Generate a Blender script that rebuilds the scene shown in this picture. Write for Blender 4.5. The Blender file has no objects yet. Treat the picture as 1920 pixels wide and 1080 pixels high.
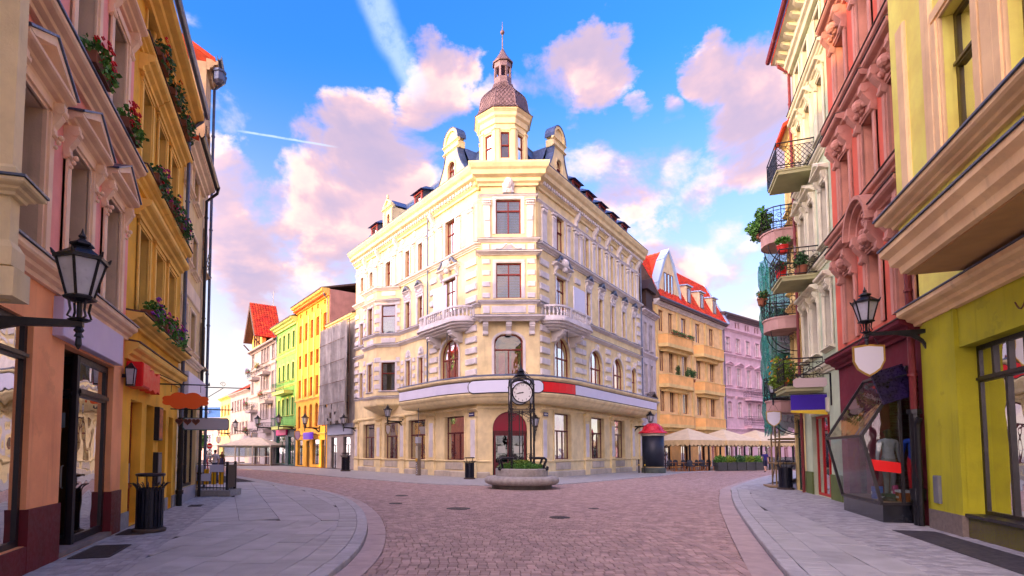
import bpy, math, random
from mathutils import Matrix, Vector
R_ = math.radians
S = bpy.context.scene
COL = S.collection
rnd = random.Random(11)

# ------------------------------------------------------------------ camera
FPX, CXP, TILT = 1050.0, 850.0, R_(3.4)
cam_d = bpy.data.cameras.new('camera')
cam = bpy.data.objects.new('camera', cam_d); COL.objects.link(cam)
cam_d.sensor_width = 36.0; cam_d.lens = FPX / 1920 * 36.0
cam_d.shift_x = (960 - CXP) / 1920
cam_d.shift_y = ((848 - FPX * math.tan(TILT)) - 540) / 1920
cam_d.clip_start = 0.05; cam_d.clip_end = 6000
cam.location = (0, 0, 1.6); cam.rotation_euler = (R_(90) + TILT, 0, 0)
S.camera = cam

# ------------------------------------------------------------------ sun, sky, exposure
SUN_AZ = Vector((-0.87, -0.49, 0)).normalized()
SUN_EL = R_(9.0); SUN_FILL = 11.5
SUN_DIR = (SUN_AZ * math.cos(SUN_EL) + Vector((0, 0, math.sin(SUN_EL)))).normalized()
sl = bpy.data.lights.new('sun', 'SUN'); sl.energy = 1.0; sl.angle = R_(0.6); sl.color = (1.0, 0.56, 0.16)
so = bpy.data.objects.new('sun', sl); COL.objects.link(so)
so.rotation_euler = SUN_DIR.to_track_quat('Z', 'Y').to_euler()
S.view_settings.view_transform = 'Standard'; S.view_settings.look = 'None'
S.view_settings.exposure = 2.27; S.view_settings.gamma = 1.0
S.cycles.use_denoising = True; S.cycles.use_adaptive_sampling = True; S.cycles.adaptive_threshold = 0.025
S.cycles.max_bounces = 7; S.cycles.diffuse_bounces = 4; S.cycles.glossy_bounces = 3
S.cycles.transparent_max_bounces = 14; S.cycles.transmission_bounces = 4
S.cycles.caustics_reflective = False; S.cycles.caustics_refractive = False

W = bpy.data.worlds.new('World'); S.world = W; W.use_nodes = True
def pix_dir(u, v):
    dx = (u - CXP) / FPX; dy = -(v - (848 - FPX * math.tan(TILT))) / FPX
    return Vector((dx, math.cos(TILT) - dy * math.sin(TILT), math.sin(TILT) + dy * math.cos(TILT))).normalized()
class NG:
    """tiny node-graph helper"""
    def __init__(s, tree): s.t = tree; s.n = tree.nodes; s.l = tree.links
    def node(s, typ, **kw):
        n = s.n.new(typ)
        for k, v in kw.items(): setattr(n, k, v)
        return n
    def put(s, sock, val):
        if hasattr(val, 'is_linked'): s.l.new(val, sock)
        else: sock.default_value = val
    def math(s, op, a, b=None, c=None, clamp=False):
        n = s.node('ShaderNodeMath', operation=op, use_clamp=clamp)
        s.put(n.inputs[0], a)
        if b is not None: s.put(n.inputs[1], b)
        if c is not None: s.put(n.inputs[2], c)
        return n.outputs[0]
    def vmath(s, op, a, b=None, scale=None):
        n = s.node('ShaderNodeVectorMath', operation=op)
        s.put(n.inputs[0], a)
        if b is not None: s.put(n.inputs[1], b)
        if op == 'MULTIPLY_ADD': n.inputs[2].default_value = (1, 1, 1)
        if scale is not None: s.put(n.inputs['Scale'], scale)
        return n.outputs['Value'] if op in ('DOT_PRODUCT', 'LENGTH', 'DISTANCE') else n.outputs[0]
    def mapr(s, v, a, b, c=0.0, d=1.0, smooth=True):
        n = s.node('ShaderNodeMapRange', interpolation_type='SMOOTHSTEP' if smooth else 'LINEAR')
        s.put(n.inputs[0], v)
        for i, x in enumerate((a, b, c, d)): s.put(n.inputs[1 + i], x)
        return n.outputs[0]
    def noise(s, vec, scale, detail=4, rough=0.55, dist=0.0, out=0):
        n = s.node('ShaderNodeTexNoise')
        if vec is not None: s.put(n.inputs['Vector'], vec)
        s.put(n.inputs['Scale'], scale); n.inputs['Detail'].default_value = detail
        n.inputs['Roughness'].default_value = rough; n.inputs['Distortion'].default_value = dist
        return n.outputs[out]
    def mix(s, f, a, b, blend='MIX'):
        n = s.node('ShaderNodeMix', data_type='RGBA', blend_type=blend)
        s.put(n.inputs[0], f); s.put(n.inputs[6], a); s.put(n.inputs[7], b)
        return n.outputs[2]
def c4(c): return (c[0], c[1], c[2], 1.0)

def build_world():
    g = NG(W.node_tree); g.n.clear()
    out = g.node('ShaderNodeOutputWorld'); bg = g.node('ShaderNodeBackground')
    g.l.new(bg.outputs[0], out.inputs[0])
    tc = g.node('ShaderNodeTexCoord'); D = g.vmath('NORMALIZE', tc.outputs['Generated'])
    sep = g.node('ShaderNodeSeparateXYZ'); g.l.new(D, sep.inputs[0]); Z = sep.outputs[2]
    sky = g.node('ShaderNodeTexSky', sky_type='NISHITA'); sky.sun_disc = False
    sky.sun_elevation = SUN_EL; sky.sun_rotation = math.atan2(SUN_AZ.x, SUN_AZ.y)
    sky.air_density = 1.3; sky.dust_density = 0.6; sky.ozone_density = 2.2; sky.altitude = 50
    hs = g.node('ShaderNodeHueSaturation'); hs.inputs['Saturation'].default_value = 1.25
    g.l.new(sky.outputs[0], hs.inputs['Color'])
    base = g.mix(1.0, hs.outputs[0], (0.22, 0.48, 0.94, 1), 'MULTIPLY')
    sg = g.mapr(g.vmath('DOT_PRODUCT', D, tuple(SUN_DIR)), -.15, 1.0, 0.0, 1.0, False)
    glow = g.vmath('MULTIPLY_ADD', g.vmath('SCALE', (.95, .93, .90), scale=g.math('MULTIPLY', sg, sg)), (SUN_FILL,) * 3)      # air and cloud brightened towards the low sun, raised to fill the shaded street
    # warm sunset haze close to the horizon, all the way round
    hz = g.mapr(Z, 0.02, 0.60, 1.0, 0.0)
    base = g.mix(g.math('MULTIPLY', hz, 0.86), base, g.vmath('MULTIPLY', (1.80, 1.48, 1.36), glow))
    # clouds
    P = g.vmath('MULTIPLY', D, (1.0, 1.0, 1.55))
    n1 = g.noise(P, 4.4, 9, 0.56, 0.25)
    up = g.vmath('ADD', P, (-0.035, -0.01, 0.075))
    n2 = g.noise(up, 4.4, 5, 0.56, 0.25)
    wv = g.vmath('SUBTRACT', g.noise(P, 5.5, 7, .62, out=1), (.5, .5, .5)); DW = g.vmath('NORMALIZE', g.vmath('ADD', D, g.vmath('SCALE', wv, scale=.20)))
    blobs = None
    for (u, v, r, w) in ((835, 175, 5.2, 1.0), (805, 215, 3.6, .8), (1010, 190, 5.0, .75), (1090, 130, 4.2, .9), (960, 190, 3.4, .7), (1345, 130, 3.4, .8), (1440, 190, 6.5, 1.0),
                         (1400, 260, 6.5, 1.0), (1240, 190, 2.2, .7), (1175, 172, 1.7, .7), (1200, 315, 5.5, .85), (1110, 300, 4.5, .75), (690, 310, 7.0, 1.0), (600, 350, 6.5, .95),
                         (540, 380, 5.0, .8), (430, 345, 4.6, .9), (430, 215, 3.4, .55), (780, 300, 5.0, .8), (480, 430, 7.0, .75), (640, 420, 7.0, .75), (1330, 330, 5.0, .8), (1300, 520, 7.5, .5), (500, 500, 8, .5)):
        c = pix_dir(u, v)
        d = g.vmath('DOT_PRODUCT', DW, tuple(c))
        b = g.mapr(d, math.cos(R_(r * 1.15)), 1.0, 0.0, w)
        blobs = b if blobs is None else g.math('MAXIMUM', blobs, b)
    # the rest of the sky carries the same kind of cumulus, from noise alone, cover raised out of frame for fill light
    big = g.noise(P, 1.7, 2, 0.5)
    inview = g.mapr(g.vmath('DOT_PRODUCT', D, tuple(pix_dir(930, 330))), math.cos(R_(60)), math.cos(R_(42)), 0.0, 1.0)
    wild = g.mapr(big, 0.32, 0.60, 0.1, 0.85)
    field = g.math('ADD', g.math('MULTIPLY', blobs, inview), g.math('MULTIPLY', wild, g.math('SUBTRACT', 1.0, inview)))
    field = g.math('ADD', field, g.mapr(Z, .48, .12, 0.0, .30))
    dens = g.math('ADD', field, g.math('MULTIPLY', g.math('SUBTRACT', n1, 0.5), 2.9))
    mask = g.mapr(dens, 0.34, 0.80, 0.0, 1.0)
    mask = g.math('MULTIPLY', mask, g.mapr(Z, 0.0, 0.06, 0.35, 1.0))
    lit = g.mapr(g.math('SUBTRACT', n1, n2), -0.075, 0.095, 0.0, 1.0)
    edge = g.mapr(dens, 0.35, 1.25, 1.0, 0.0)
    lit = g.math('ADD', g.math('MULTIPLY', lit, 0.62), g.math('MULTIPLY', edge, 0.42), clamp=True)
    ccol = g.mix(lit, (.82, .70, 1.02, 1), (1.80, 1.10, 1.05, 1))
    hi = g.mapr(lit, 0.55, .95)
    ccol = g.mix(hi, ccol, (1.92, 1.50, 1.27, 1))
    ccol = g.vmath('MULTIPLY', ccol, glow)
    col = g.mix(g.math('MULTIPLY', mask, 0.96), base, ccol)
    # contrails: one broad and fraying, one thin
    for (a, b, w, k, sc) in (((668, -70), (795, 205), 0.026, 0.60, 26), ((430, 243), (640, 277), 0.0022, 0.75, 60)):
        A, B = pix_dir(*a), pix_dir(*b); N = A.cross(B).normalized(); M_ = (A + B).normalized()
        half = math.acos(max(-1, min(1, A.dot(B)))) / 2
        dist = g.math('ABSOLUTE', g.math('ADD', g.vmath('DOT_PRODUCT', D, tuple(N)), g.math('MULTIPLY', g.math('SUBTRACT', g.noise(D, sc * .5, 4), 0.5), w * 1.1)))
        m1 = g.mapr(dist, w * 0.25, w, 1.0, 0.0)
        m2 = g.mapr(g.vmath('DOT_PRODUCT', D, tuple(M_)), math.cos(half), math.cos(half * .55), 0.0, 1.0)
        m = g.math('MULTIPLY', g.math('MULTIPLY', m1, m2), g.mapr(g.noise(D, sc, 6, 0.7), 0.2, 0.6, 0.3, 1.0))
        col = g.mix(g.math('MULTIPLY', m, k), col, (1.15, 1.4, 1.8, 1))
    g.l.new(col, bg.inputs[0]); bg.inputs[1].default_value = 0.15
build_world()

# ------------------------------------------------------------------ scene helpers
def tag(o, label=None, cat=None, group=None, kind=None):
    if label: o['label'] = label
    if cat: o['category'] = cat
    if group: o['group'] = group
    if kind: o['kind'] = kind
    return o
def link(name, data, parent=None, M=None):
    o = bpy.data.objects.new(name, data); COL.objects.link(o)
    if parent is not None: o.parent = parent
    if M is not None: o.matrix_basis = M
    return o
def T(x, y=0, z=0): return Matrix.Translation((x, y, z))
def RZ(a): return Matrix.Rotation(a, 4, 'Z')
def frame(P, d):
    d = Vector((d[0], d[1], 0)).normalized()
    m = Matrix(((d.x, -d.y, 0, P[0]), (d.y, d.x, 0, P[1]), (0, 0, 1, 0), (0, 0, 0, 1)))
    return m
def thing(name, label, cat, M, group=None):
    return tag(link(name, None, None, M), label, cat, group)

class MB:
    """collects shapes into one mesh"""
    def __init__(s): s.v = []; s.f = []; s.m = []; s.mi = 0; s.X = None
    def add(s, vs, fs):
        o = len(s.v)
        if s.X is not None: vs = [tuple(s.X @ Vector(p)) for p in vs]
        s.v.extend(vs)
        for f in fs: s.f.append([i + o for i in f]); s.m.append(s.mi)
        return s
    def box(s, x0, x1, y0, y1, z0, z1):
        s.add([(x0, y0, z0), (x1, y0, z0), (x1, y1, z0), (x0, y1, z0), (x0, y0, z1), (x1, y0, z1), (x1, y1, z1), (x0, y1, z1)],
              [(0, 3, 2, 1), (4, 5, 6, 7), (0, 1, 5, 4), (1, 2, 6, 5), (2, 3, 7, 6), (3, 0, 4, 7)]); return s
    def cbox(s, cx, cy, cz, w, d, h): return s.box(cx - w / 2, cx + w / 2, cy - d / 2, cy + d / 2, cz - h / 2, cz + h / 2)
    def bev(s, x0, x1, y0, y1, z0, z1, b):
        """block standing proud of a wall (front at y0), its front edges chamfered"""
        s.add([(x0, y1, z0), (x1, y1, z0), (x1, y1, z1), (x0, y1, z1), (x0, y0 + b, z0), (x1, y0 + b, z0), (x1, y0 + b, z1), (x0, y0 + b, z1),
               (x0 + b, y0, z0 + b), (x1 - b, y0, z0 + b), (x1 - b, y0, z1 - b), (x0 + b, y0, z1 - b)],
              [(0, 1, 5, 4), (1, 2, 6, 5), (2, 3, 7, 6), (3, 0, 4, 7), (4, 5, 9, 8), (5, 6, 10, 9), (6, 7, 11, 10), (7, 4, 8, 11), (8, 9, 10, 11)]); return s
    def prism(s, poly, ax, a0, a1):
        """poly of 2-D points; ax 'x': poly is (y,z); 'y': (x,z); 'z': (x,y)"""
        n = len(poly)
        def P(p, a): return {'x': (a, p[0], p[1]), 'y': (p[0], a, p[1]), 'z': (p[0], p[1], a)}[ax]
        s.add([P(p, a0) for p in poly] + [P(p, a1) for p in poly],
              [list(range(n))[::-1], list(range(n, 2 * n))] + [(i, (i + 1) % n, n + (i + 1) % n, n + i) for i in range(n)]); return s
    def tube(s, pts, r, n=6, closed=False, r1=None):
        pts = [Vector(p) for p in pts]; m = len(pts); vs = []
        ref = None
        for i, p in enumerate(pts):
            if closed: t = pts[(i + 1) % m] - pts[i - 1]
            else: t = pts[min(i + 1, m - 1)] - pts[max(i - 1, 0)]
            if t.length < 1e-9: t = Vector((0, 0, 1))
            t.normalize()
            if ref is None: ref = Vector((0, 0, 1)) if abs(t.z) < .9 else Vector((1, 0, 0))
            a = t.cross(ref)
            if a.length < 1e-4: a = t.cross(Vector((0, 1, 0)))
            a.normalize(); b = a.cross(t).normalized(); ref = b
            rr = r if r1 is None else r + (r1 - r) * i / max(1, m - 1)
            for k in range(n):
                an = 2 * math.pi * (k + .5) / n
                vs.append(tuple(p + a * math.cos(an) * rr + b * math.sin(an) * rr))
        fs = []
        for i in range(m if closed else m - 1):
            j = (i + 1) % m
            for k in range(n): fs.append((i * n + k, i * n + (k + 1) % n, j * n + (k + 1) % n, j * n + k))
        if not closed: fs += [tuple(range(n))[::-1], tuple((m - 1) * n + k for k in range(n))]
        return s.add(vs, fs)
    def lathe(s, prof, n=16, c=(0, 0, 0), ph=0.0, sx=1.0, sy=1.0):
        vs = []; fs = []; m = len(prof)
        for (r, z) in prof:
            for k in range(n):
                a = ph + 2 * math.pi * k / n
                vs.append((c[0] + math.cos(a) * r * sx, c[1] + math.sin(a) * r * sy, c[2] + z))
        for i in range(m - 1):
            for k in range(n): fs.append((i * n + k, i * n + (k + 1) % n, (i + 1) * n + (k + 1) % n, (i + 1) * n + k))
        fs += [tuple(range(n))[::-1], tuple((m - 1) * n + k for k in range(n))]
        return s.add(vs, fs)
    def sweep(s, path, prof, caps=True):
        """prof of (out, z) carried along an xy path, out to the right of travel, corners mitred"""
        n = len(path); m = len(prof); P = [Vector((p[0], p[1])) for p in path]; vs = []
        for i in range(n):
            ns = []
            for a, b in ((i - 1, i), (i, i + 1)):
                if 0 <= a and b < n:
                    t = (P[b] - P[a]).normalized(); ns.append(Vector((t.y, -t.x)))
            if len(ns) == 2:
                q = (ns[0] + ns[1]); q = q / max(.3, q.dot(ns[0]))
            else: q = ns[0]
            for (o, z) in prof: vs.append((P[i].x + q.x * o, P[i].y + q.y * o, z))
        fs = [(i * m + k, (i + 1) * m + k, (i + 1) * m + (k + 1) % m, i * m + (k + 1) % m) for i in range(n - 1) for k in range(m)]
        if caps: fs += [tuple(range(m)), tuple((n - 1) * m + k for k in range(m))[::-1]]
        return s.add(vs, fs)
    def mould(s, x0, x1, prof, y=0.0):
        """prof (out,z) run straight along x on a facade whose front is y"""
        return s.sweep([(x0, y), (x1, y)], prof)
    def ball(s, c, r, n=8, m=5, sz=1.0):
        return s.lathe([(max(1e-3, r * math.sin(math.pi * i / m)), -r * sz * math.cos(math.pi * i / m)) for i in range(m + 1)], n, c)
    def mesh(s, name, mats, smooth=False, shift=None):
        me = bpy.data.meshes.new(name)
        v = s.v if shift is None else [(p[0] + shift[0], p[1] + shift[1], p[2] + shift[2]) for p in s.v]
        me.from_pydata(v, [], s.f)
        mats = mats if isinstance(mats, (list, tuple)) else [mats]
        for m in mats: me.materials.append(m)
        if len(mats) > 1: me.polygons.foreach_set('material_index', s.m)
        if smooth: me.polygons.foreach_set('use_smooth', [True] * len(me.polygons))
        me.update(); return me
    def build(s, name, mats, parent=None, M=None, smooth=False, shift=None):
        return link(name, s.mesh(name, mats, smooth, shift), parent, M)

# ------------------------------------------------------------------ materials
MATS = {}
def srgb(r, g, b):
    def f(c):
        c /= 255.0
        return c / 12.92 if c <= .04045 else ((c + .055) / 1.055) ** 2.4
    return (f(r), f(g), f(b))
def mat(name, col, rough=.8, metal=0.0, var=0.0, vscale=2.5, bump=0.0, bscale=30.0, streak=0.0, streakcol=None, island=0.0, spec=.4, patch=None, patchcol=None, speck=0.0, coat=0.0):
    if name in MATS: return MATS[name]
    m = bpy.data.materials.new(name); m.use_nodes = True; MATS[name] = m
    g = NG(m.node_tree); bs = g.n['Principled BSDF']
    bs.inputs['Roughness'].default_value = rough; bs.inputs['Metallic'].default_value = metal
    bs.inputs['Specular IOR Level'].default_value = spec; bs.inputs['Coat Weight'].default_value = coat
    geo = g.node('ShaderNodeNewGeometry'); pos = geo.outputs['Position']
    c = c4(col)
    if var:
        n = g.noise(pos, vscale, 5, .6)
        lo = c4([x * (1 - var) for x in col]); hi = c4([min(1, x * (1 + var * .7)) for x in col])
        c = g.mix(g.mapr(n, .3, .7), lo, hi)
    if island:
        oi = g.node('ShaderNodeObjectInfo')
        r = g.math('FRACT', g.math('ADD', geo.outputs['Random Per Island'], oi.outputs['Random']))
        k = g.mapr(r, 0, 1, 1 - island, 1 + island, False)
        hsv = g.node('ShaderNodeHueSaturation'); g.put(hsv.inputs['Color'], c); g.put(hsv.inputs['Value'], k)
        g.put(hsv.inputs['Hue'], g.mapr(g.math('FRACT', g.math('MULTIPLY', r, 7.13)), 0, 1, .5 - .03 * island, .5 + .03 * island, False))
        c = hsv.outputs[0]
    if speck:
        n = g.noise(pos, 130, 2, .7); c = g.mix(g.mapr(n, .48, .75, 0, speck), c, c4([x * .35 for x in col]))
    if streak:
        sv = g.vmath('MULTIPLY', pos, (3.2, 3.2, .22)); n = g.noise(sv, 1.6, 6, .65)
        n2 = g.noise(pos, .55, 3, .5)
        f = g.math('MULTIPLY', g.mapr(n, .50, .78, 0, 1), g.mapr(n2, .35, .65, .15, 1))
        c = g.mix(g.math('MULTIPLY', f, streak), c, c4(streakcol or [x * .45 for x in col]))
    if patch:
        n = g.noise(pos, 1.1, 7, .66); c = g.mix(g.mapr(n, .60, .64, 0, patch), c, c4(patchcol))
    g.put(bs.inputs['Base Color'], c)
    if var: g.put(bs.inputs['Roughness'], g.mapr(g.noise(pos, vscale * 4, 3), .3, .7, max(0.02, rough - .08), min(1, rough + .08)))
    if bump:
        b = g.node('ShaderNodeBump'); b.inputs['Strength'].default_value = 1.0; b.inputs['Distance'].default_value = bump
        g.put(b.inputs['Height'], g.noise(pos, bscale, 5, .65)); g.l.new(b.outputs[0], bs.inputs['Normal'])
    return m
def plaster(name, rgb, k=1.0, var=.14, streak=.35, **kw):
    streak = min(.75, streak * 1.5)
    return mat(name, tuple(x * k for x in srgb(*rgb)), .88, var=var, vscale=1.3, bump=.004, bscale=26, streak=streak, spec=.25, **kw)
def glass(name, tint=(.9, .95, 1), clear=.75, rough=.015, f0=.10):
    if name in MATS: return MATS[name]
    m = bpy.data.materials.new(name); m.use_nodes = True; MATS[name] = m
    g = NG(m.node_tree); g.n.clear()
    out = g.node('ShaderNodeOutputMaterial'); tr = g.node('ShaderNodeBsdfTransparent'); gl = g.node('ShaderNodeBsdfGlossy')
    tr.inputs[0].default_value = c4([x * clear for x in tint]); gl.inputs['Roughness'].default_value = rough
    gl.inputs[0].default_value = (1, 1, 1, 1)
    pos = g.node('ShaderNodeNewGeometry').outputs['Position']
    b = g.node('ShaderNodeBump'); b.inputs['Distance'].default_value = .010; g.put(b.inputs['Height'], g.noise(pos, 1.3, 2)); g.l.new(b.outputs[0], gl.inputs['Normal'])
    fr = g.node('ShaderNodeFresnel'); fr.inputs[0].default_value = 1.5
    fac = g.math('ADD', g.math('MULTIPLY', fr.outputs[0], .75), f0, clamp=True)
    mx = g.node('ShaderNodeMixShader'); g.put(mx.inputs[0], fac)
    g.l.new(tr.outputs[0], mx.inputs[1]); g.l.new(gl.outputs[0], mx.inputs[2]); g.l.new(mx.outputs[0], out.inputs[0])
    return m
def slate(name, col, kx, kz, island=.0, rough=.45):
    """roof covering too far off for single slates: courses from a brick pattern"""
    return mat(name, col, rough, var=.25, vscale=6, bump=.006, bscale=18, spec=.5)
GL = glass('window_glass', clear=.75, f0=.03)
GLS = glass('shop_glass', tint=(.86, .95, .93), clear=.82, f0=.015)
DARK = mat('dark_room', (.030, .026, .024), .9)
IRON = mat('black_iron', (.012, .013, .018), .38, .35, var=.3, vscale=14, bump=.0015, bscale=90, spec=.5)
WOODRED = mat('red_brown_frame', srgb(128, 42, 30), .5, var=.18, vscale=9)
WOODDK = mat('maroon_frame', srgb(92, 22, 30), .45, var=.18, vscale=9)
BLKFR = mat('black_frame', (.014, .011, .014), .4, var=.2, vscale=9)
ZINC = mat('zinc_flashing', srgb(92, 104, 128), .45, .35, var=.2, vscale=5)
CURT = mat('white_curtain', (.70, .68, .64), .9, var=.08, vscale=8)
WHITEP = mat('blank_white_panel', srgb(214, 216, 236), .45, var=.04, vscale=1.5)
REDP = mat('red_sign_panel', srgb(226, 14, 22), .4, var=.05)
LEAF = mat('leaf_green', (.085, .24, .035), .6, var=.35, vscale=20, island=.4)
LEAFD = mat('leaf_dark_green', (.050, .15, .045), .6, var=.35, vscale=20, island=.4)
LEAFY = mat('leaf_yellow_green', (.16, .27, .025), .6, var=.3, vscale=20, island=.4)
FRED = mat('red_petals', (.62, .012, .012), .6, island=.25)
FPUR = mat('purple_petals', (.22, .03, .36), .6, island=.3)
FPNK = mat('magenta_petals', (.55, .03, .25), .6, island=.3)
FORA = mat('orange_petals', (.75, .22, .01), .6, island=.25)
FYEL = mat('yellow_petals', (.72, .50, .03), .6, island=.25)
FWHT = mat('white_petals', (.75, .72, .68), .6, island=.1)
STONEG = mat('grey_granite', (.30, .295, .285), .75, var=.15, vscale=8, bump=.003, bscale=120, speck=.55)

# ------------------------------------------------------------------ building kit
def arch_z(x, w, zs, rise):
    return zs + rise * math.sqrt(max(0.0, 1 - (2 * x / w) ** 2)) if rise else zs
def wall(mb, s0, s1, z0, z1, ops, rev=.25, y=0.0, rmi=0):
    """front skin with real openings and reveals; ops (centre, bottom, width, height, arch rise)"""
    ops = [(o + (0,))[:5] for o in ops]
    xs = sorted({round(x, 4) for x in [s0, s1] + [o[0] - o[2] / 2 for o in ops] + [o[0] + o[2] / 2 for o in ops] if s0 - 1e-6 <= x <= s1 + 1e-6})
    def q(a, b, c, d): mb.add([a, b, c, d], [(0, 1, 2, 3)])
    for xa, xb in zip(xs, xs[1:]):
        if xb - xa < 1e-4: continue
        mid = (xa + xb) / 2; z = z0
        for zb, zt in sorted((o[1], o[1] + o[3]) for o in ops if abs(mid - o[0]) < o[2] / 2):
            if zb > z + 1e-4: q((xa, y, z), (xb, y, z), (xb, y, zb), (xa, y, zb))
            z = max(z, zt)
        if z < z1 - 1e-4: q((xa, y, z), (xb, y, z), (xb, y, z1), (xa, y, z1))
    for c, zb, w, h, rise in ops:
        a, b, zt = c - w / 2, c + w / 2, zb + h; zs = zt - rise; yr = y + rev; mb.mi = rmi
        q((a, y, zb), (a, yr, zb), (a, yr, zs), (a, y, zs)); q((b, yr, zb), (b, y, zb), (b, y, zs), (b, yr, zs))
        q((a, yr, zb), (a, y, zb), (b, y, zb), (b, yr, zb))
        if not rise: q((a, y, zt), (a, yr, zt), (b, yr, zt), (b, y, zt)); mb.mi = 0
        else:
            N = 14
            X = [-math.cos(math.pi * k / N) * w / 2 for k in range(N + 1)]
            for p, r in zip(X, X[1:]):
                zp, zr = arch_z(p, w, zs, rise), arch_z(r, w, zs, rise)
                mb.mi = 0; q((c + p, y, zp), (c + r, y, zr), (c + r, y, zt), (c + p, y, zt)); mb.mi = rmi
                q((c + p, y, zp), (c + p, yr, zp), (c + r, yr, zr), (c + r, y, zr))
            mb.mi = 0
    return mb
def surround(mb, c, zb, w, h, bw=.16, out=.06, y=0.0, rise=0, sill=True, steps=2):
    """moulded architrave round an opening"""
    for k in range(steps):
        o = out * (k + 1) / steps; b = bw * (1 - k * .5 / max(1, steps)); gpp = bw - b
        a0, a1 = w / 2 + gpp, w / 2 + bw
        zs = zb + h - rise
        for sgn in (-1, 1):
            x0, x1 = sorted((c + sgn * a0, c + sgn * a1))
            mb.box(x0, x1, y - o, y + .02, zb, zs)
        if not rise: mb.box(c - a1, c + a1, y - o, y + .02, zb + h + gpp, zb + h + bw)
        else:
            N = 14; P = []
            for k2 in range(N + 1):
                t = math.pi * k2 / N
                P.append((-math.cos(t), math.sin(t)))
            for p, r in zip(P, P[1:]):
                i0 = (c + p[0] * a0, zs + p[1] * (rise + gpp)); i1 = (c + r[0] * a0, zs + r[1] * (rise + gpp))
                o0 = (c + p[0] * a1, zs + p[1] * (rise + bw)); o1 = (c + r[0] * a1, zs + r[1] * (rise + bw))
                mb.prism([i0, i1, o1, o0], 'y', y - o, y + .02)
    return mb
WIN = {}
def window(parent, M, w, h, frame_mat, kind=(.64, 2, 2), rise=0, g=None, curtain=0, depth=.07, bar=.055, blind=False, tracery=False):
    """frame mesh with each pane (and the curtain behind) a child; origin bottom centre, front toward -y"""
    g = g or GL
    key = (round(w, 3), round(h, 3), frame_mat.name, kind, round(rise, 3), g.name, curtain, bar, blind)
    if key not in WIN:
        mb = MB(); panes = []; zs = h - rise
        fb = bar * 1.15
        def top(x, ins=0.0): return arch_z(max(-w / 2 + ins, min(w / 2 - ins, x)), w - 2 * ins, zs, rise - ins if rise else 0) if rise else h - ins
        mb.box(-w / 2, -w / 2 + fb, 0, depth, 0, zs); mb.box(w / 2 - fb, w / 2, 0, depth, 0, zs)
        mb.box(-w / 2 + fb, w / 2 - fb, 0, depth, 0, fb)
        if rise:
            N = 14; P = [(-math.cos(math.pi * k / N), math.sin(math.pi * k / N)) for k in range(N + 1)]
            for p, r in zip(P, P[1:]):
                mb.prism([(p[0] * (w / 2 - fb), zs + p[1] * (rise - fb)), (r[0] * (w / 2 - fb), zs + r[1] * (rise - fb)), (r[0] * w / 2, zs + r[1] * rise), (p[0] * w / 2, zs + p[1] * rise)], 'y', 0, depth)
        else: mb.box(-w / 2 + fb, w / 2 - fb, 0, depth, h - fb, h)
        t, nl, nu = kind
        zt = h * t if t else h
        rows = [(fb, zt - bar / 2 if t else h - fb, nl)] + ([(zt + bar / 2, h - fb, nu)] if t else [])
        if t:
            mb.box(-w / 2 + fb, w / 2 - fb, -.02, depth, zt - bar * .7, zt + bar * .7)
            mb.box(-w / 2 + fb * .5, w / 2 - fb * .5, -.05, -.02, zt - bar * .25, zt + bar * .4)
        for ri, (za, zb_, n) in enumerate(rows):
            last = ri == len(rows) - 1
            for k in range(n):
                x0 = -w / 2 + fb + (w - 2 * fb) * k / n; x1 = -w / 2 + fb + (w - 2 * fb) * (k + 1) / n
                if k: mb.box(x0 - bar / 2, x0 + bar / 2, -.012, depth - .01, za, (top(x0, fb) if last else zb_))
                if last and rise:
                    xs = [x0 + (x1 - x0) * i / 8 for i in range(9)]
                    poly = [(x0, max(za, za)), (x1, za)] + [(x, max(za + .01, top(x, fb))) for x in xs[::-1]]
                else: poly = [(x0, za), (x1, za), (x1, zb_), (x0, zb_)]
                pm = MB().prism(poly, 'y', depth * .45, depth * .45 + .008); panes.append(pm.mesh('pane', g))
        cm = None
        if blind:
            cmb = MB(); nsl = int(h / .11)
            for k in range(nsl):
                z = fb + (h - 2 * fb) * (k + .5) / nsl
                cmb.add([(-w / 2 + fb, .05, z - .045), (w / 2 - fb, .05, z - .045), (w / 2 - fb, .08, z + .045), (-w / 2 + fb, .08, z + .045)], [(0, 1, 2, 3)])
            cm = cmb.mesh('blind', mat('pale_blind', (.82, .83, .80), .7))
        elif curtain:
            cmb = MB(); 
            for sgn in (-1, 1):
                n = 8; cw = (w - 2 * fb) * (.30 if curtain == 1 else .5)
                xs = [sgn * (w / 2 - fb) - sgn * cw * i / n for i in range(n + 1)]
                ys = [.16 + .03 * (i % 2) for i in range(n + 1)]
                vs = [(x, y, fb) for x, y in zip(xs, ys)] + [(x, y, h * .97 - (rise * .5)) for x, y in zip(xs, ys)]
                cmb.add(vs, [(i, i + 1, n + 2 + i, n + 1 + i) for i in range(n)])
            cm = cmb.mesh('curtain', CURT)
        WIN[key] = (mb.mesh('window', frame_mat), panes, cm)
    fm, panes, cm = WIN[key]
    o = link('window', fm, parent, M)
    for p in panes: link('pane', p, o)
    if cm: link('blind' if blind else 'curtain', cm, o)
    return o
def text_mesh(tx, size, m, align='CENTER', ext=.0):
    cu = bpy.data.curves.new('lettering', 'FONT'); cu.body = tx; cu.size = size; cu.align_x = align; cu.align_y = 'CENTER' if align == 'CENTER' else 'TOP_BASELINE'; cu.extrude = ext; cu.resolution_u = 3
    o = bpy.data.objects.new('lettering', cu); COL.objects.link(o)
    me = bpy.data.meshes.new_from_object(o.evaluated_get(bpy.context.evaluated_depsgraph_get())); bpy.data.objects.remove(o); bpy.data.curves.remove(cu)
    me.materials.clear(); me.materials.append(m); return me
SUR = {}
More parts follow.
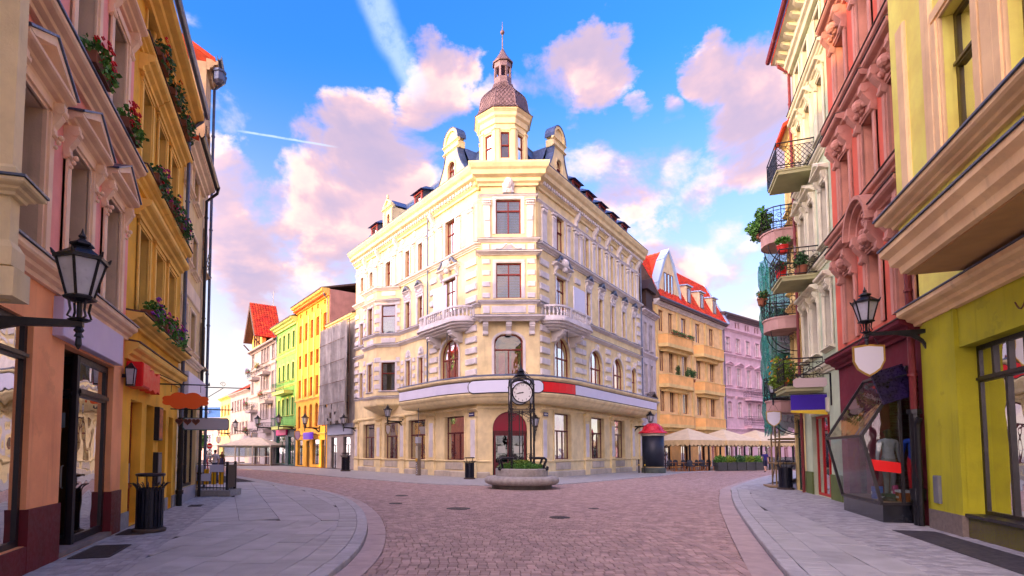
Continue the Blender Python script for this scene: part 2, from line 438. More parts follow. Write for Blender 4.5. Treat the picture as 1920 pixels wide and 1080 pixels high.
def dress(root, F, ops, m, bw=.16, out=.06, sill=.12, y=0.0):
    """one moulded surround (and sill) per opening, each a part of its own"""
    for o in ops:
        o = (o + (0,))[:5]; k = (round(o[2], 3), round(o[3], 3), round(o[4], 3), bw, out, sill, m.name)
        if k not in SUR:
            mb = surround(MB(), 0, 0, o[2], o[3], bw, out, 0, o[4])
            if sill: mb.mould(-o[2] / 2 - bw - .05, o[2] / 2 + bw + .05, CORN(-.12, .11, sill + out))
            SUR[k] = mb.mesh('window_surround', m)
        link('window_surround', SUR[k], root, F @ T(o[0], y, o[1]))
def console(mb, x, z, w, d, h, y=0.0):
    """scroll bracket: S profile extruded across its width, top at z"""
    pr = [(y + .01, z), (y - d, z), (y - d, z - h * .14), (y - d * .86, z - h * .26), (y - d * .92, z - h * .36), (y - d * .70, z - h * .50), (y - d * .42, z - h * .66),
          (y - d * .46, z - h * .82), (y - d * .34, z - h * .95), (y - d * .12, z - h), (y + .01, z - h)]
    mb.prism(pr, 'x', x - w / 2, x + w / 2)
    mb.tube([(x - w / 2 - .012, y - d * .80, z - h * .2), (x + w / 2 + .012, y - d * .80, z - h * .2)], h * .12, 8)
    mb.tube([(x - w / 2 - .012, y - d * .30, z - h * .86), (x + w / 2 + .012, y - d * .30, z - h * .86)], h * .10, 8)
CORN = lambda z, h, o: [(-.02, z), (o * .25, z), (o * .3, z + h * .22), (o * .55, z + h * .34), (o * .62, z + h * .52), (o * .9, z + h * .62), (o, z + h * .74), (o, z + h), (-.02, z + h + .04)]
def pediment(mb, c, z, w, h, out, y=0.0):
    """triangular hood: raking mouldings on a base cornice, tympanum set back"""
    mb.mould(c - w / 2, c + w / 2, CORN(z, h * .28, out), y)
    zb = z + h * .30
    mb.prism([(c - w / 2 + .06, zb), (c + w / 2 - .06, zb), (c, z + h * .9)], 'y', y - out * .35, y + .01)
    t = h * .17
    for sg in (-1, 1):
        a = (c + sg * w / 2, zb); b = (c, z + h)
        mb.prism([(a[0], a[1]), (b[0], b[1]), (b[0], b[1] - t * 1.25), (a[0] - sg * t * 1.5, a[1])], 'y', y - out, y + .01)
class House:
    def __init__(s, name, label, FR, s0, s1, group=None, cat='building'):
        s.o = s0; s.s0 = s0; s.s1 = s1
        s.root = thing(name, label, cat, FR @ T(s0), group)
    def part(s, name, mb, m, parent=None, smooth=False):
        return mb.build(name, m, parent or s.root, None, smooth, shift=(-s.o, 0, 0))
    def at(s, x, y=0, z=0): return T(x - s.o, y, z)
    def dress(s, ops, m, **kw): dress(s.root, T(-s.o), ops, m, **kw)
    def wins(s, ops, fm, y=.16, **kw):
        for i, o in enumerate(ops):
            k = dict(kw)
            if k.get('curtain') == 'mix': k['curtain'] = (1, 0, 2, 1)[(i * 5 + int(o[1] * 3)) % 4]
            window(s.root, s.at(o[0], y, o[1]), o[2], o[3], fm, rise=(o + (0,))[4], **k)
    def win(s, c, z, w, h, fm, y=.16, **kw): return window(s.root, s.at(c, y, z), w, h, fm, **kw)
    def body(s, ops, z1, m, depth=9, z0=0.0, rev=.25, inner=.9, sides=True, s0=None, s1=None, reveal=None):
        a = s.s0 if s0 is None else s0; b = s.s1 if s1 is None else s1
        mb = wall(MB(), a, b, z0, z1, ops, rev, rmi=1 if reveal else 0)
        if sides:
            mb.add([(a, 0, z0), (a, depth, z0), (a, depth, z1), (a, 0, z1)], [(0, 1, 2, 3)])
            mb.add([(b, 0, z0), (b, depth, z0), (b, depth, z1), (b, 0, z1)], [(0, 1, 2, 3)])
            mb.add([(a, depth, z0), (b, depth, z0), (b, depth, z1), (a, depth, z1)], [(0, 1, 2, 3)])
        w_ = s.part('wall', mb, [m, reveal] if reveal else m)
        if inner:
            s.part('interior', MB().box(a + .05, b - .05, inner, inner + .1, z0, z1), DARK)
        return w_
    def roof(s, z, depth, rise, m, over=.4, ridge=.5, flat=False):
        a, b = s.s0 - .02, s.s1 + .02
        t = .16
        pr = [(-over, z), (depth * ridge, z + rise), (depth + over * .5, z), (depth + over * .5, z - t), (depth * ridge, z + rise - t * 1.6), (-over, z - t)]
        return s.part('roof', MB().prism(pr, 'x', a, b), m)
def leaves(mb, c, rad, n, size, rng, squash=1.0, droop=0.0):
    for _ in range(n):
        while True:
            p = Vector((rng.uniform(-1, 1), rng.uniform(-1, 1), rng.uniform(-1, 1)))
            if p.length <= 1: break
        q = Vector((c[0] + p.x * rad[0], c[1] + p.y * rad[1], c[2] + p.z * rad[2] - droop * abs(p.x * p.y)))
        a = Vector((rng.uniform(-1, 1), rng.uniform(-1, 1), rng.uniform(-.6, .8))).normalized()
        b = a.cross(Vector((rng.uniform(-1, 1), rng.uniform(-1, 1), rng.uniform(-1, 1)))).normalized(); nn = a.cross(b)
        l = size * rng.uniform(.6, 1.3); w = l * .42
        mb.add([tuple(q), tuple(q + a * l * .5 + b * w), tuple(q + a * l + nn * l * .12), tuple(q + a * l * .5 - b * w)], [(0, 1, 2), (0, 2, 3)])
def blossoms(mb, c, rad, n, size, rng):
    for _ in range(n):
        p = Vector((rng.uniform(-1, 1), rng.uniform(-1, 1), rng.uniform(-.4, 1)))
        p = p.normalized() * rng.uniform(.75, 1.1)
        q = (c[0] + p.x * rad[0], c[1] + p.y * rad[1], c[2] + p.z * rad[2]); r = size * rng.uniform(.7, 1.2)
        for k in range(5):
            a = 2 * math.pi * k / 5 + rng.random()
            mb.ball((q[0] + math.cos(a) * r * .55, q[1] + math.sin(a) * r * .3, q[2] + math.sin(a) * r * .5), r * .5, 5, 3)
def flower_box(label, M, w, blooms, seed, group, leafm=None, box_mat=None, spill=.25, high=.28, n=150, bn=14):
    """window box: trough > leaves, blossoms of one or more colours"""
    rng = random.Random(seed)
    t = thing('flower_box', label, 'flower box', M, group)
    mb = MB(); mb.box(-w / 2, w / 2, -.11, .11, 0, .03)
    for x0, x1, y0, y1 in ((-w / 2, w / 2, -.13, -.11), (-w / 2, w / 2, .11, .13), (-w / 2, -w / 2 + .02, -.11, .11), (w / 2 - .02, w / 2, -.11, .11)): mb.box(x0, x1, y0, y1, 0, .2)
    mb.build('trough', box_mat or mat('terracotta', (.23, .08, .04), .8, var=.2), t)
    mb = MB(); k = max(1, int(w / .3))
    for i in range(k):
        x = -w / 2 + w * (i + .5) / k
        leaves(mb, (x, -.02, .20 + high * .3), (w / k * .7, .15, high * .6), n // k, .085, rng)
        leaves(mb, (x, -.18, .12), (w / k * .6, .10, spill), n // k // 2, .09, rng)
    tag(mb.build('foliage', leafm or LEAF, t), kind='stuff')
    for bm_, share in blooms:
        mb = MB()
        for i in range(max(1, int(bn * share))):
            x = rng.uniform(-w / 2, w / 2)
            blossoms(mb, (x, -.10 - rng.random() * .12, .22 + rng.uniform(-spill * .6, high * 1.15)), (.03, .03, .03), 3, .035, rng)
        tag(mb.build('blossoms', bm_, t), kind='stuff')
    return t

# ------------------------------------------------------------------ ground
FR_L = frame((-6.901, 11.803), (-.27472, .96152))
FR_R = frame((10.226, 11.968), (-.34819, -.93743))
FR_CC = frame((3.581, 35.966), (.99962, -.02767))
FR_CL = frame((1.5815, 36.0213), (.55961, -.82876))
FR_CR = frame((5.580, 35.9106), (.60460, .79653))
FR_PE = frame((20.03, 54.948), (.72020, .69377))
FR_PK = frame((32.345, 66.811), (.80204, .59727))
def wpt(FR, s, out=0.0): v = FR @ Vector((s, -out, 0)); return (v.x, v.y)
def crom(P, n=6):
    out = []
    for i in range(len(P) - 1):
        p0, p1, p2, p3 = P[max(0, i - 1)], P[i], P[i + 1], P[min(len(P) - 1, i + 2)]
        for k in range(n):
            t = k / n
            out.append(tuple(.5 * (2 * b + (c - a) * t + (2 * a - 5 * b + 4 * c - d) * t * t + (3 * b - a - 3 * c + d) * t ** 3) for a, b, c, d in zip(p0, p1, p2, p3)))
    return out + [tuple(P[-1])]
def offs(P, o):
    """shift a polyline to the right of travel"""
    r = []
    for i, p in enumerate(P):
        a, b = P[max(0, i - 1)], P[min(len(P) - 1, i + 1)]
        t = Vector((b[0] - a[0], b[1] - a[1])).normalized(); r.append((p[0] + t.y * o, p[1] - t.x * o))
    return r
KL = crom([(-2.1, 1.0), (-1.85, 4.0), (-1.67, 7.43), (-1.59, 8.88), (-1.68, 10.7), (-2.01, 13.16), (-2.67, 16.31), (-3.87, 20.17), (-5.97, 24.53), (-8.77, 28.67), (-16.03, 40.24), (-40, 75.5)])
KR = crom([(2.0, 1.0), (3.1, 4.2), (4.47, 7.59), (5.06, 9.02), (6.57, 12.58), (8.89, 17.84), (11.31, 22.88), (13.7, 27.29), (21.94, 39.0), (32, 51.0), (46, 62.0)])
GLo = offs(KL, .40); GRo = offs(KR, -.44)
KC = crom([(-34, 73.5), (-17, 51.0), (-7.48, 37.56), (-4.58, 33.81), (-2.17, 30.6), (-.26, 28.9), (1.43, 28.3), (3.2, 28.2), (5.1, 28.8), (8.94, 33.0), (14.88, 40.24), (22, 49.0), (44, 66)])
BAND = crom([(4.02, 7.1), (4.45, 9.51), (4.50, 11.04), (4.53, 12.87), (4.36, 15.15), (3.95, 16.8), (3.2, 18.6), (2.9, 20.4), (3.0, 28.2)])
RZ_, PZ = -.085, 0.0
def inside(p, poly):
    x, y = p; r = False; j = len(poly) - 1
    for i in range(len(poly)):
        xi, yi = poly[i]; xj, yj = poly[j]
        if (yi > y) != (yj > y) and x < (xj - xi) * (y - yi) / (yj - yi) + xi: r = not r
        j = i
    return r
def clip(subj, conv):
    out = list(subj); n = len(conv)
    for i in range(n):
        a, b = conv[i], conv[(i + 1) % n]; src = out; out = []
        if not src: break
        ex, ey = b[0] - a[0], b[1] - a[1]
        sd = [ex * (p[1] - a[1]) - ey * (p[0] - a[0]) for p in src]
        for k in range(len(src)):
            d0, d1 = sd[k - 1], sd[k]; p0, p1 = src[k - 1], src[k]
            if (d0 >= 0) != (d1 >= 0):
                t = d0 / (d0 - d1); out.append((p0[0] + (p1[0] - p0[0]) * t, p0[1] + (p1[1] - p0[1]) * t))
            if d1 >= 0: out.append(p1)
    return out
def area(p): return .5 * sum(p[i - 1][0] * p[i][1] - p[i][0] * p[i - 1][1] for i in range(len(p)))
def piece(mb, poly, z, h, b):
    """one paving stone: flat top, arrised edges, sides"""
    if area(poly) < 0: poly = poly[::-1]
    n = len(poly); cx = sum(p[0] for p in poly) / n; cy = sum(p[1] for p in poly) / n
    def ins(p, k):
        d = Vector((cx - p[0], cy - p[1])); L = d.length
        return (p[0] + d.x / L * min(k, L * .4), p[1] + d.y / L * min(k, L * .4)) if L > 1e-6 else p
    tilt = (rnd.uniform(-1, 1) * .008, rnd.uniform(-1, 1) * .008)
    def zz(p): return z + tilt[0] * (p[0] - cx) + tilt[1] * (p[1] - cy)
    t = [ins(p, b) for p in poly]
    mb.add([(p[0], p[1], zz(p)) for p in t] + [(p[0], p[1], zz(p) - b * .7) for p in poly] + [(p[0], p[1], z - h) for p in poly],
           [tuple(range(n))] + [(n + i, n + (i + 1) % n, (i + 1) % n, i) for i in range(n)] + [(2 * n + i, 2 * n + (i + 1) % n, n + (i + 1) % n, n + i) for i in range(n)])
def in_view(x, y):
    if y < 6.9: return False
    u = CXP + FPX * x / y
    return -10 < u < 1930
def lay(name, parent, region, m, z, cw, ch, ang, gap, jit=.003, bev=.006, keep=300, org=(0, 0), bond=.5, ymax=1e9, h=.05, stuffname='pavers', vary=.06):
    """stones in running bond, clipped to a region; the nearest ones single objects, the rest one mass"""
    ca, sa = math.cos(ang), math.sin(ang)
    loc = [((p[0] - org[0]) * ca + (p[1] - org[1]) * sa, -(p[0] - org[0]) * sa + (p[1] - org[1]) * ca) for p in region]
    x0, x1 = min(p[0] for p in loc), max(p[0] for p in loc); y0, y1 = min(p[1] for p in loc), max(p[1] for p in loc)
    edges = list(zip(loc, loc[1:] + loc[:1])); stones = []
    r = int(math.floor(y0 / ch))
    while r * ch < y1:
        yb, yt = r * ch + gap, (r + 1) * ch - gap; ym = (yb + yt) / 2
        act = [e for e in edges if min(e[0][1], e[1][1]) < yt + .02 and max(e[0][1], e[1][1]) > yb - .02]
        sp = [(min(e[0][0], e[1][0]), max(e[0][0], e[1][0])) if not (min(e[0][1], e[1][1]) < yb and max(e[0][1], e[1][1]) > yt) else
              tuple(sorted((e[0][0] + (e[1][0] - e[0][0]) * (yy - e[0][1]) / (e[1][1] - e[0][1])) for yy in (yb, yt))) for e in act]
        x = math.floor(x0 / cw) * cw + (cw * bond * (r % 2)) - cw + rnd.uniform(-.02, .02) * cw * (bond != 0)
        xi = sorted(e[0][0] + (e[1][0] - e[0][0]) * (ym - e[0][1]) / (e[1][1] - e[0][1]) for e in edges if (e[0][1] > ym) != (e[1][1] > ym))
        while x < x1:
            w = cw * (1 + rnd.uniform(-vary, vary)); a, b = x + gap, x + w - gap; x += w
            touch = any(q[0] < b + .01 and q[1] > a - .01 for q in sp)
            if not touch:
                if sum(1 for q in xi if q < a) % 2 == 0: continue
                poly = [(a, yb), (b, yb), (b, yt), (a, yt)]
            else:
                poly = clip(loc, [(a, yb), (b, yb), (b, yt), (a, yt)])
                if len(poly) < 3 or abs(area(poly)) < .12 * cw * ch: continue
            poly = [(p[0] * ca - p[1] * sa + org[0], p[0] * sa + p[1] * ca + org[1]) for p in poly]
            cx = sum(p[0] for p in poly) / len(poly); cy = sum(p[1] for p in poly) / len(poly)
            if cy > ymax: continue
            stones.append((math.hypot(cx, cy) if in_view(cx, cy) else 1e6 + cy, poly))
        r += 1
    stones.sort(key=lambda t: t[0]); rest = MB(); k = 0
    for d, poly in stones:
        zz = z + rnd.uniform(-jit, jit)
        if k < keep and d < 1e5:
            mb = MB(); c = (sum(p[0] for p in poly) / len(poly), sum(p[1] for p in poly) / len(poly))
            piece(mb, [(p[0] - c[0], p[1] - c[1]) for p in poly], 0, h, bev); mb.build(name, m, parent, T(c[0], c[1], zz)); k += 1
        else: piece(rest, poly, zz, h, bev)
    if rest.v: tag(rest.build(stuffname, m, parent), kind='stuff')
    return len(stones)
def strip(name, parent, A, B, m, z, L, gap=.006, h=.12, bev=.01, hide=26.0, stuffname=None, keep=999, prof=None):
    """stones laid end to end between two parallel curves"""
    acc = 0; k = 0; rest = MB(); seg = [0]
    for i in range(1, len(A)): seg.append(seg[-1] + math.dist(A[i], A[i - 1]))
    def pt(P, d):
        for i in range(1, len(seg)):
            if d <= seg[i] or i == len(seg) - 1:
                t = (d - seg[i - 1]) / max(1e-9, seg[i] - seg[i - 1]); return (P[i - 1][0] + (P[i][0] - P[i - 1][0]) * t, P[i - 1][1] + (P[i][1] - P[i - 1][1]) * t)
    d = 0
    while d < seg[-1] - L * .5:
        l = L * rnd.uniform(.96, 1.04)
        e = min(seg[-1], d + l)
        ds = [d + gap, (d + e) / 2, e - gap]
        poly = [pt(A, q) for q in ds] + [pt(B, q) for q in ds[::-1]]
        cx = sum(p[0] for p in poly) / 6; cy = sum(p[1] for p in poly) / 6
        zz = z + rnd.uniform(-.003, .003)
        if in_view(cx, cy) and cy < hide and k < keep:
            mb = MB(); piece(mb, [(p[0] - cx, p[1] - cy) for p in poly], 0, h, bev); mb.build(name, m, parent, T(cx, cy, zz)); k += 1
        else: piece(rest, poly, zz, h, bev)
        d = e
    if rest.v: tag(rest.build(stuffname or name + 's', m, parent), kind='stuff')

M_PAV = mat('mauve_sett', (.40, .285, .262), .62, var=.20, vscale=3, island=.22, bump=.003, bscale=160, speck=.25, spec=.35, patch=.28, patchcol=(.18, .13, .125))
M_BED = mat('joint_sand', (.035, .030, .034), .95, var=.3, vscale=30)
M_GUT = mat('pinkish_gutter_slab', (.46, .37, .355), .7, var=.12, vscale=5, island=.08, bump=.002, bscale=200, speck=.3)
M_SLAB = mat('grey_paving_slab', (.40, .41, .415), .60, var=.14, vscale=2, island=.11, bump=.002, bscale=220, speck=.40, patch=.28, patchcol=(.20, .195, .20))
M_KERB = mat('granite_kerb', (.43, .435, .45), .65, var=.15, vscale=6, island=.08, bump=.003, bscale=150, speck=.4)
M_SETT = mat('grey_sett', (.35, .355, .375), .7, var=.2, vscale=5, island=.2, bump=.004, bscale=90, speck=.3)
# land to the horizon
gm = MB(); gm.add([(-2500, -2500, -.30), (2500, -2500, -.30), (2500, 2500, -.30), (-2500, 2500, -.30)], [(0, 1, 2, 3)])
tag(gm.build('ground', mat('town_ground', (.16, .14, .14), .9, var=.2, vscale=.05)), 'town ground reaching out under the streets', None, None, 'structure')
def sheet(name, poly, z, m, label, lay_=True):
    mb = MB()
    if area(poly) < 0: poly = poly[::-1]
    mb.add([(p[0], p[1], z) for p in poly], [tuple(range(len(poly)))])
    return tag(mb.build(name, m), label, None, None, 'structure')
def far_mat():
    m = mat('distant_setts', (.40, .275, .27), .7, var=.2, vscale=2.2, bump=.006, bscale=9); return m
road_poly = [(-1.5, .5)] + [p for p in GLo if p[1] > .9] + KC + [p for p in GRo if p[1] > .9][::-1]
road = sheet('road', road_poly, RZ_ - .022, M_BED, 'mauve sett roadway where the two streets meet')
for sgn in (-1, 1):
    fp = clip(road_poly, [(-200, 61), (0, 61), (0, 200), (-200, 200)] if sgn < 0 else [(0, 61), (200, 61), (200, 200), (0, 200)])
    if len(fp) > 2:
        if area(fp) < 0: fp = fp[::-1]
        mb = MB(); mb.add([(p[0], p[1], RZ_) for p in fp], [tuple(range(len(fp)))]); tag(mb.build('far_setts', far_mat(), road), kind='stuff')
bL, bR = offs(BAND, -.15), offs(BAND, .15)
iC = min(range(len(KC)), key=lambda i: abs(KC[i][0] - 3.0) + abs(KC[i][1] - 28.2))
regL = [p for p in GLo if p[1] > 3.4] + KC[:iC + 1] + [p for p in bL if p[1] < 28][::-1] + [(3.6, 6.4), (2.62, 3.4)]
regR = [p for p in bR if p[1] < 28] + KC[iC + 1:] + [p for p in GRo if p[1] > 7.6][::-1]
lay('paver', road, regL, M_PAV, RZ_, .145, .145, R_(-1.5), .0055, keep=230, ymax=62)
lay('paver', road, regR, M_PAV, RZ_, .145, .145, R_(2.5), .0055, keep=70, ymax=62)
strip('band_stone', road, offs(BAND, -.145), offs(BAND, -.004), M_PAV, RZ_ + .002, .30, .003, .05, .005, 19)
strip('band_stone', road, offs(BAND, .004), offs(BAND, .145), M_PAV, RZ_ + .002, .30, .003, .05, .005, 19)
strip('gutter_slab', road, offs(KL, .012), offs(KL, .39), M_GUT, RZ_ + .004, .62, .003, .05, .004, 24)
strip('gutter_slab', road, offs(KR, -.43), offs(KR, -.012), M_GUT, RZ_ + .004, .75, .003, .05, .004, 24)
for (x, y, r) in ((.15, 16.9, .36), (2.75, 14.6, .27), (-2.0, 21.9, .25), (4.2, 16.9, .16), (-1.9, 18.6, .22)):   # iron covers let into the setts
    mb = MB(); mb.lathe([(r, -.03), (r, .006), (r * .86, .006), (r * .84, .001), (r * .2, .001), (r * .18, .007)], 20)
    for k in range(5):
        a = -r * .6 + r * 1.2 * k / 4; hh = math.sqrt(max(.0001, (r * .8) ** 2 - a * a)); mb.box(a - .02, a + .02, -hh, hh, 0, .006)
    mb.build('manhole_cover', mat('cover_iron', (.045, .04, .045), .6, .3, var=.3, vscale=20), road, T(x, y, RZ_ + .004))
# pavements
faceL = [wpt(FR_L, s) for s in (13.6, -13)]
pl = [p for p in KL if p[1] > .9] + [(-46, 73), (-13.5, 26.2)] + faceL
pav_l = sheet('pavement_left', pl, PZ - .02, M_BED, 'grey slab pavement on the left with curved kerb')
i20 = offs(KL, -.24); i60 = offs(KL, -.66)
strip('kerb_stone', pav_l, KL, offs(KL, -.235), M_KERB, PZ, .9, .003, .17, .022, 30)
strip('edge_brick', pav_l, i20, offs(KL, -.655), M_SLAB, PZ - .001, .17, .003, .04, .004, 17, keep=140)
seam = [wpt(FR_L, s, 1.25) for s in (13.4, 6, 0, -4, -13)]
slab_reg = [p for p in i60 if .9 < p[1] < 32] + [(-12, 30), (-12.5, 27)] + seam
near = clip(slab_reg, [(-30, 0), (30, 0), (30, 13.3), (-30, 13.3)]); far_ = clip(slab_reg, [(-30, 13.3), (30, 13.3), (30, 60), (-30, 60)])
lay('paving_slab', pav_l, near, M_SLAB, PZ, 1.06, .52, R_(90), .004, keep=120, org=(-3.12, 0), bond=0, vary=.22, stuffname='paving_slabs')
lay('paving_slab', pav_l, far_, M_SLAB, PZ, 1.3, .9, R_(112), .004, keep=70, org=(-3.1, 13.3), bond=.4, vary=.15, stuffname='paving_slabs')
sett_reg = seam + [wpt(FR_L, s, .02) for s in (-13, 13.4)]
lay('sett', pav_l, sett_reg, M_SETT, PZ, .20, .14, math.atan2(.96152, -.27472), .004, keep=110, stuffname='setts')
for s, o, w_, d_ in ((-2.9, .45, 1.15, .5), (-.55, .38, .8, .45), (5.1, .62, .5, .3)):                      # boot-scraper gratings by the doors
    mb = MB()
    for q in range(15): mb.box(-w_ / 2 + w_ * q / 15, -w_ / 2 + w_ * (q + .5) / 15, -d_ / 2, d_ / 2, 0, .012)
    mb.box(-w_ / 2 - .03, w_ / 2 + .03, -d_ / 2 - .03, -d_ / 2, 0, .014); mb.box(-w_ / 2 - .03, w_ / 2 + .03, d_ / 2, d_ / 2 + .03, 0, .014)
    mb.box(-w_ / 2 - .03, -w_ / 2, -d_ / 2, d_ / 2, 0, .014); mb.box(w_ / 2, w_ / 2 + .03, -d_ / 2, d_ / 2, 0, .014)
    mb.build('floor_grating', mat('cover_iron', (.045, .04, .045)), pav_l, FR_L @ T(s, -o, .002))
faceR = [wpt(FR_R, s) for s in (-19, 13)]
pr = [p for p in KR if p[1] > .9][::-1] + faceR[::-1]
pav_r = sheet('pavement_right', pr, PZ - .02, M_BED, 'grey slab pavement on the right below the shop fronts')
strip('kerb_stone', pav_r, offs(KR, .235), KR, M_KERB, PZ, .9, .003, .17, .022, 30)
strip('edge_brick', pav_r, offs(KR, .65), offs(KR, .24), M_SLAB, PZ - .001, .17, .003, .04, .004, 16, keep=120)
seamR = [wpt(FR_R, s, 2.15) for s in (-15, -12, -4, 4, 13)]
slabR = [p for p in offs(KR, .655) if .9 < p[1] < 26.8] + seamR
lay('paving_slab', pav_r, slabR, M_SLAB, PZ, 1.15, .62, math.atan2(.937, .348), .004, keep=120, org=(5.6, 9), bond=.5, vary=.12, ymax=40, stuffname='paving_slabs')
settR = seamR + [wpt(FR_R, s, .02) for s in (13, -18)] + [(15.6, 28.6)]
lay('sett', pav_r, settR, M_SETT, PZ, .21, .15, R_(-2), .004, keep=130, ymax=32, stuffname='setts')
fpv = [p for p in offs(KR, .30) if 24.5 < p[1] < 62] + [(48, 60), (28.5, 42.5), (23.5, 37.5), wpt(FR_R, -19, .05)]
fpv = fpv if area(fpv) > 0 else fpv[::-1]
MB().add([(p[0], p[1], PZ - .008) for p in fpv], [tuple(range(len(fpv)))]).build('far_paving', M_SLAB, pav_r)
mb = MB(); mb.box(.75, 6, -1.02, -.30, .004, .012); mb.build('dark_entrance_slab', mat('dark_slate_slab', (.05, .048, .06), .6, var=.2), pav_r, FR_R)
pc = KC + [(40, 74), wpt(FR_CR, 24), wpt(FR_CR, 0), wpt(FR_CL, 0), wpt(FR_CL, -60)]
pav_c = sheet('pavement_centre', pc, -.05, M_SLAB, 'grey pavement skirting the corner building')
strip('kerb_stone', pav_c, offs(KC, .0), offs(KC, -.22), M_KERB, -.035, 1.1, .003, .08, .012, 46)

# ------------------------------------------------------------------ the corner building
CREAM = plaster('cream_stucco', (243, 226, 174), .92, streak=.22)
CREAMW = plaster('pale_stucco_trim', (228, 225, 226), .88, streak=.25)
STUCG = plaster('grey_weathered_plinth', (205, 196, 178), .85, var=.2, streak=.55, patch=.35, patchcol=(.25, .22, .19))
SLATE = mat('blue_grey_slate', srgb(72, 92, 132), .42, .1, var=.25, vscale=5, bump=.004, bscale=30, island=.12)
COPPER = mat('brown_metal_shingle', srgb(130, 108, 108), .42, .25, var=.2, vscale=5, bump=.003, bscale=40, island=.12)
def corner_building():
    CX, CY = 3.581, 35.966
    root = thing('corner_building', 'cream stucco corner building with domed octagonal turret facing the junction', 'building', T(CX, CY, 0))
    inv = T(-CX, -CY, 0)
    FL, FC, FRR = inv @ FR_CL, inv @ FR_CC, inv @ FR_CR
    LA, RB = -19.2, 19.4
    def w2(F, s, o=0.0): v = F @ Vector((s, -o, 0)); return (v.x, v.y)
    path = [w2(FL, LA), w2(FL, 0), w2(FRR, 0), w2(FRR, RB)]
    def part(name, mb, m, F=None, parent=None, smooth=False): return mb.build(name, m, parent or root, F, smooth)
    # --- openings
    Z1, Z2, Z3 = 6.55, 11.35, 15.35
    shopL = [(-2.70, 1.05, 2.35, 3.0), (-7.75, 1.05, 2.5, 3.0), (-11.9, 1.05, 2.35, 3.0), (-16.1, 1.05, 2.25, 3.0)]
    shopR = [(3.2, 1.1, 2.45, 3.15), (9.2, 1.1, 2.45, 3.15), (13.7, 1.1, 2.4, 3.15)]
    upL1 = [(-3.3, Z1, 2.3, 2.9, 1.15), (-7.2, Z1, .66, 2.2), (-9.15, Z1, .66, 2.2), (-17.8, Z1, .66, 2.2)]
    upR1 = [(3.3, Z1, 2.35, 2.95, 1.17), (9.1, Z1, 2.5, 2.9, 1.25), (13.7, Z1, 2.45, 2.9, 1.22), (17.5, Z1, 1.35, 2.55, .67)]
    upL2 = [(-3.25, Z2 + .05, 1.5, 2.35), (-7.35, Z2 - .1, .72, 2.2), (-9.27, Z2 - .1, .72, 2.2), (-17.8, Z2 - .1, .66, 2.1)]
    upR2 = [(3.2, Z2 + .05, 1.5, 2.35), (7.8, Z2 + .1, .78, 2.3), (10.2, Z2 + .1, .78, 2.3), (12.75, Z2 + .1, .78, 2.3), (15.25, Z2 + .1, .78, 2.3), (17.7, Z2 + .1, .74, 2.3)]
    upL3 = [(-3.23, Z3 + .1, 1.2, 2.5), (-7.35, Z3 + .1, .66, 2.15), (-9.35, Z3 + .1, .66, 2.15), (-12.65, Z3 + .1, .95, 2.2), (-15.9, Z3 + .95, .66, 1.35), (-17.8, Z3 + .95, .66, 1.35)]
    upR3 = [(3.15, Z3 + .1, 1.2, 2.55), (7.65, Z3 + .2, .66, 2.4), (10.1, Z3 + .2, .66, 2.4), (12.65, Z3 + .2, .66, 2.4), (15.1, Z3 + .2, .66, 2.4), (17.55, Z3 + .2, .66, 2.4)]
    chO = [(.05, -.02, 2.2, 4.25, 1.1)]
    chU = [(.0, Z1, 1.85, 2.75, .55)]
    for F, a, b, ops in ((FL, LA, 0, shopL + upL1 + upL2 + upL3), (FRR, 0, RB, shopR + upR1 + upR2 + upR3), (FC, -2, 2, chO + chU)):
        part('wall', wall(MB(), a, b, -.12, 19.0, ops, .30), CREAM, F)
    mb = MB()
    for F, a, b in ((FL, LA, -.2), (FRR, .2, RB)):
        mb.X = F; mb.box(a + .1, b - .1, 1.3, 1.4, -.1, 19)
    mb.X = FC; mb.box(-1.6, 1.6, 1.7, 1.8, -.1, 19); mb.X = None
    part('interior', mb, DARK)
    # side and back walls
    E1, E2 = w2(FL, LA), w2(FRR, RB); B1 = w2(FL, LA, -9); B2 = w2(FRR, RB, -9); mb = MB()
    for p, q in ((E1, B1), (B1, B2), (B2, E2)): mb.add([(p[0], p[1], -.1), (q[0], q[1], -.1), (q[0], q[1], 20), (p[0], p[1], 20)], [(0, 1, 2, 3)])
    part('side_wall', mb, CREAM)
    # --- windows
    for F, ops, rg in ((FL, upL3 + upL2, 0), (FRR, upR3 + upR2, 0)):
        for i, o in enumerate(ops): window(root, F @ T(o[0], .2, o[1]), o[2], o[3], WOODRED, (.62, 2, 2), curtain=1 if (i * 7 + len(ops)) % 3 else 2)
    for F, ops in ((FL, upL1), (FRR, upR1)):
        for o in ops: window(root, F @ T(o[0], .2, o[1]), o[2], o[3], WOODRED, (.52, 3 if o[2] > 2 else 2, 3 if o[2] > 2 else 2), rise=(o + (0,))[4], bar=.07, curtain=0 if o[2] > 2 else 1)
    window(root, FC @ T(0, .2, Z1), 1.85, 2.75, WOODRED, (.62, 2, 1), rise=.55, bar=.07)
    for k, (F, ops) in enumerate(((FL, shopL), (FRR, shopR))):
        for o in ops: window(root, F @ T(o[0], .22, o[1]), o[2], o[3], WOODDK, (.62, 3 if o[2] > 2.3 else 2, 1), g=GLS, bar=.075)
    # red display banners hanging behind the glass next to the door, flat print
    RB_ = mat('red_banner', (.78, .012, .04), .7)
    for F, xs, w_, y_, z0, z1 in ((FL, (-3.55, -3.05, -2.62, -2.1, -1.75), .16, .36, 1.15, 2.72), (FRR, (2.4, 2.85, 3.3, 3.9), .2, .36, 1.15, 2.95), (FC, (-.42, .42), .2, .42, Z1 + .15, Z1 + 1.55)):
        for x in xs: part('red_banner', MB().box(x - w_, x + w_, y_, y_ + .02, z0, z1), RB_, F)
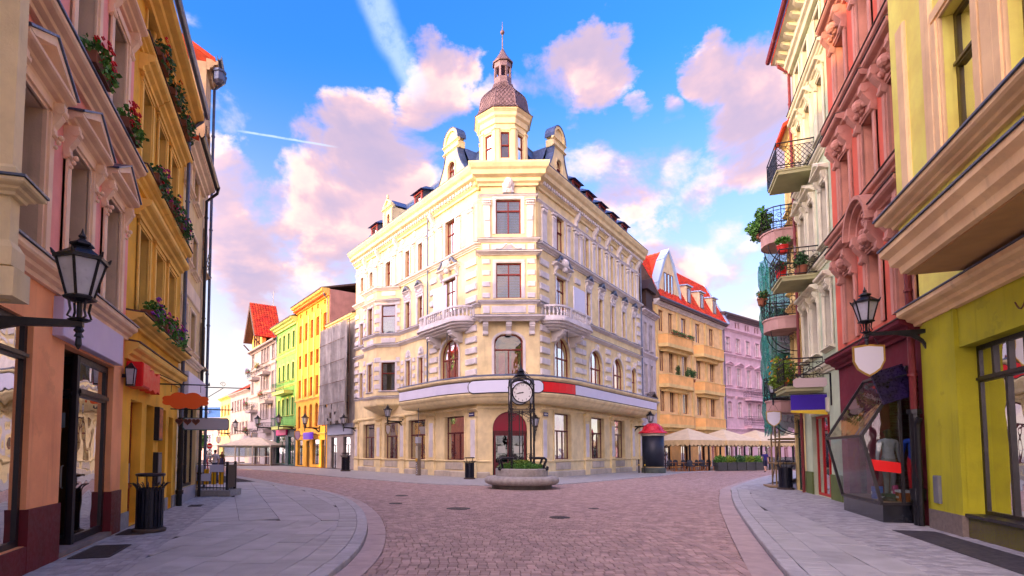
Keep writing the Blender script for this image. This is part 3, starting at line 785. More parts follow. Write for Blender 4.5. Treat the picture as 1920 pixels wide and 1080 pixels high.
    for x, z0, z1, in ((-11.4, 1.2, 2.1), (-12.3, 1.2, 1.8), (-7.3, 1.2, 2.6)): part('blue_poster', MB().box(x - .4, x + .4, .6, .62, z0, z1), mat('blue_poster', srgb(60, 96, 190), .6, var=.5, vscale=3), FL)
    # --- street door in the cut corner
    door = MB(); dz = 2.85
    for sx in (-1, 1):
        x0, x1 = sorted((sx * .02, sx * 1.03))
        door.box(x0, x0 + .13, .16, .24, .0, dz); door.box(x1 - .13, x1, .16, .24, .0, dz)
        door.box(x0 + .13, x1 - .13, .16, .24, .0, .95); door.box(x0 + .13, x1 - .13, .16, .24, dz - .18, dz)
        door.bev(x0 + .2, x1 - .2, .13, .16, .18, .80, .025)
    door.box(-1.1, 1.1, .12, .26, dz, dz + .14)
    d = part('door', door, WOODDK, FC @ T(.05))
    for sx in (-1, 1):
        x0, x1 = sorted((sx * .15, sx * .90)); MB().box(x0, x1, .19, .2, .95, dz - .18).build('pane', GLS, d)
        MB().box(x0 + .12, x1 - .12, .182, .188, 1.55, 2.0).build('notice', mat('paper_notice', (.45, .48, .42), .7), d)
        MB().tube([(sx * .09, .14, 1.05), (sx * .09, .09, 1.07), (sx * .09, .09, 1.3), (sx * .09, .14, 1.32)], .014, 6).build('handle', mat('brass', (.5, .36, .12), .3, .9), d)
    tm = MB(); N = 16
    tm.prism([(-1.08, dz + .14), (1.08, dz + .14)] + [(1.08 * math.cos(math.pi * k / N), 3.15 + 1.06 * math.sin(math.pi * k / N)) for k in range(N + 1)], 'y', .17, .22)
    part('fanlight_panel', tm, mat('crimson_panel', srgb(140, 0, 42), .35), FC @ T(.05))
    part('door_step', MB().box(-1.3, 1.3, -.45, .3, -.1, .06), STONEG, FC @ T(.05))
    part('arch_moulding', surround(MB(), .05, 0, 2.2, 4.23, .2, .05, 0, 1.1), CREAM, FC)
    # --- ground floor: plinth, recessed panels, pilasters
    mb = MB(); mb.sweep(path, [(-.02, -.12), (.10, -.12), (.10, .30), (.05, .36), (-.02, .36)]); 
    # cut the doorway out of the plinth by building it in runs
    mb = MB()
    pr = [(-.02, -.12), (.10, -.12), (.10, .28), (.05, .34), (-.02, .34)]
    mb.sweep([w2(FL, LA), w2(FL, 0), w2(FC, -1.25)], pr); mb.sweep([w2(FC, 1.35), w2(FRR, 0), w2(FRR, RB)], pr)
    part('plinth', mb, STUCG)
    for F, ops in ((FL, shopL), (FRR, shopR + [(18.4, 0, 1.6, 0)])):
        for o in ops: part('plinth_panel', MB().bev(-o[2] / 2 + .1, o[2] / 2 - .1, -.06, .01, .42, .92, .03), STUCG, F @ T(o[0]))
    mb = MB()
    pr = [(-.02, .96), (.05, .96), (.09, 1.0), (.09, 1.05), (-.02, 1.08)]
    mb.sweep([w2(FL, LA), w2(FL, 0), w2(FC, -1.15)], pr); mb.sweep([w2(FC, 1.25), w2(FRR, 0), w2(FRR, RB)], pr)
    # shop window surrounds and the frieze below the canopy
    for F, ops in ((FL, shopL), (FRR, shopR)): dress(root, F, ops, CREAM, .2, .05, .06)
    mb.sweep(path, [(-.02, 4.42), (.06, 4.42), (.12, 4.5), (.12, 4.58), (-.02, 4.64)])
    part('shop_trim', mb, CREAM)
    for F, xs in ((FL, (-.42, -5.55, -9.95, -14.1, -18.6)), (FRR, (.42, 7.05, 12.1, 16.85, 18.9))):
        for x in xs:
            m1 = MB(); w_ = .82
            m1.box(x - w_ / 2, x + w_ / 2, -.13, .01, -.12, .95); m1.mould(x - w_ / 2 - .04, x + w_ / 2 + .04, CORN(.95, .12, .2))
            m1.box(x - w_ / 2 + .03, x + w_ / 2 - .03, -.11, .01, 1.07, 4.1); m1.mould(x - w_ / 2 - .03, x + w_ / 2 + .03, CORN(3.82, .1, .17)); m1.mould(x - w_ / 2 - .05, x + w_ / 2 + .05, CORN(4.22, .22, .24))
            p = part('pilaster', m1, CREAM, F)
            m2 = MB(); m2.bev(x - .24, x + .24, -.145, -.11, 1.25, 3.7, .02); m2.build('pilaster_panel', CREAMW, p)
    # --- storey bands and the main cornice
    mb = MB(); zc = MB()
    for z, h, o in ((6.3, .2, .14), (10.15, .22, .30), (11.05, .20, .26), (14.95, .30, .38)):
        part('storey_band', MB().sweep(path, CORN(z, h, o)), CREAMW); part('band_flashing', MB().sweep(path, [(-.02, z + h + .04), (o + .02, z + h + .005), (o + .02, z + h + .035), (-.02, z + h + .075)]), ZINC)
    part('storey_band', MB().sweep(path, CORN(18.05, .16, .12)), CREAMW)
    mb = MB(); mb.sweep(path, [(-.02, 18.85), (.14, 18.85), (.16, 19.0), (.30, 19.1), (.30, 19.32), (.62, 19.45), (.66, 19.7), (.80, 19.82), (.92, 20.05), (.92, 20.16), (-.02, 20.3)])
    part('cornice', mb, CREAM)
    zc.sweep(path, [(-.02, 20.3), (.95, 20.165), (.95, 20.2), (-.02, 20.36)])
    part('lead_flashing', zc, ZINC)
    mb = MB()
    for F, a, b in ((FL, LA, 0), (FRR, 0, RB), (FC, -2, 2)):
        mb.X = F; k = int((b - a) / .34)
        for i in range(k): x = a + (b - a) * (i + .5) / k; mb.box(x - .09, x + .09, -.44, -.28, 19.14, 19.34)
    mb.X = None; tag(part('dentils', mb, CREAMW), kind='stuff')
    for F, xs in ((FL, (-5.4, -11, -14.3, -16.9)), (FRR, (5.6, 8.9, 11.4, 13.9, 16.4, 18.6))):      # frieze consoles and rosettes
        for x in xs:
            m1 = MB(); console(m1, x, 19.1, .26, .42, 1.0); part('frieze_console', m1, CREAMW, F)
    for F, xs in ((FL, (-8.3, -10.2, -12.6, -15.9, -18)), (FRR, (7.65, 10.1, 12.65, 15.1, 17.55))):
        for x in xs:
            m1 = MB(); 
            for r, o in ((.26, .03), (.19, .06), (.09, .10)): m1.lathe([(r, -o), (r * .9, -o - .02), (.001, -o - .03)], 14)
            for k in range(10):
                a = 2 * math.pi * k / 10; m1.ball((math.cos(a) * .14, math.sin(a) * .14, -.08), .035, 6, 4)
            part('rosette', m1, CREAMW, F @ T(x, .0, 18.62) @ Matrix.Rotation(R_(-90), 4, 'X'))
    # --- rusticated piers: each banded block its own stone
    bl = {}
    def block(F, x, z, w, h, o=.10):
        k = (round(w, 2), round(h, 2), o)
        if k not in bl: bl[k] = MB().bev(-w / 2, w / 2, -o, .01, 0, h, .035).mesh('quoin', CREAMW)
        link('quoin', bl[k], root, F @ T(x, 0, z))
    for F, xs in ((FL, ((-.66, 1.2), (-5.3, 1.0), (-18.75, .8))), (FRR, ((.66, 1.2), (5.75, 1.1), (6.7, .7), (11.4, 1.0), (16.0, .9), (18.75, .9)))):
        for x, w_ in xs:
            if x in (18.75,): w_ = .8
            for k in range(5): block(F, x, 6.62 + k * .72, w_, .40, .14)
    for F, xs in ((FL, ((-.66, 1.2), (-5.35, .9), (-18.75, .8))), (FRR, ((.66, 1.2), (5.8, .9), (18.85, .8)))):
        for x, w_ in xs:
            for k in range(4): block(F, x, 11.45 + k * .82, w_, .42, .12)
    for x in (-8.25, -6.35, -10.1): 
        for k in range(4): block(FL, x, 6.7 + k * .62, .42, .34, .08)
    # tall flat pilasters of the top storey with carved capitals
    for F, xs in ((FL, (-.7, -2.1, -4.4, -5.6, -6.4, -8.35, -10.4, -11.5, -13.8, -14.9, -16.85)), (FRR, (.7, 2.1, 4.4, 5.6, 6.5, 8.85, 11.4, 13.9, 16.35, 18.7))):
        for x in xs:
            w_ = .62 if abs(x) in (.7, 5.6) else .4
            m1 = MB(); m1.box(x - w_ / 2, x + w_ / 2, -.10, .01, 15.3, 17.75); m1.box(x - w_ / 2 - .05, x + w_ / 2 + .05, -.15, .01, 15.3, 15.6)
            m1.box(x - w_ / 2 - .03, x + w_ / 2 + .03, -.14, .01, 17.45, 17.5)
            for k in (-1, 0, 1): m1.ball((x + k * w_ * .33, -.12, 17.66), w_ * .2, 7, 5)
            m1.box(x - w_ / 2 - .06, x + w_ / 2 + .06, -.19, .01, 17.82, 17.95)
            part('pilaster', m1, CREAMW, F)
    # --- window dressings
    for F, ops in ((FL, upL1 + upL2 + upL3), (FRR, upR1 + upR2 + upR3), (FC, chU)):
        dress(root, F, [o for o in ops if (o + (0,))[4]], CREAMW, .17, .07, 0); dress(root, F, [o for o in ops if not (o + (0,))[4]], CREAMW, .17, .07, .08)
    for F, ops in ((FL, upL1[:1]), (FRR, upR1)):
        for o in ops:
            m1 = MB(); zt = o[1] + o[3]; m1.prism([(o[0] - .13, zt - .02), (o[0] + .13, zt - .02), (o[0] + .2, zt + .5), (o[0] - .2, zt + .5)], 'y', -.2, .01); m1.ball((o[0], -.2, zt + .26), .11, 8, 5)
            part('keystone', m1, CREAMW, F)
    for F, ops in ((FL, upL2[1:3]), (FRR, upR2[1:])):
        for o in ops:
            zt = o[1] + o[3] + .2
            m1 = MB(); m1.bev(o[0] - .42, o[0] + .42, -.08, .01, zt, zt + .42, .03)
            for k in range(7): m1.ball((o[0] - .3 + .1 * k, -.09, zt + .2 + .07 * math.sin(k * 2.1)), .06, 6, 4)
            for sg in (-1, 1): console(m1, o[0] + sg * .46, zt + .5, .12, .2, .55)
            m1.mould(o[0] - .6, o[0] + .6, CORN(zt + .48, .14, .3)); h_ = part('window_hood', m1, CREAMW, F)
            m2 = MB()
            for sg in (-1, 1): m2.prism([(o[0] + sg * .5, zt + .66), (o[0] + sg * .06, zt + 1.08), (o[0] + sg * .06, zt + .96), (o[0] + sg * .34, zt + .66)], 'y', -.3, .01)
            m2.tube([(o[0], -.31, zt + .93), (o[0], .01, zt + .93)], .13, 8); m2.build('hood_cap', ZINC, h_)
    for F, o in ((FL, upL2[0]), (FRR, upR2[0])):
        zt = o[1] + o[3] + .2; m1 = MB(); m1.mould(o[0] - 1.35, o[0] + 1.35, CORN(zt + .35, .22, .4)); m1.ball((o[0], -.26, zt + .75), .34, 10, 7); m1.ball((o[0], -.3, zt + .3), .2, 8, 6)
        for sg in (-1, 1):
            console(m1, o[0] + sg * 1.0, zt + .36, .18, .28, .6); m1.tube([(o[0] + sg * (.35 + .12 * k), -.2, zt + .62 + .42 * math.exp(-((k - 1.5) / 2.2) ** 2)) for k in range(8)], .09, 7)
        h_ = part('window_hood', m1, CREAMW, F)
        m2 = MB()
        for sg in (-1, 1): m2.tube([(o[0] + sg * (.36 + .12 * k), -.27, zt + .70 + .42 * math.exp(-((k - 1.5) / 2.2) ** 2)) for k in range(8)], .10, 6)
        m2.build('hood_cap', ZINC, h_)
    for o in upL1[1:3]:                                                       # shell tympana over the small lower windows
        m1 = MB(); zt = o[1] + o[3] + .25; m1.prism([(o[0] + .42 * math.cos(math.pi * k / 10), zt + .62 * math.sin(math.pi * k / 10)) for k in range(11)], 'y', -.05, .01)
        for k in range(5):
            a = math.pi * (k + .5) / 5; m1.tube([(o[0], -.07, zt + .05), (o[0] + .34 * math.cos(a), -.07, zt + .5 * math.sin(a))], .035, 6)
        part('shell_ornament', m1, CREAMW, FL)
    # --- two-storey bay window on the left face
    bs, bh, ba = -13.1, 2.6, 1.4
    bp = [(bs - bh, 0), (bs - bh + ba, -ba), (bs + bh - ba, -ba), (bs + bh, 0)]
    for z0, z1 in ((6.0, 10.2), (10.2, 14.95)): pass
    bayw = MB(); segs = []
    for p, q in zip(bp, bp[1:]):
        dv = Vector((q[0] - p[0], q[1] - p[1])); L = dv.length; Fb = FL @ frame(p, dv); segs.append((Fb, L))
        ww = 1.0 if L > 2.1 else 1.15
        if L > 2.1: ww = .85
        ops = [(L / 2, Z1, ww, 2.3), (L / 2, Z2 - .1, ww, 2.3)]
        bayw.X = Fb; wall(bayw, 0, L, 5.35, 14.95, ops, .22)
        for i, o in enumerate(ops): window(root, Fb @ T(o[0], .14, o[1]), o[2], o[3], WOODRED, (.62, 1, 1), curtain=1, blind=(i == 1 and L < 2.1))
        dress(root, Fb, ops, CREAMW, .17, .06, .05)
        for z in (10.35, 14.2): part('bay_panel', MB().bev(L / 2 - .6, L / 2 + .6, -.04, .01, z + .1, z + .5, .025), CREAMW, Fb)
        for z0 in (6.7, 11.4):
            for k in range(4):
                for x in (.17, L - .17): block(Fb, x, z0 + k * .72, .34, .4, .07)
    bayw.X = None; part('bay_wall', bayw, CREAM)
    bpl = [tuple((FL @ Vector((p[0], p[1], 0))).xy) for p in bp]
    mb = MB(); zz = MB()
    for z, h, o in ((5.9, .2, .18), (10.1, .24, .26), (11.02, .2, .2), (13.75, .22, .26), (14.75, .26, .28)):
        part('bay_moulding', MB().sweep(bpl, CORN(z, h, o)), CREAMW); zz.sweep(bpl, [(-.02, z + h + .04), (o + .02, z + h + .005), (o + .02, z + h + .03), (-.02, z + h + .07)])
    cen = Vector((sum(p[0] for p in bpl) / 4, sum(p[1] for p in bpl) / 4))
    zz.add([(p[0], p[1], 15.08) for p in bpl] + [(p[0], p[1], 5.36) for p in bpl], [(0, 1, 2, 3), (7, 6, 5, 4)])
    part('bay_roof', zz, ZINC)
    mb = MB()
    for k in range(5): mb.sweep(bpl, [(-1.2 + .24 * k, 4.72 + .125 * k), (-.96 + .24 * k, 4.85 + .125 * k), (-.96 + .24 * k, 4.97 + .125 * k), (-1.2 + .24 * k, 4.85 + .125 * k)])
    part('bay_corbel', mb, CREAM)
    # --- canopy over the ground floor, rounded at the corner, with its sign panels
    def rounded(o, sL, sR):
        a, b, c, d_ = w2(FL, sL, o), None, None, w2(FRR, sR, o)
        pts = [w2(FL, sL, o)]; p0, p1 = Vector(w2(FL, -2.6, o)), Vector(w2(FRR, 2.6, o)); q = Vector(w2(FC, 0, o))
        ctrl = Vector(((p0.x + p1.x) / 2, 2 * q.y - .5 * (p0.y + p1.y))); n = 18
        for i in range(n + 1):
            t = i / n; v = p0 * (1 - t) ** 2 + ctrl * 2 * t * (1 - t) + p1 * t * t; pts.append((v.x, v.y))
        return pts + [w2(FRR, sR, o)]
    cp = rounded(1.45, -7.9, 19.1)
    mb = MB()
    mb.sweep(cp, [(-1.5, 4.72), (-.55, 4.72), (-.42, 4.78), (-.30, 4.78), (-.18, 4.9), (-.10, 5.04), (-.02, 5.10), (.06, 5.24), (.06, 5.32), (-.04, 5.36), (-.04, 6.06), (.05, 6.12), (.14, 6.22), (.14, 6.32), (-1.5, 6.42)])
    can = part('canopy', mb, CREAM)
    def run(o, i0, i1): return [(p[0], p[1]) for p in rounded(1.45 + o, -7.88, 19.08)][i0:i1]
    full = rounded(1.45, -7.88, 19.08)
    def sub(t0, t1):
        L = [0]
        for p, q in zip(full, full[1:]): L.append(L[-1] + math.dist(p, q))
        tot = L[-1]; r = []
        def at(d):
            for i in range(1, len(L)):
                if d <= L[i]: k = (d - L[i - 1]) / (L[i] - L[i - 1]); return (full[i - 1][0] + (full[i][0] - full[i - 1][0]) * k, full[i - 1][1] + (full[i][1] - full[i - 1][1]) * k)
            return full[-1]
        ds = [t0 * tot] + [d for d in L if t0 * tot < d < t1 * tot] + [t1 * tot]
        return [at(d) for d in ds]
    pm = [(-.02, 5.40), (.03, 5.40), (.03, 6.03), (-.02, 6.03)]
    edge = mat('black_sign_edge', (.01, .01, .015), .4)
    def sx(u0, u1):   # fractions along the canopy
        return sub(u0, u1)
    tl = .2835
    for nm, a, b, m_ in (('sign_panel', .0, .258, WHITEP), ('sign_panel', .393, .488, REDP), ('sign_panel', .490, 1.0, WHITEP)):
        sp = MB().sweep(sx(a, b), pm).build(nm, m_, can)
    MB().sweep(sx(0, 1), [(-.02, 5.345), (.05, 5.345), (.05, 5.385), (-.02, 5.385)]).build('sign_trim', edge, can)
    MB().sweep(sx(0, 1), [(-.02, 6.04), (.04, 6.04), (.04, 6.075), (-.02, 6.075)]).build('sign_trim', edge, can)
    # centre sign: a long plate with round ends standing proud
    csub = sub(.243, .397); h0, h1 = 5.26, 6.14
    def pill(o, g):
        tot = sum(math.dist(p, q) for p, q in zip(csub, csub[1:])); cs = []; n = 40
        acc = [0]
        for p, q in zip(csub, csub[1:]): acc.append(acc[-1] + math.dist(p, q))
        def at(d):
            d = min(max(d, 0), tot)
            for i in range(1, len(acc)):
                if d <= acc[i] + 1e-9: k = (d - acc[i - 1]) / (acc[i] - acc[i - 1]); return (csub[i - 1][0] + (csub[i][0] - csub[i - 1][0]) * k, csub[i - 1][1] + (csub[i][1] - csub[i - 1][1]) * k)
            return csub[-1]
        r = (h1 - h0) / 2; zc_ = (h0 + h1) / 2; m1 = MB(); V = []; 
        ds = [r * (1 - math.cos(math.pi / 2 * k / 8)) for k in range(9)]; ds = ds + [r + (tot - 2 * r) * k / 16 for k in range(1, 16)] + [tot - q for q in ds[::-1]]
        Fc = []; 
        for d in ds:
            hh = math.sqrt(max(0, r * r - max(0, r - d, d - (tot - r)) ** 2)); hh = max(.004, hh - g)
            x, y = at(min(max(d, g), tot - g)); 
            V += [(x, y - o, zc_ - hh), (x, y - o, zc_ + hh), (x, y - o + .06, zc_ - hh), (x, y - o + .06, zc_ + hh)]
        k = len(ds)
        for i in range(k - 1):
            a, b = i * 4, (i + 1) * 4
            Fc += [(a, b, b + 1, a + 1), (a + 2, a + 3, b + 3, b + 2), (a, a + 2, b + 2, b), (a + 1, b + 1, b + 3, a + 3)]
        return m1.add(V, Fc)
    pill(.09, 0).build('sign_frame', edge, can); pill(.105, .07).build('sign_panel', mat('blank_sign_white', srgb(222, 228, 246), .4), can)
    MB().sweep(sx(0, 1), [(-.05, 6.43), (.16, 6.33), (.16, 6.36), (-.05, 6.47)]).build('lead_flashing', ZINC, can)
    # --- cut corner above the canopy: shallow projecting frontispiece, two storeys
    mb = MB(); cw = 1.78
    wb = wall(MB(), -cw, cw, 10.3, 18.9, [(0, 11.5, 1.62, 2.3), (0, 15.7, 1.62, 2.3)], .25, -.5)
    wb.add([(-cw, -.5, 10.3), (-cw, .02, 10.3), (-cw, .02, 18.9), (-cw, -.5, 18.9)], [(0, 1, 2, 3)]); wb.add([(cw, -.5, 10.3), (cw, .02, 10.3), (cw, .02, 18.9), (cw, -.5, 18.9)], [(0, 1, 2, 3)])
    part('corner_wall', wb, CREAM, FC)
    window(root, FC @ T(0, -.33, 11.5), 1.62, 2.3, WOODRED, (.68, 2, 2), blind=True, bar=.07); window(root, FC @ T(0, -.33, 15.7), 1.62, 2.3, WOODRED, (.68, 2, 2), blind=True, bar=.07)
    cpth = [(-cw, .0), (-cw, -.5), (cw, -.5), (cw, .0)]; mb = MB(); zz = MB()
    for z, h, o in ((10.0, .32, .42), (11.1, .2, .2), (14.3, .22, .35), (15.15, .22, .24), (18.15, .14, .14)):
        part('corner_band', MB().sweep(cpth, CORN(z, h, o)), CREAMW, FC); part('band_flashing', MB().sweep(cpth, [(-.02, z + h + .04), (o + .02, z + h + .005), (o + .02, z + h + .03), (-.02, z + h + .07)]), ZINC, FC)
    surround(mb, 0, 11.5, 1.62, 2.3, .22, .05, -.5); surround(mb, 0, 15.7, 1.62, 2.3, .22, .05, -.5)
    for sg in (-1, 1):
        mb.bev(sg * 1.45 - .22, sg * 1.45 + .22, -.56, -.49, 10.5, 11.0, .03); mb.bev(sg * 1.45 - .22, sg * 1.45 + .22, -.56, -.49, 14.62, 15.05, .03)
        mb.prism([(sg * 1.18, 15.45), (sg * 1.52, 15.45), (sg * 1.62, 17.6), (sg * 1.20, 17.6)] if sg > 0 else [(-1.52, 15.45), (-1.18, 15.45), (-1.20, 17.6), (-1.62, 17.6)], 'y', -.62, -.49)
        mb.box(*sorted((sg * 1.12, sg * 1.68)), -.68, -.49, 17.6, 17.66)
        for k in range(4): mb.ball((sg * 1.4 + (k - 1.5) * .13, -.64, 17.78), .09, 7, 5)
        mb.box(*sorted((sg * 1.1, sg * 1.7)), -.70, -.49, 17.9, 17.98); mb.bev(*sorted((sg * 1.2, sg * 1.55)), -.67, -.6, 16.55, 16.85, .02)
        mb.tube([(sg * (.12 + .1 * k), -.72, 14.55 + .42 * math.exp(-(k / 2.6) ** 2) + .02 * k) for k in range(8)], .07, 6)
    mb.bev(-1.1, 1.1, -.54, -.49, 10.52, 10.98, .03); mb.bev(-1.1, 1.1, -.53, -.49, 14.66, 15.02, .02)
    part('corner_trim', mb, CREAMW, FC)
    for k in range(4):
        for sg in (-1, 1): block(FC @ T(0, -.5), sg * 1.45, 11.5 + k * .74, .5, .34, .06)
    for x in (-1.5, 0, 1.5): m1 = MB(); console(m1, x, 10.0, .34, .5, .85); part('carved_console', m1, CREAMW, FC)
    m1 = MB()                                                                  # mask above the top window
    m1.ball((0, -.62, 19.0), .34, 12, 8, 1.25); m1.ball((0, -.9, 18.95), .08, 6, 5, 1.4)
    for sg in (-1, 1): m1.ball((sg * .14, -.86, 19.1), .07, 6, 4); m1.tube([(sg * (.3 + .05 * math.sin(k)), -.6, 19.35 - .16 * k) for k in range(7)], .10, 6)
    for k in range(5): m1.tube([(-.2 + .1 * k, -.72, 18.75), (-.16 + .08 * k, -.74, 18.35)], .06, 6, r1=.02)
    part('carved_mask', m1, CREAMW, FC)
    mb = MB(); mb.sweep([(-cw, .3), (-cw, -.5), (cw, -.5), (cw, .3)], [(-.02, 18.85), (.14, 18.85), (.16, 19.0), (.30, 19.1), (.30, 19.32), (.55, 19.45), (.6, 19.72), (.72, 19.84), (.82, 20.07), (.82, 20.2), (-.02, 20.33)])
    part('corner_cornice', mb, CREAM, FC)
    # --- balconies beside the corner
    for F, sc_ in ((FL, -3.25), (FRR, 3.2)):
        bw = 3.0; o = 1.35; n = 10
        def outl(e): return [(sc_ - bw - e * .3, 0.05)] + [(sc_ - (bw + e) * math.cos(math.pi * k / (2 * n)) if False else sc_ - (bw * .62 + e) - (bw * .38) * math.cos(math.pi / 2 * k / n), -(o + e) * math.sin(math.pi / 2 * k / n)) for k in range(n + 1)] + [(sc_ + (bw * .62 + e) + (bw * .38) * math.sin(math.pi / 2 * k / n) if False else sc_ + (bw * .62 + e) + bw * .38 * math.cos(math.pi / 2 * (n - k) / n), -(o + e) * math.sin(math.pi / 2 * (n - k) / n)) for k in range(n + 1)] + [(sc_ + bw + e * .3, .05)]
        mb = MB()
        for e, z0, z1 in ((-.55, 9.72, 9.86), (-.30, 9.86, 10.0), (-.08, 10.0, 10.14), (.06, 10.14, 10.26), (.0, 10.26, 10.36)): mb.prism(outl(e), 'z', z0, z1)
        bal = part('balcony', mb, CREAMW, F)
        P = outl(-.12)[1:-1]; mb = MB(); mb.sweep(P, [(-.09, 11.08), (.09, 11.08), (.09, 11.2), (-.09, 11.2)]); mb.sweep(P, [(-.08, 10.36), (.08, 10.36), (.08, 10.5), (-.08, 10.5)]); mb.build('handrail', CREAMW, bal)
        L = [0]
        for p, q in zip(P, P[1:]): L.append(L[-1] + math.dist(p, q))
        bm_ = MB().lathe([(.06, 0), (.06, .05), (.035, .08), (.075, .2), (.07, .27), (.035, .42), (.03, .46), (.055, .5), (.055, .58)], 8).mesh('baluster', CREAMW, True)
        k = int(L[-1] / .26)
        for i in range(k + 1):
            d = L[-1] * i / k
            for j in range(1, len(L)):
                if d <= L[j] + 1e-6:
                    t = (d - L[j - 1]) / (L[j] - L[j - 1]); x = P[j - 1][0] + (P[j][0] - P[j - 1][0]) * t; y = P[j - 1][1] + (P[j][1] - P[j - 1][1]) * t; break
            if i in (0, k // 3, 2 * k // 3, k): MB().cbox(x, y, 10.79, .22, .22, .58).build('baluster_pier', CREAMW, bal)
            else: link('baluster', bm_, bal, T(x, y, 10.5))
        for sg in (-1, 1):
            m1 = MB(); console(m1, sc_ + sg * 1.35, 9.75, .4, 1.0, .75); m1.build('balcony_bracket', CREAMW, bal)
        MB().tube([(sc_ + 1.0 * (1 if F is FL else -1), -.9, 9.8), (sc_ + 1.0 * (1 if F is FL else -1), -.9, 8.8)], .03, 6).build('drain_pipe', IRON, bal)
        x0, x1 = (sc_ - .1, sc_ + 1.55) if F is FL else (sc_ - .75, sc_ + 1.05)
        MB().box(x0, x1, -1.32, -1.27, 11.2, 12.75).build('blank_banner', WHITEP, bal)
    # --- slate mansard, dormers and gables
    def mans(F, a, b, ya, za, yb, zb): return [(F @ Vector((a, ya, za))), (F @ Vector((b, ya, za))), (F @ Vector((b, yb, zb))), (F @ Vector((a, yb, zb)))]
    mb = MB(); ip = Vector(w2(FC, 0, -2.6))
    i1 = [w2(FL, LA, -1.7), w2(FL, -.9, -1.7), w2(FRR, .9, -1.7), w2(FRR, RB, -1.7)]; i2 = [w2(FL, LA, -6.0), w2(FL, -4.0, -6.0), w2(FRR, 4.0, -6.0), w2(FRR, RB, -6.0)]
    i0 = [w2(FL, LA, -.1), w2(FL, 0, -.1), w2(FRR, 0, -.1), w2(FRR, RB, -.1)]
    for a, b, za, zb in ((i0, i1, 20.25, 22.9), (i1, i2, 22.9, 24.0)):
        for k in range(3): mb.add([(*a[k], za), (*a[k + 1], za), (*b[k + 1], zb), (*b[k], zb)], [(0, 1, 2, 3)])
    mb.add([(*i0[0], 20.25), (*i1[0], 22.9), (*i2[0], 24.0), (*w2(FL, LA, -9), 20)], [(0, 1, 2, 3)]); mb.add([(*i0[3], 20.25), (*i1[3], 22.9), (*i2[3], 24.0), (*w2(FRR, RB, -9), 20)], [(3, 2, 1, 0)])
    roof = part('roof', mb, SLATE)
    mb = MB()                                                                  # slate courses as thin lapped strips
    for F, a, b in ((FL, LA, -.3), (FRR, .3, RB)):
        mb.X = F
        for k in range(9):
            t0, t1 = k / 9, (k + 1) / 9; off = .45 * (k % 2); x = a + off * .4
            while x < b - .2:
                w_ = min(.45, b - x); y0, y1 = .1 + 1.6 * t0, .1 + 1.6 * t1; z0, z1 = 20.25 + 2.65 * t0, 20.25 + 2.65 * t1
                mb.add([(x + .01, y0 - .05, z0), (x + w_ - .01, y0 - .05, z0), (x + w_ - .01, y1 - .015, z1 + .06), (x + .01, y1 - .015, z1 + .06)], [(0, 1, 2, 3)]); x += .45
    mb.X = None; tag(mb.build('roof_slates', SLATE, roof), kind='stuff')
    MB().sweep([(*p,) for p in i1], [(-.1, 22.88), (.1, 22.82), (.12, 22.95), (-.1, 23.0)]).build('ridge_flashing', ZINC, roof)
    for F, xs in ((FL, (-8.2, -16.0)), (FRR, (6.6, 9.1, 11.6, 14.1, 16.7))):
        for x in xs:
            m1 = wall(MB(), x - .62, x + .62, 20.3, 22.0, [(x, 20.5, .72, 1.3, .2)], .12, .35)
            for sg in (-1, 1): m1.add([(x + sg * .62, .35, 20.3), (x + sg * .62, 1.6, 20.3), (x + sg * .62, 1.6, 22.3), (x + sg * .62, .35, 22.0)], [(0, 1, 2, 3)])
            d = part('dormer', m1, mat('weathered_lead', srgb(88, 92, 96), .6, .2, var=.25, vscale=4), F)
            window(d, T(x, .40, 20.5), .72, 1.3, WOODRED, (.6, 2, 1), rise=.2)
            m2 = MB()
            for sg in (-1, 1): m2.box(*sorted((x + sg * .40, x + sg * .62)), .28, .36, 20.35, 21.95)
            m2.box(x - .66, x + .66, .24, .36, 21.85, 22.02); m2.build('dormer_frame', WOODRED, d)
            m2 = MB(); m2.add([(x - .85, .0, 22.0), (x + .85, .0, 22.0), (x + .85, 1.9, 22.3), (x - .85, 1.9, 22.3), (x - .35, .8, 22.55), (x + .35, .8, 22.55), (x + .35, 1.9, 22.62), (x - .35, 1.9, 22.62)], [(0, 1, 5, 4), (1, 2, 6, 5), (3, 0, 4, 7), (4, 5, 6, 7), (0, 3, 2, 1)])
            m2.build('dormer_roof', SLATE, d)
    for F, x, big in ((FL, -3.0, True), (FRR, 3.0, True), (FL, -12.65, False)):
        if big:
            z = 20.3; shp = [(-2.1, z), (2.1, z)]
            for k in range(9): t = k / 8; shp.append((2.1 - 1.25 * (1 - (1 - t) ** 1.9) - .02 * k, z + .15 + 2.45 * t))
            left = [(-p[0], p[1]) for p in shp[2:]][::-1]; poly = shp + left
            m1 = MB(); m1.X = F @ T(x)
            ops = [(0, z + .35, .85, 1.45, .42)]
            m1.prism([(p[0], p[1]) for p in shp[:1]] + [(-.43, z)] + [(-.43, z + 1.38)] + [(-.43 * math.cos(math.pi * k / 10), z + 1.38 + .42 * math.sin(math.pi * k / 10)) for k in range(11)] + [(.43, z)] + shp[1:] + left, 'y', -.05, .45)
            m1.box(-.43, .43, .0, .4, z, z + .35)
            m1.box(-.86, .86, -.07, .52, z + 2.55, z + 3.05); m1.mould(-.98, .98, CORN(z + 2.5, .14, .18)); m1.mould(-.98, .98, CORN(z + 3.0, .16, .2))
            N = 12; m1.prism([(.86 * math.cos(math.pi * k / N), z + 3.2 + .95 * math.sin(math.pi * k / N)) for k in range(N + 1)], 'y', -.02, .5)
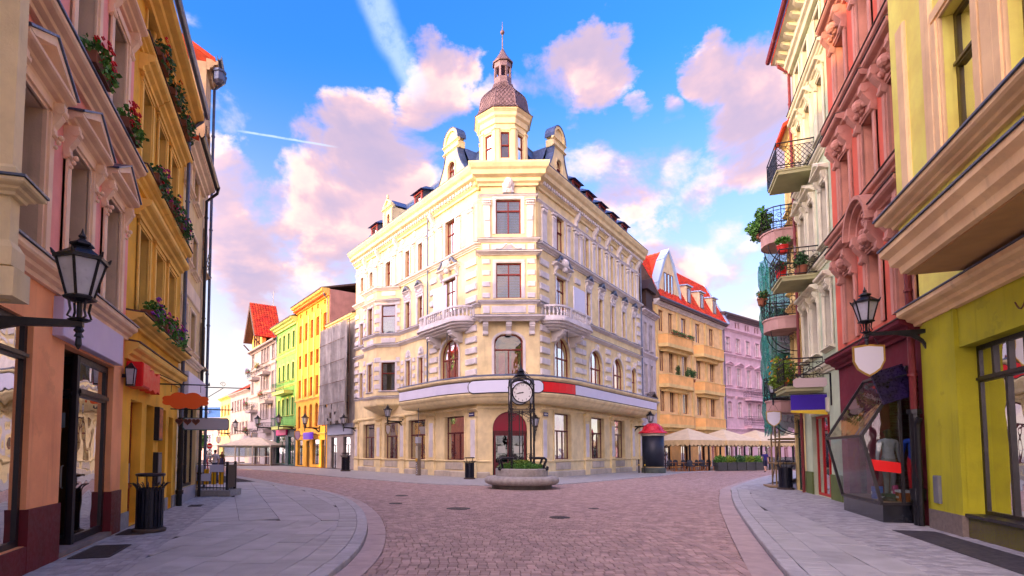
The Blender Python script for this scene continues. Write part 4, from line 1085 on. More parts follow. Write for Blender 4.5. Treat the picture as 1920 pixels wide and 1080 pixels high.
            for k in range(N):
                a0, a1 = math.pi * k / N, math.pi * (k + 1) / N
                m1.prism([(.70 * math.cos(a0), z + 3.2 + .8 * math.sin(a0)), (.70 * math.cos(a1), z + 3.2 + .8 * math.sin(a1)), (.9 * math.cos(a1), z + 3.2 + 1.0 * math.sin(a1)), (.9 * math.cos(a0), z + 3.2 + 1.0 * math.sin(a0))], 'y', -.14, .0)
            for sg in (-1, 1): m1.tube([(sg * 2.15, -.12, z + .1), (sg * 2.15, -.12, z + .5)], .16, 8); m1.box(*sorted((sg * 1.9, sg * 2.6)), -.15, .5, z, z + .3)
            surround(m1, 0, z + .35, .85, 1.45, .16, .06, -.05, .42)
            m1.X = None; gb = part('gable', m1, CREAM)
            window(gb, F @ T(x, .1, z + .35), .85, 1.45, WOODRED, (.6, 2, 1), rise=.42)
            m2 = MB(); m2.X = F @ T(x)
            for k in range(N):
                a0, a1 = math.pi * k / N, math.pi * (k + 1) / N
                m2.prism([(.9 * math.cos(a0), z + 3.2 + 1.0 * math.sin(a0)), (.9 * math.cos(a1), z + 3.2 + 1.0 * math.sin(a1)), (.96 * math.cos(a1), z + 3.2 + 1.06 * math.sin(a1)), (.96 * math.cos(a0), z + 3.2 + 1.06 * math.sin(a0))], 'y', -.18, .56)
            side = [(p[0] + .03, p[1] + .02) for p in shp[2:]]
            for sg in (-1, 1):
                for p, q in zip(side, side[1:]): m2.prism([(sg * p[0], p[1]), (sg * q[0], q[1]), (sg * (q[0] + .07), q[1] + .03), (sg * (p[0] + .07), p[1] + .03)], 'y', -.1, .5)
            m2.add([(-2.05, .45, z + .2), (-.85, .45, z + 2.6), (-.85, 4, z + 2.6), (-2.05, 1.7, z + .2)], [(0, 1, 2, 3)]); m2.add([(2.05, .45, z + .2), (.85, .45, z + 2.6), (.85, 4, z + 2.6), (2.05, 1.7, z + .2)], [(0, 3, 2, 1)]); m2.add([(-.85, .45, z + 2.6), (.85, .45, z + 2.6), (.85, 4, z + 2.6), (-.85, 4, z + 2.6)], [(0, 1, 2, 3)])
            m2.X = None; m2.build('gable_cap', SLATE, gb)
        else:
            z = 20.3; m1 = wall(MB(), x - .75, x + .75, z, z + 1.9, [(x, z + .3, .5, 1.2, .25)], .2, -.05)
            for sg in (-1, 1): m1.add([(x + sg * .75, -.05, z), (x + sg * .75, 1.6, z), (x + sg * .75, 1.6, z + 1.9), (x + sg * .75, -.05, z + 1.9)], [(0, 1, 2, 3)]); m1.box(*sorted((x + sg * .5, x + sg * .78)), -.14, 0, z + .1, z + 1.85)
            m1.mould(x - .9, x + .9, CORN(z + 1.85, .2, .25)); pediment(m1, x, z + 2.0, 1.5, .85, .2)
            m1.box(x - .6, x + .6, -.05, .5, z + 2.0, z + 2.25); m1.tube([(x, -.1, z + 2.85), (x, -.1, z + 3.15)], .1, 7)
            gb = part('gable', m1, CREAM, F); window(gb, T(x, .1, z + .3), .5, 1.2, WOODRED, (.6, 1, 1), rise=.25)
            MB().prism([(x - .8, z + 2.05), (x + .8, z + 2.05), (x, z + 2.8)], 'y', .3, 2.2).build('gable_cap', SLATE, gb)
    # --- octagonal turret
    tx, ty, zt = -.22, .75, 20.3; P8 = math.pi / 8
    def oct_(r): return [(tx + r * math.cos(P8 + k * math.pi / 4), ty + r * math.sin(P8 + k * math.pi / 4)) for k in range(8)]
    ap = 1.5; cr = ap / math.cos(P8); ringv = oct_(cr); tw = MB()
    for k in range(8):
        a, b = Vector(ringv[(k + 1) % 8]), Vector(ringv[k]); a, b = b, a
        dv = (b - a); L = dv.length
        Fo = frame(tuple(a), tuple(dv)); n_ = Vector((dv.y, -dv.x))
        mid = (a + b) / 2
        if n_.dot(mid - Vector((tx, ty))) < 0: Fo = frame(tuple(b), tuple(-dv))
        tw.X = Fo; wall(tw, 0, L, zt, 23.2, [(L / 2, zt + .35, .58, 1.75)], .16)
        m1 = MB()
        for sg in (0, 1): xx = sg * L; m1.box(min(xx, xx + (1 - 2 * sg) * .24), max(xx, xx + (1 - 2 * sg) * .24), -.07, .01, zt, 22.55)
        m1.box(.0, .27, -.12, .01, 22.55, 22.66); m1.box(L - .27, L, -.12, .01, 22.55, 22.66); m1.box(.27, L - .27, -.05, .01, 22.5, 22.62)
        p = part('turret_pilaster', m1, CREAM, Fo); window(root, Fo @ T(L / 2, .1, zt + .35), .58, 1.75, WOODRED, (.5, 1, 1), bar=.06)
    tw.X = None; part('turret_wall', tw, CREAM)
    part('turret_interior', MB().lathe([(1.1, zt), (1.1, 23.2)], 8, (tx, ty, 0), P8), DARK)
    mb = MB(); k8 = 1 / math.cos(P8)
    mb.lathe([(1.45 * k8, 22.9), (1.58 * k8, 22.95), (1.60 * k8, 23.3), (1.72 * k8, 23.42), (1.74 * k8, 23.62), (1.88 * k8, 23.78), (1.88 * k8, 23.86), (1.2, 23.95)], 8, (tx, ty, 0), P8); part('turret_cornice', mb, CREAM)
    dome = [(1.92, 23.84), (1.80, 23.92), (1.68, 24.1), (1.60, 24.35), (1.57, 24.65), (1.52, 24.95), (1.42, 25.25), (1.25, 25.5), (1.02, 25.76), (.80, 25.98), (.66, 26.2), (.60, 26.45)]
    part('dome', MB().lathe([(r * k8, z) for r, z in dome], 8, (tx, ty, 0), P8), COPPER)
    mb = MB()                                                                  # diamond shingles lapped over each face of the dome
    for k in range(8):
        a0 = P8 + k * math.pi / 4; a1 = a0 + math.pi / 4
        for i in range(17):
            t = i / 17 * 10.2 + .6; j = int(t); f_ = t - j; r0 = dome[j][0] + (dome[j + 1][0] - dome[j][0]) * f_; z0 = dome[j][1] + (dome[j + 1][1] - dome[j][1]) * f_
            t2 = t + 1.25; j2 = min(int(t2), 10); f2 = min(1, t2 - j2); r1 = dome[j2][0] + (dome[j2 + 1][0] - dome[j2][0]) * f2; z1 = dome[j2][1] + (dome[j2 + 1][1] - dome[j2][1]) * f2
            tm_ = (t + t2) / 2; jm = min(int(tm_), 10); fm_ = tm_ - jm; rm = dome[jm][0] + (dome[jm + 1][0] - dome[jm][0]) * fm_; zm = dome[jm][1] + (dome[jm + 1][1] - dome[jm][1]) * fm_
            n_ = 5; o_ = .5 * (i % 2)
            for q in range(n_):
                u = (q + .5 + o_) / n_
                if u > 1.0: continue
                def P3(uu, r, z, e):
                    uu = min(max(uu, 0), 1); xa, ya = r * k8 * math.cos(a0), r * k8 * math.sin(a0); xb, yb = r * k8 * math.cos(a1), r * k8 * math.sin(a1); m_ = (a0 + a1) / 2
                    return (tx + xa + (xb - xa) * uu + math.cos(m_) * e, ty + ya + (yb - ya) * uu + math.sin(m_) * e, z)
                h_ = .5 / n_ * .94
                mb.add([P3(u, r0, z0, .065), P3(u + h_, rm, zm, .035), P3(u, r1, z1, .012), P3(u - h_, rm, zm, .035)], [(0, 1, 2, 3)])
    tag(part('dome_shingles', mb, COPPER), kind='stuff')
    mb = MB()
    for k in range(8):
        a = P8 + k * math.pi / 4; mb.tube([(tx + r * k8 * math.cos(a) * 1.01, ty + r * k8 * math.sin(a) * 1.01, z) for r, z in dome], .035, 5)
    part('dome_ribs', mb, COPPER)
    tur = MB(); tur.lathe([(.62, 26.4), (.62, 26.85), (.56, 26.9), (.50, 26.9)], 8, (tx, ty, 0), P8)
    MB().lathe([(.5, 27.55), (.60, 27.6), (.62, 27.95), (.5, 28.0)], 8, (tx, ty, 0), P8).build('cupola_ring', COPPER, root)
    lan = part('cupola', tur, COPPER)
    pst = MB().box(-.065, .065, -.065, .065, 0, .75).mesh('cupola_post', COPPER)
    for k in range(8):
        a = P8 + k * math.pi / 4; link('cupola_post', pst, lan, T(tx + .54 * math.cos(a), ty + .54 * math.sin(a), 26.86) @ RZ(a))
    MB().lathe([(.72, 27.95), (.74, 28.0), (.52, 28.3), (.3, 28.62), (.12, 29.0), (.04, 29.15)], 8, (tx, ty, 0), P8).build('cupola_roof', COPPER, lan)
    MB().tube([(tx, ty, 29.0), (tx, ty, 30.55), (tx, ty, 31.05)], .045, 8, r1=.012).build('spire', COPPER, lan); MB().ball((tx, ty, 30.3), .15, 12, 8).build('finial_ball', COPPER, lan, smooth=True)
    # --- downpipes
    for F, x in ((FL, -5.95), (FRR, 19.3)):
        part('downpipe', MB().tube([(x, -.8, 19.9), (x, -.2, 19.4), (x, -.2, 6.5)], .06, 7), ZINC, F)
    for sg, F, x in ((-1, FL, -.45), (1, FRR, .45)):                           # blue street plates on the corner pilasters
        pl_ = part('street_plate', MB().box(x - .3, x + .3, -.19, -.165, 3.92, 4.18), mat('enamel_blue', srgb(28, 34, 92), .3), F)
        mk = MB()
        for k in range(8): mk.box(x - .24 + .06 * k, x - .205 + .06 * k, -.193, -.19, 4.02, 4.09)
        mk.build('plate_lettering', mat('enamel_white', (.8, .8, .8), .3), pl_)
    return root
corner_building()

# ------------------------------------------------------------------ left row
PINK = plaster('pink_stucco', (255, 166, 152), 1.0, streak=.2)
PINKO = plaster('apricot_stucco', (252, 170, 118), 1.0, streak=.3, patch=.30, patchcol=(.66, .30, .13))
SAND = plaster('sand_trim', (248, 224, 190), 1.0, streak=.25)
PEACHY = plaster('peach_cream_trim', (252, 214, 178), 1.0, streak=.22)
OCHRE = plaster('ochre_stucco', (244, 184, 64), 1.0, streak=.3, patch=.30, patchcol=(.56, .26, .02))
OCHT = plaster('ochre_trim', (248, 202, 104), 1.0, streak=.3)
BEIGE = plaster('beige_stucco', (240, 212, 152), .95, streak=.35)
BEIGED = plaster('old_beige_render', (214, 188, 148), .9, var=.25, streak=.5, patch=.7, patchcol=(.16, .12, .09))
CREAML = plaster('cream_grey_stucco', (232, 214, 172), .95, streak=.25)
OXBLOOD = mat('oxblood_plinth', srgb(98, 16, 28), .55, var=.2, vscale=4, bump=.002, bscale=60)
TILE = mat('red_roof_tile', srgb(206, 66, 34), .75, var=.25, vscale=3, island=.2, bump=.004, bscale=30)
BROWNR = mat('brown_roof', (.10, .06, .05), .8, var=.3, vscale=3)
PAPER = mat('white_paper', (.75, .76, .80), .7)
GOODS = mat('shelf_goods', (.40, .42, .44), .6, var=.6, vscale=9, island=.5)
def downpipe(H, x, z0, z1, m=None, y=-.14, r=.055, foot=None, top=True):
    pts = ([(x, -.55, z1 + .25), (x, -.5, z1), (x, y, z1 - .35)] if top else [(x, y, z1)]) + [(x, y, z0)]
    mb = MB().tube(pts, r, 8)
    z = z0 + .8
    while z < z1 - .4: mb.lathe([(r * 1.35, 0), (r * 1.35, .05)], 8, (x, y, z)); z += 1.9
    p = H.part('downpipe', mb, m or ZINC)
    if foot: H.part('downpipe_foot', MB().tube([(x, y, foot), (x, y, 0)], r * 1.5, 8).lathe([(r * 2, 0), (r * 2, .08)], 8, (x, y, foot - .04)).lathe([(r * 2, 0), (r * 2.1, .12)], 8, (x, y, .35)), IRON)
    return p
def gutter(H, s0, s1, z, o, m=None, r=.09):
    mb = MB(); mb.sweep([(s0, 0), (s1, 0)], [(o - r, z + r), (o - r, z), (o - r * .5, z - r * .9), (o + r * .5, z - r * .9), (o + r, z), (o + r, z + r), (o + r * .8, z + r), (o + r * .8, z + .02), (o, z - r * .6), (o - r * .8, z + .02), (o - r * .8, z + r)])
    return H.part('gutter', mb, m or ZINC)

# cream building whose oriel cuts into the picture at the far left
H = House('cream_building', 'cream building at the left edge with a corbelled giant pilaster beside the pink house', FR_L, -14.0, -6.3)
H.body([(-8.2, 1.0, 1.4, 2.2), (-11, 0, 1.6, 2.8)], 15.5, CREAML, 9)
H.wins([(-8.2, 1.0, 1.4, 2.2)], WOODDK, kind=(.7, 2, 2)); H.wins([(-11, 0, 1.6, 2.8)], WOODDK, kind=(.75, 2, 1))
def oriel():
    """giant pilaster on a corbel, standing proud between the cream and the pink house"""
    a, b = -6.50, -6.30
    H.part('giant_pilaster', MB().box(a, b, -.52, .02, 3.62, 15.2), CREAML)
    pth = [(a, 0), (a, -.52), (b, -.52), (b, 0)]
    for z, pr in ((0, [(-.02, 3.20), (.09, 3.20), (.09, 3.50), (-.02, 3.52)]), (0, [(-.02, 3.53), (.05, 3.53), (.05, 3.72), (.01, 3.80), (-.02, 3.80)]), (0, CORN(4.27, .14, .18)), (0, [(-.02, 4.46), (.06, 4.46), (.05, 4.56), (.02, 4.60), (-.02, 4.60)])):
        H.part('pilaster_moulding', MB().sweep(pth, pr), CREAML)
    H.part('pilaster_corbel', MB().box(a, b, -.52, .02, 3.22, 3.62), CREAML)
    H.part('pilaster_flashing', MB().sweep(pth, [(-.02, 4.455), (.20, 4.415), (.20, 4.44), (-.02, 4.475)]), ZINC)
oriel()
H.roof(15.5, 9, 3, TILE)

# pink house with pedimented windows
H = House('pink_house', 'pink stucco house with triangular window pediments above an apricot shop floor', FR_L, -6.3, -.32)
cs = (-4.92, -3.15, -1.40)
ops1 = [(c, 4.22, .88, 2.13) for c in cs]; ops2 = [(c, 7.72, .86, 2.15) for c in cs]; ops3 = [(c, 11.3, .86, 2.0) for c in cs]
H.body(ops1 + ops2 + ops3, 14.2, PINK, 9, z0=4.0, rev=.34, reveal=plaster('stone_grey_reveal', (222, 194, 164), .95))
H.body([(-5.33, .36, 1.66, 3.0), (-2.2, -.02, 2.46, 3.28)], 4.0, PINKO, 9, rev=.16, inner=3.2, sides=True)
H.wins(ops1 + ops2 + ops3, WOODDK, y=.27, kind=(.42, 2, 2), curtain='mix'); H.dress(ops1 + ops2 + ops3, PEACHY, bw=.19, out=.07, sill=0)
for c in cs:
    m1 = MB(); pediment(m1, c, 6.52, 1.52, .60, .28)
    p = H.part('window_pediment', m1, PEACHY)
    m2 = MB()
    for sg in (-1, 1):
        a = (c + sg * .78, 6.70); b = (c, 7.12); m2.prism([a, b, (b[0], b[1] + .03), (a[0] + sg * .03, a[1] + .02)], 'y', -.31, .02)
    m2.build('pediment_lead', ZINC, p, T(6.3))
    for sg in (-1, 1):
        m3 = MB(); console(m3, c + sg * .60, 6.52, .13, .20, .52)
        for k in range(3): m3.ball((c + sg * .60, -.10 - .06 * (2 - k) * .5, 6.04 - .07 * k), .042 - .006 * k, 7, 5)
        H.part('window_console', m3, PEACHY)
    m3 = MB(); m3.mould(c - .78, c + .78, CORN(10.2, .2, .32))
    for sg in (-1, 1): console(m3, c + sg * .60, 10.2, .15, .22, .55)
    H.part('window_hood', m3, PEACHY)
for z, h, o in ((3.92, .26, .24), (7.30, .24, .30), (13.7, .5, .55)):
    H.part('string_course', MB().mould(-6.3, -.32, CORN(z, h, o)), PEACHY); H.part('course_flashing', MB().mould(-6.3, -.30, [(-.02, z + h + .045), (o + .03, z + h + .005), (o + .03, z + h + .035), (-.02, z + h + .08)]), ZINC)
gutter(H, -6.3, -.3, 14.3, .6); H.roof(14.4, 9, 3.4, TILE)
def pink_shop():
    P = H.part
    for a, b in ((-4.5, -3.43), (-.97, -.32), (-6.3, -6.16)): P('pier_base', MB().box(a - .001, b + .001, -.035, .52, -.02, .84), OXBLOOD)
    P('shop_sill', MB().box(-6.2, -4.5, -.03, .3, -.01, .355), OXBLOOD)
    wn = window(H.root, H.at(-5.33, .07, .36), 1.66, 3.0, BLKFR, (.84, 1, 1), g=GLS, bar=.07)
    # list of numbers standing in the window
    g1 = MB().box(-.70, .74, .22, .23, .9, 2.35).build('number_board', mat('board_white', (.62, .66, .66), .5), wn)
    rows = ['598 00', '898', '415', '307', '280', '00 58 00', '00 16 00', '30 4630', '16 0', '16']
    for i, tx in enumerate(rows):
        link('numbers', text_mesh(tx, .15, mat('print_dark', (.03, .04, .06), .6), 'RIGHT'), g1, T(.66, .21, 2.16 - .14 * i) @ Matrix.Rotation(R_(90), 4, 'X'))
        g1m = MB().box(-.68, .72, .214, .219, 2.14 - .14 * i, 2.143 - .14 * i).build('ruled_line', mat('print_red', (.5, .06, .05), .6), g1)
    # recessed entrance: door square on, glass splayed out to the pier
    A, B_, C_ = (-2.30, 1.05), (-2.56, .10), (-.97, .10)
    for (p, q, nm, kind) in ((A, B_, 'shop_door', (.80, 1, 1)), (B_, C_, 'shop_window', (.80, 1, 1))):
        dv = Vector((q[0] - p[0], q[1] - p[1])); L = dv.length
        o = window(H.root, T(6.3) @ frame(p, dv) @ T(L / 2, 0, .10 if nm == 'shop_window' else .06), L, 3.14, BLKFR, kind, g=GLS, bar=.10); o.name = nm
        if nm == 'shop_door':
            MB().box(-.24, .06, .03, .034, 1.45, 1.85).build('paper_notice', PAPER, o); MB().box(-.3, .3, .03, .034, 1.95, 2.2).build('grey_notice', mat('grey_notice', (.25, .3, .3), .6), o)
            MB().tube([(.33, -.02, .95), (.33, -.06, .97), (.33, -.06, 1.3), (.33, -.02, 1.32)], .014, 6).build('handle', mat('steel', (.5, .5, .5), .3, .9), o)
    P('shop_step', MB().prism([(-3.42, .5), (-3.42, -.02), (-2.4, -.02), (-.98, -.06), (-.98, .5)], 'z', 0, .08), mat('worn_step', (.22, .18, .17), .8, var=.2, speck=.3))
    P('shop_ceiling', MB().box(-3.43, -.97, .02, 3.0, 3.27, 3.33), mat('brown_soffit', (.30, .16, .07), .7))
    P('shop_floor', MB().box(-6.2, -.97, .5, 3.2, 0, .04), mat('tile_floor', (.18, .16, .15), .4))
    k = 0
    for z in (.3, .75, 1.2, 1.65, 2.1):
        sh = P('shelf', MB().box(-3.6, -1.2, 2.3, 2.7, z, z + .03), mat('shelf_white', (.5, .5, .5), .5)); x = -3.55
        while x < -1.3:
            w = rnd.uniform(.08, .2); h = rnd.uniform(.15, .34); MB().box(x + 6.3, x + w + 6.3, 2.32, 2.5, z + .03, z + .03 + h).build('packet', GOODS, sh); x += w + .02
    for x in (-2.9, -2.2): P('ceiling_lamp', MB().box(x, x + .35, 1.4, 1.8, 3.2, 3.26), mat('lamp_panel', (.8, .6, .3), .5))
    P('signboard', MB().bev(-3.9, -.93, -.14, .0, 3.30, 3.88, .012), mat('lilac_sign', srgb(196, 186, 214), .5, var=.04))
pink_shop()

# ochre house with hooded windows
H = House('ochre_house', 'ochre yellow house with hooded windows and flower ledges in the left row', FR_L, -.32, 5.3)
co = (.85, 2.38, 3.85)
o1 = [(c, 4.72, .84, 1.9) for c in co]; o2 = [(c - .12, 8.0, .80, 1.85) for c in co]; o3 = [(c - .05, 10.85, .62, .88) for c in co]
g0 = [(.75, .0, .95, 2.75), (2.02, .0, .75, 2.75), (3.35, .0, .9, 2.75), (4.45, 0, .6, 2.6)]
H.body(o1 + o2 + o3, 11.95, OCHRE, 9, z0=3.3, rev=.3, reveal=OCHT); H.body(g0, 3.3, OCHRE, 9, rev=.3)
H.wins(o1 + o2 + o3, WOODDK, y=.22, kind=(.6, 2, 2), curtain='mix'); H.dress(o1 + o2, OCHT, bw=.15, out=.06, sill=0); H.dress(o3, OCHT, bw=.1, out=.05, sill=0)
for ops, hw in ((o1, .78), (o2, .74)):
    for o in ops:
        m1 = MB(); m1.mould(o[0] - hw, o[0] + hw, CORN(o[1] + o[3] + .16, .34, .34)); m1.box(o[0] - hw + .1, o[0] + hw - .1, -.1, .01, o[1] + o[3] + .13, o[1] + o[3] + .18); p = H.part('window_hood', m1, OCHT)
for z, h, o in ((7.42, .30, .30), (10.45, .22, .24), (4.30, .22, .34), (3.55, .34, .26)):
    H.part('string_course', MB().mould(-.32, 5.3, CORN(z, h, o)), OCHT); H.part('course_flashing', MB().mould(-.32, 5.3, [(-.02, z + h + .045), (o + .03, z + h + .005), (o + .03, z + h + .03), (-.02, z + h + .08)]), BROWNR)
H.part('eave', MB().mould(-.32, 5.3, CORN(11.7, .36, .55)), OCHT); gutter(H, -.35, 5.35, 12.16, .62, ZINC, .08); H.roof(12.15, 9, 3.6, TILE, over=.45); downpipe(H, 5.22, .9, 11.95, foot=2.6)
H.wins(g0[1:3], WOODDK, y=.2, kind=(.0, 1, 1), g=GLS); H.wins(g0[3:], BLKFR, y=.2, kind=(.0, 1, 1), g=GLS)
dd = window(H.root, H.at(.75, .2, 0), .95, 2.75, mat('orange_frame', srgb(150, 62, 18), .5, var=.2), (.30, 1, 1), g=GLS, bar=.07)
MB().box(-.36, .36, .01, .02, 1.5, 2.6).build('poster', PAPER, dd); MB().box(-.3, .3, -.03, .04, .9, 1.35).build('cash_slot_panel', mat('steel_panel', (.35, .36, .38), .4, .6), dd)
for a, b in ((-.32, .27), (1.24, 1.63), (2.41, 2.88), (3.82, 4.14), (4.77, 5.28)): H.part('pier_base', MB().box(a, b, -.04, .02, -.02, .34), STONEG)
H.part('red_sign_panel', MB().bev(-.22, .42, -.34, -.02, 2.98, 3.50, .03), REDP)
N_ = 18; m1 = MB(); m1.prism([(.55 + 1.35 * k / N_, 3.02 + .03 * math.sin(k * .9)) for k in range(N_ + 1)] + [(1.9 - 1.35 * k / N_, 3.46 + .05 * math.sin(k * .7 + 1)) for k in range(N_ + 1)], 'y', -.22, -.02); H.part('red_sign_panel', m1, REDP)
for x, z0, z1, m_ in ((2.65, 1.9, 2.75, mat('poster_orange', srgb(190, 110, 60), .5, var=.5, vscale=6)), (2.65, .75, 1.6, mat('menu_grey', (.10, .11, .12), .4))):
    q = H.part('display_case', MB().bev(x - .22, x + .22, -.12, .0, z0, z1, .01), BLKFR); MB().box(x - .18 + .32, x + .18 + .32, -.125, -.12, z0 + .05, z1 - .05).build('case_poster', m_, q)

# beige house closing the near row
H = House('beige_house', 'narrow beige house with plain windows, black downpipe and shop below', FR_L, 5.3, 8.95)
ob = [(c, z, .9, h) for c in (5.9, 7.45) for z, h in ((10.05, 1.2), (7.7, 1.25), (4.95, 1.4))]
H.body(ob, 11.4, BEIGE, 9, z0=3.5, rev=.22); H.body([(7.1, .45, 3.2, 2.75)], 3.5, BEIGE, 9, rev=.3, inner=2)
H.wins(ob, WOODDK, kind=(.6, 2, 2), curtain='mix'); H.dress(ob, SAND, bw=.10, out=.04, sill=.14)
H.part('eave', MB().mould(5.3, 8.95, CORN(11.1, .36, .42)), SAND); H.part('string_course', MB().mould(5.3, 8.95, CORN(4.5, .2, .2)), SAND); gutter(H, 5.3, 9.05, 11.52, .48, BLKFR); H.roof(11.5, 4.6, .9, TILE); downpipe(H, 8.9, .0, 11.3, BLKFR)
window(H.root, H.at(7.1, .1, .45), 3.2, 2.75, BLKFR, (.78, 3, 3), g=GLS, bar=.08)
H.part('blank_sign', MB().bev(5.45, 8.9, -.28, .0, 3.35, 4.1, .015), WHITEP); H.part('shop_base', MB().box(5.5, 8.7, -.05, .02, 0, .45), mat('grey_tile', (.32, .32, .36), .5, var=.1))
H.part('panel_ornament', MB().bev(5.6, 8.7, -.05, .0, 6.65, 7.2, .03), SAND)
mb = MB()
for k in range(5): mb.tube([(7.45 + .3 * math.cos(t * .5) * (1 - t * .05), -.42 - .02 * k, 8.0 + .22 * k * .5 + .1 * math.sin(t * .5)) for t in range(13)], .012, 4)
H.part('window_grille', mb, IRON)

# tall old house with stained render behind it
H = House('tall_stained_house', 'tall old house with cracked stained render rising behind the beige house', FR_L, 8.95, 10.2)
ot = [(9.6, z, .6, 1.5) for z in (4.8, 8.4, 12.4)]
H.body(ot, 16.4, BEIGED, 11, z0=0); H.wins(ot, WOODDK, curtain='mix'); H.dress(ot, BEIGED, bw=.12, out=.05)
H.part('eave', MB().mould(8.95, 10.2, CORN(16.1, .4, .4)), BEIGED); gutter(H, 8.9, 10.25, 16.6, .45); downpipe(H, 10.1, 0, 16.4); H.part('unseen_sun_block', MB().box(10.25, 17.8, 4.2, 15, 0, 15.8), BEIGED); H.roof(16.6, 11, 3.6, TILE, over=.3)  # unseen block added behind the tall house to stop low sun through the gap
mb = MB(); mb.lathe([(.12, 0), (.22, .1), (.22, .4), (.26, .42), (.26, .5)], 8, (9.2, -.42, 15.75)); H.part('rain_hopper', mb, ZINC)

# ------------------------------------------------------------------ right row
LIME = plaster('lime_stucco', (184, 180, 46), 1.0, streak=.4, patch=.35, patchcol=(.27, .25, .025))
LEMON = plaster('lemon_stucco', (255, 240, 122), 1.0, streak=.2)
PEACHT = plaster('peach_trim', (250, 212, 158), 1.0, streak=.25)
REDW = plaster('brick_red_stucco', (212, 104, 82), 1.0, streak=.3)
REDT = plaster('faded_red_trim', (206, 150, 132), .9, var=.18, streak=.45)
ROSEP = plaster('salmon_reveal', (226, 158, 132), .95, streak=.35)
MARO = plaster('maroon_stucco', (112, 40, 52), 1.0, streak=.3)
SAGE = plaster('sage_stucco', (190, 206, 172), .95, streak=.3)
SAGET = plaster('sage_cream_trim', (226, 224, 196), .95, streak=.3)
OLIVE = mat('olive_base', srgb(96, 112, 58), .8, var=.15)
YELP = plaster('pale_yellow_stucco', (240, 218, 150), .95, streak=.4)
GRANB = mat('brown_granite', (.21, .17, .14), .5, var=.2, vscale=10, speck=.6, bump=.001, bscale=200)
MARBLE = mat('black_marble', (.012, .014, .020), .18, var=.3, vscale=2, spec=.6)
BALCPINK = plaster('pink_balcony_render', (196, 158, 150), .9, var=.2, streak=.4)
H = House('lime_house', 'lime green shop building with a lemon yellow oriel at the right edge', FR_R, -.32, 9.0)
H.body([(3.6, .42, 4.5, 3.2), (8, 0, 1.5, 3)], 4.4, LIME, 9, rev=.42, inner=2.4); H.body([(1.1, 5.6, .9, 2.3), (1.1, 9.3, .9, 2.1)], 14.5, LEMON, 9, z0=4.4)
H.wins([(1.1, 5.6, .9, 2.3), (1.1, 9.3, .9, 2.1)], mat('olive_frame', srgb(96, 84, 28), .5, var=.2), curtain=2)
H.part('pier_base', MB().box(-.05, 1.36, -.10, .44, -.02, .40), GRANB); H.part('shop_base', MB().box(1.36, 9, .0, .44, -.02, .38), GRANB)
w_ = window(H.root, H.at(3.6, .26, .42), 4.5, 3.2, BLKFR, (.80, 5, 9), g=GLS, bar=.075)
H.part('window_ledge', MB().box(1.36, 5.86, -.05, .3, .38, .44), BLKFR); H.part('shop_stall', MB().box(1.5, 5.8, 1.2, 1.9, .4, 1.6), mat('stall_dark', (.06, .05, .05), .6))
H.part('shop_banner', MB().box(3.0, 5.6, .75, .78, 2.55, 2.72), REDP)
H.part('pier', MB().box(.0, 1.35, -.07, .01, .4, 4.4), LIME); H.part('cornice', MB().mould(-.32, 9, CORN(4.38, .34, .42)), PEACHT); H.part('cornice_flashing', MB().mould(-.34, 9, [(-.02, 4.76), (.45, 4.725), (.45, 4.75), (-.02, 4.79)]), ZINC)
H.part('electric_box', MB().bev(.28, .52, -.13, -.06, .55, 1.12, .015), mat('grey_box', (.16, .17, .18), .5, var=.2))
def lime_oriel():
    a, b, y = 2.45, 9, -1.24
    ops = [(4.55 + .3, 6.12, .92, 2.2), (6.5, 6.12, .92, 2.2), (4.85, 10, .92, 2.0), (6.5, 10, .92, 2.0)]
    mb = wall(MB(), a, b, 5.0, 14.0, ops, .24, y)
    for x in (a, b): mb.add([(x, y, 5), (x, 0, 5), (x, 0, 14), (x, y, 14)], [(0, 1, 2, 3)])
    H.part('oriel_wall', mb, LEMON); fm = mat('olive_frame', srgb(96, 84, 28), .5, var=.2)
    for o in ops: window(H.root, H.at(o[0], y + .16, o[1]), o[2], o[3], fm, (.62, 1, 1), curtain=2, bar=.07)
    H.dress(ops, PEACHT, bw=.2, out=.06, sill=0, y=y)
    pth = [(a, 0), (a, y), (b, y), (b, 0)]
    H.part('oriel_base', MB().sweep(pth, [(-.6, 4.86), (.0, 4.86), (.02, 4.98), (.12, 5.04), (.14, 5.18), (.24, 5.26), (.24, 5.36), (-.02, 5.42)]), PEACHT)
    H.part('oriel_soffit', MB().box(a - .0, b, y + .1, 0, 4.83, 4.87), mat('soffit_tan', srgb(190, 150, 96), .8, var=.1))
    H.part('oriel_flashing', MB().sweep(pth, [(-.02, 5.425), (.27, 5.365), (.27, 5.395), (-.02, 5.46)]), ZINC)
    H.part('oriel_course', MB().sweep(pth, CORN(5.72, .24, .28)), PEACHT); H.part('oriel_flashing', MB().sweep(pth, [(-.02, 6.005), (.31, 5.965), (.31, 5.995), (-.02, 6.03)]), ZINC)
    H.part('oriel_interior', MB().box(a + .3, b - .2, -.6, -.5, 5.2, 13.8), DARK)
    H.part('oriel_roof', MB().box(a - .3, b, y - .3, .3, 14.0, 14.2), ZINC)
    for x in (3.0, 4.0, 5.7): H.part('oriel_strip', MB().bev(x - .16, x + .16, y - .06, y + .01, 6.2, 9.2, .03), PEACHT)
lime_oriel(); H.roof(14.6, 9, 3, TILE)
m1 = MB(); m1.tube([(3.6 - .25 + .05 * k, -.06, 4.0 - .14 * math.sin(k * .55)) for k in range(10)], .012, 5); H.part('loose_cable', m1, mat('cable_brown', (.12, .05, .02), .7))

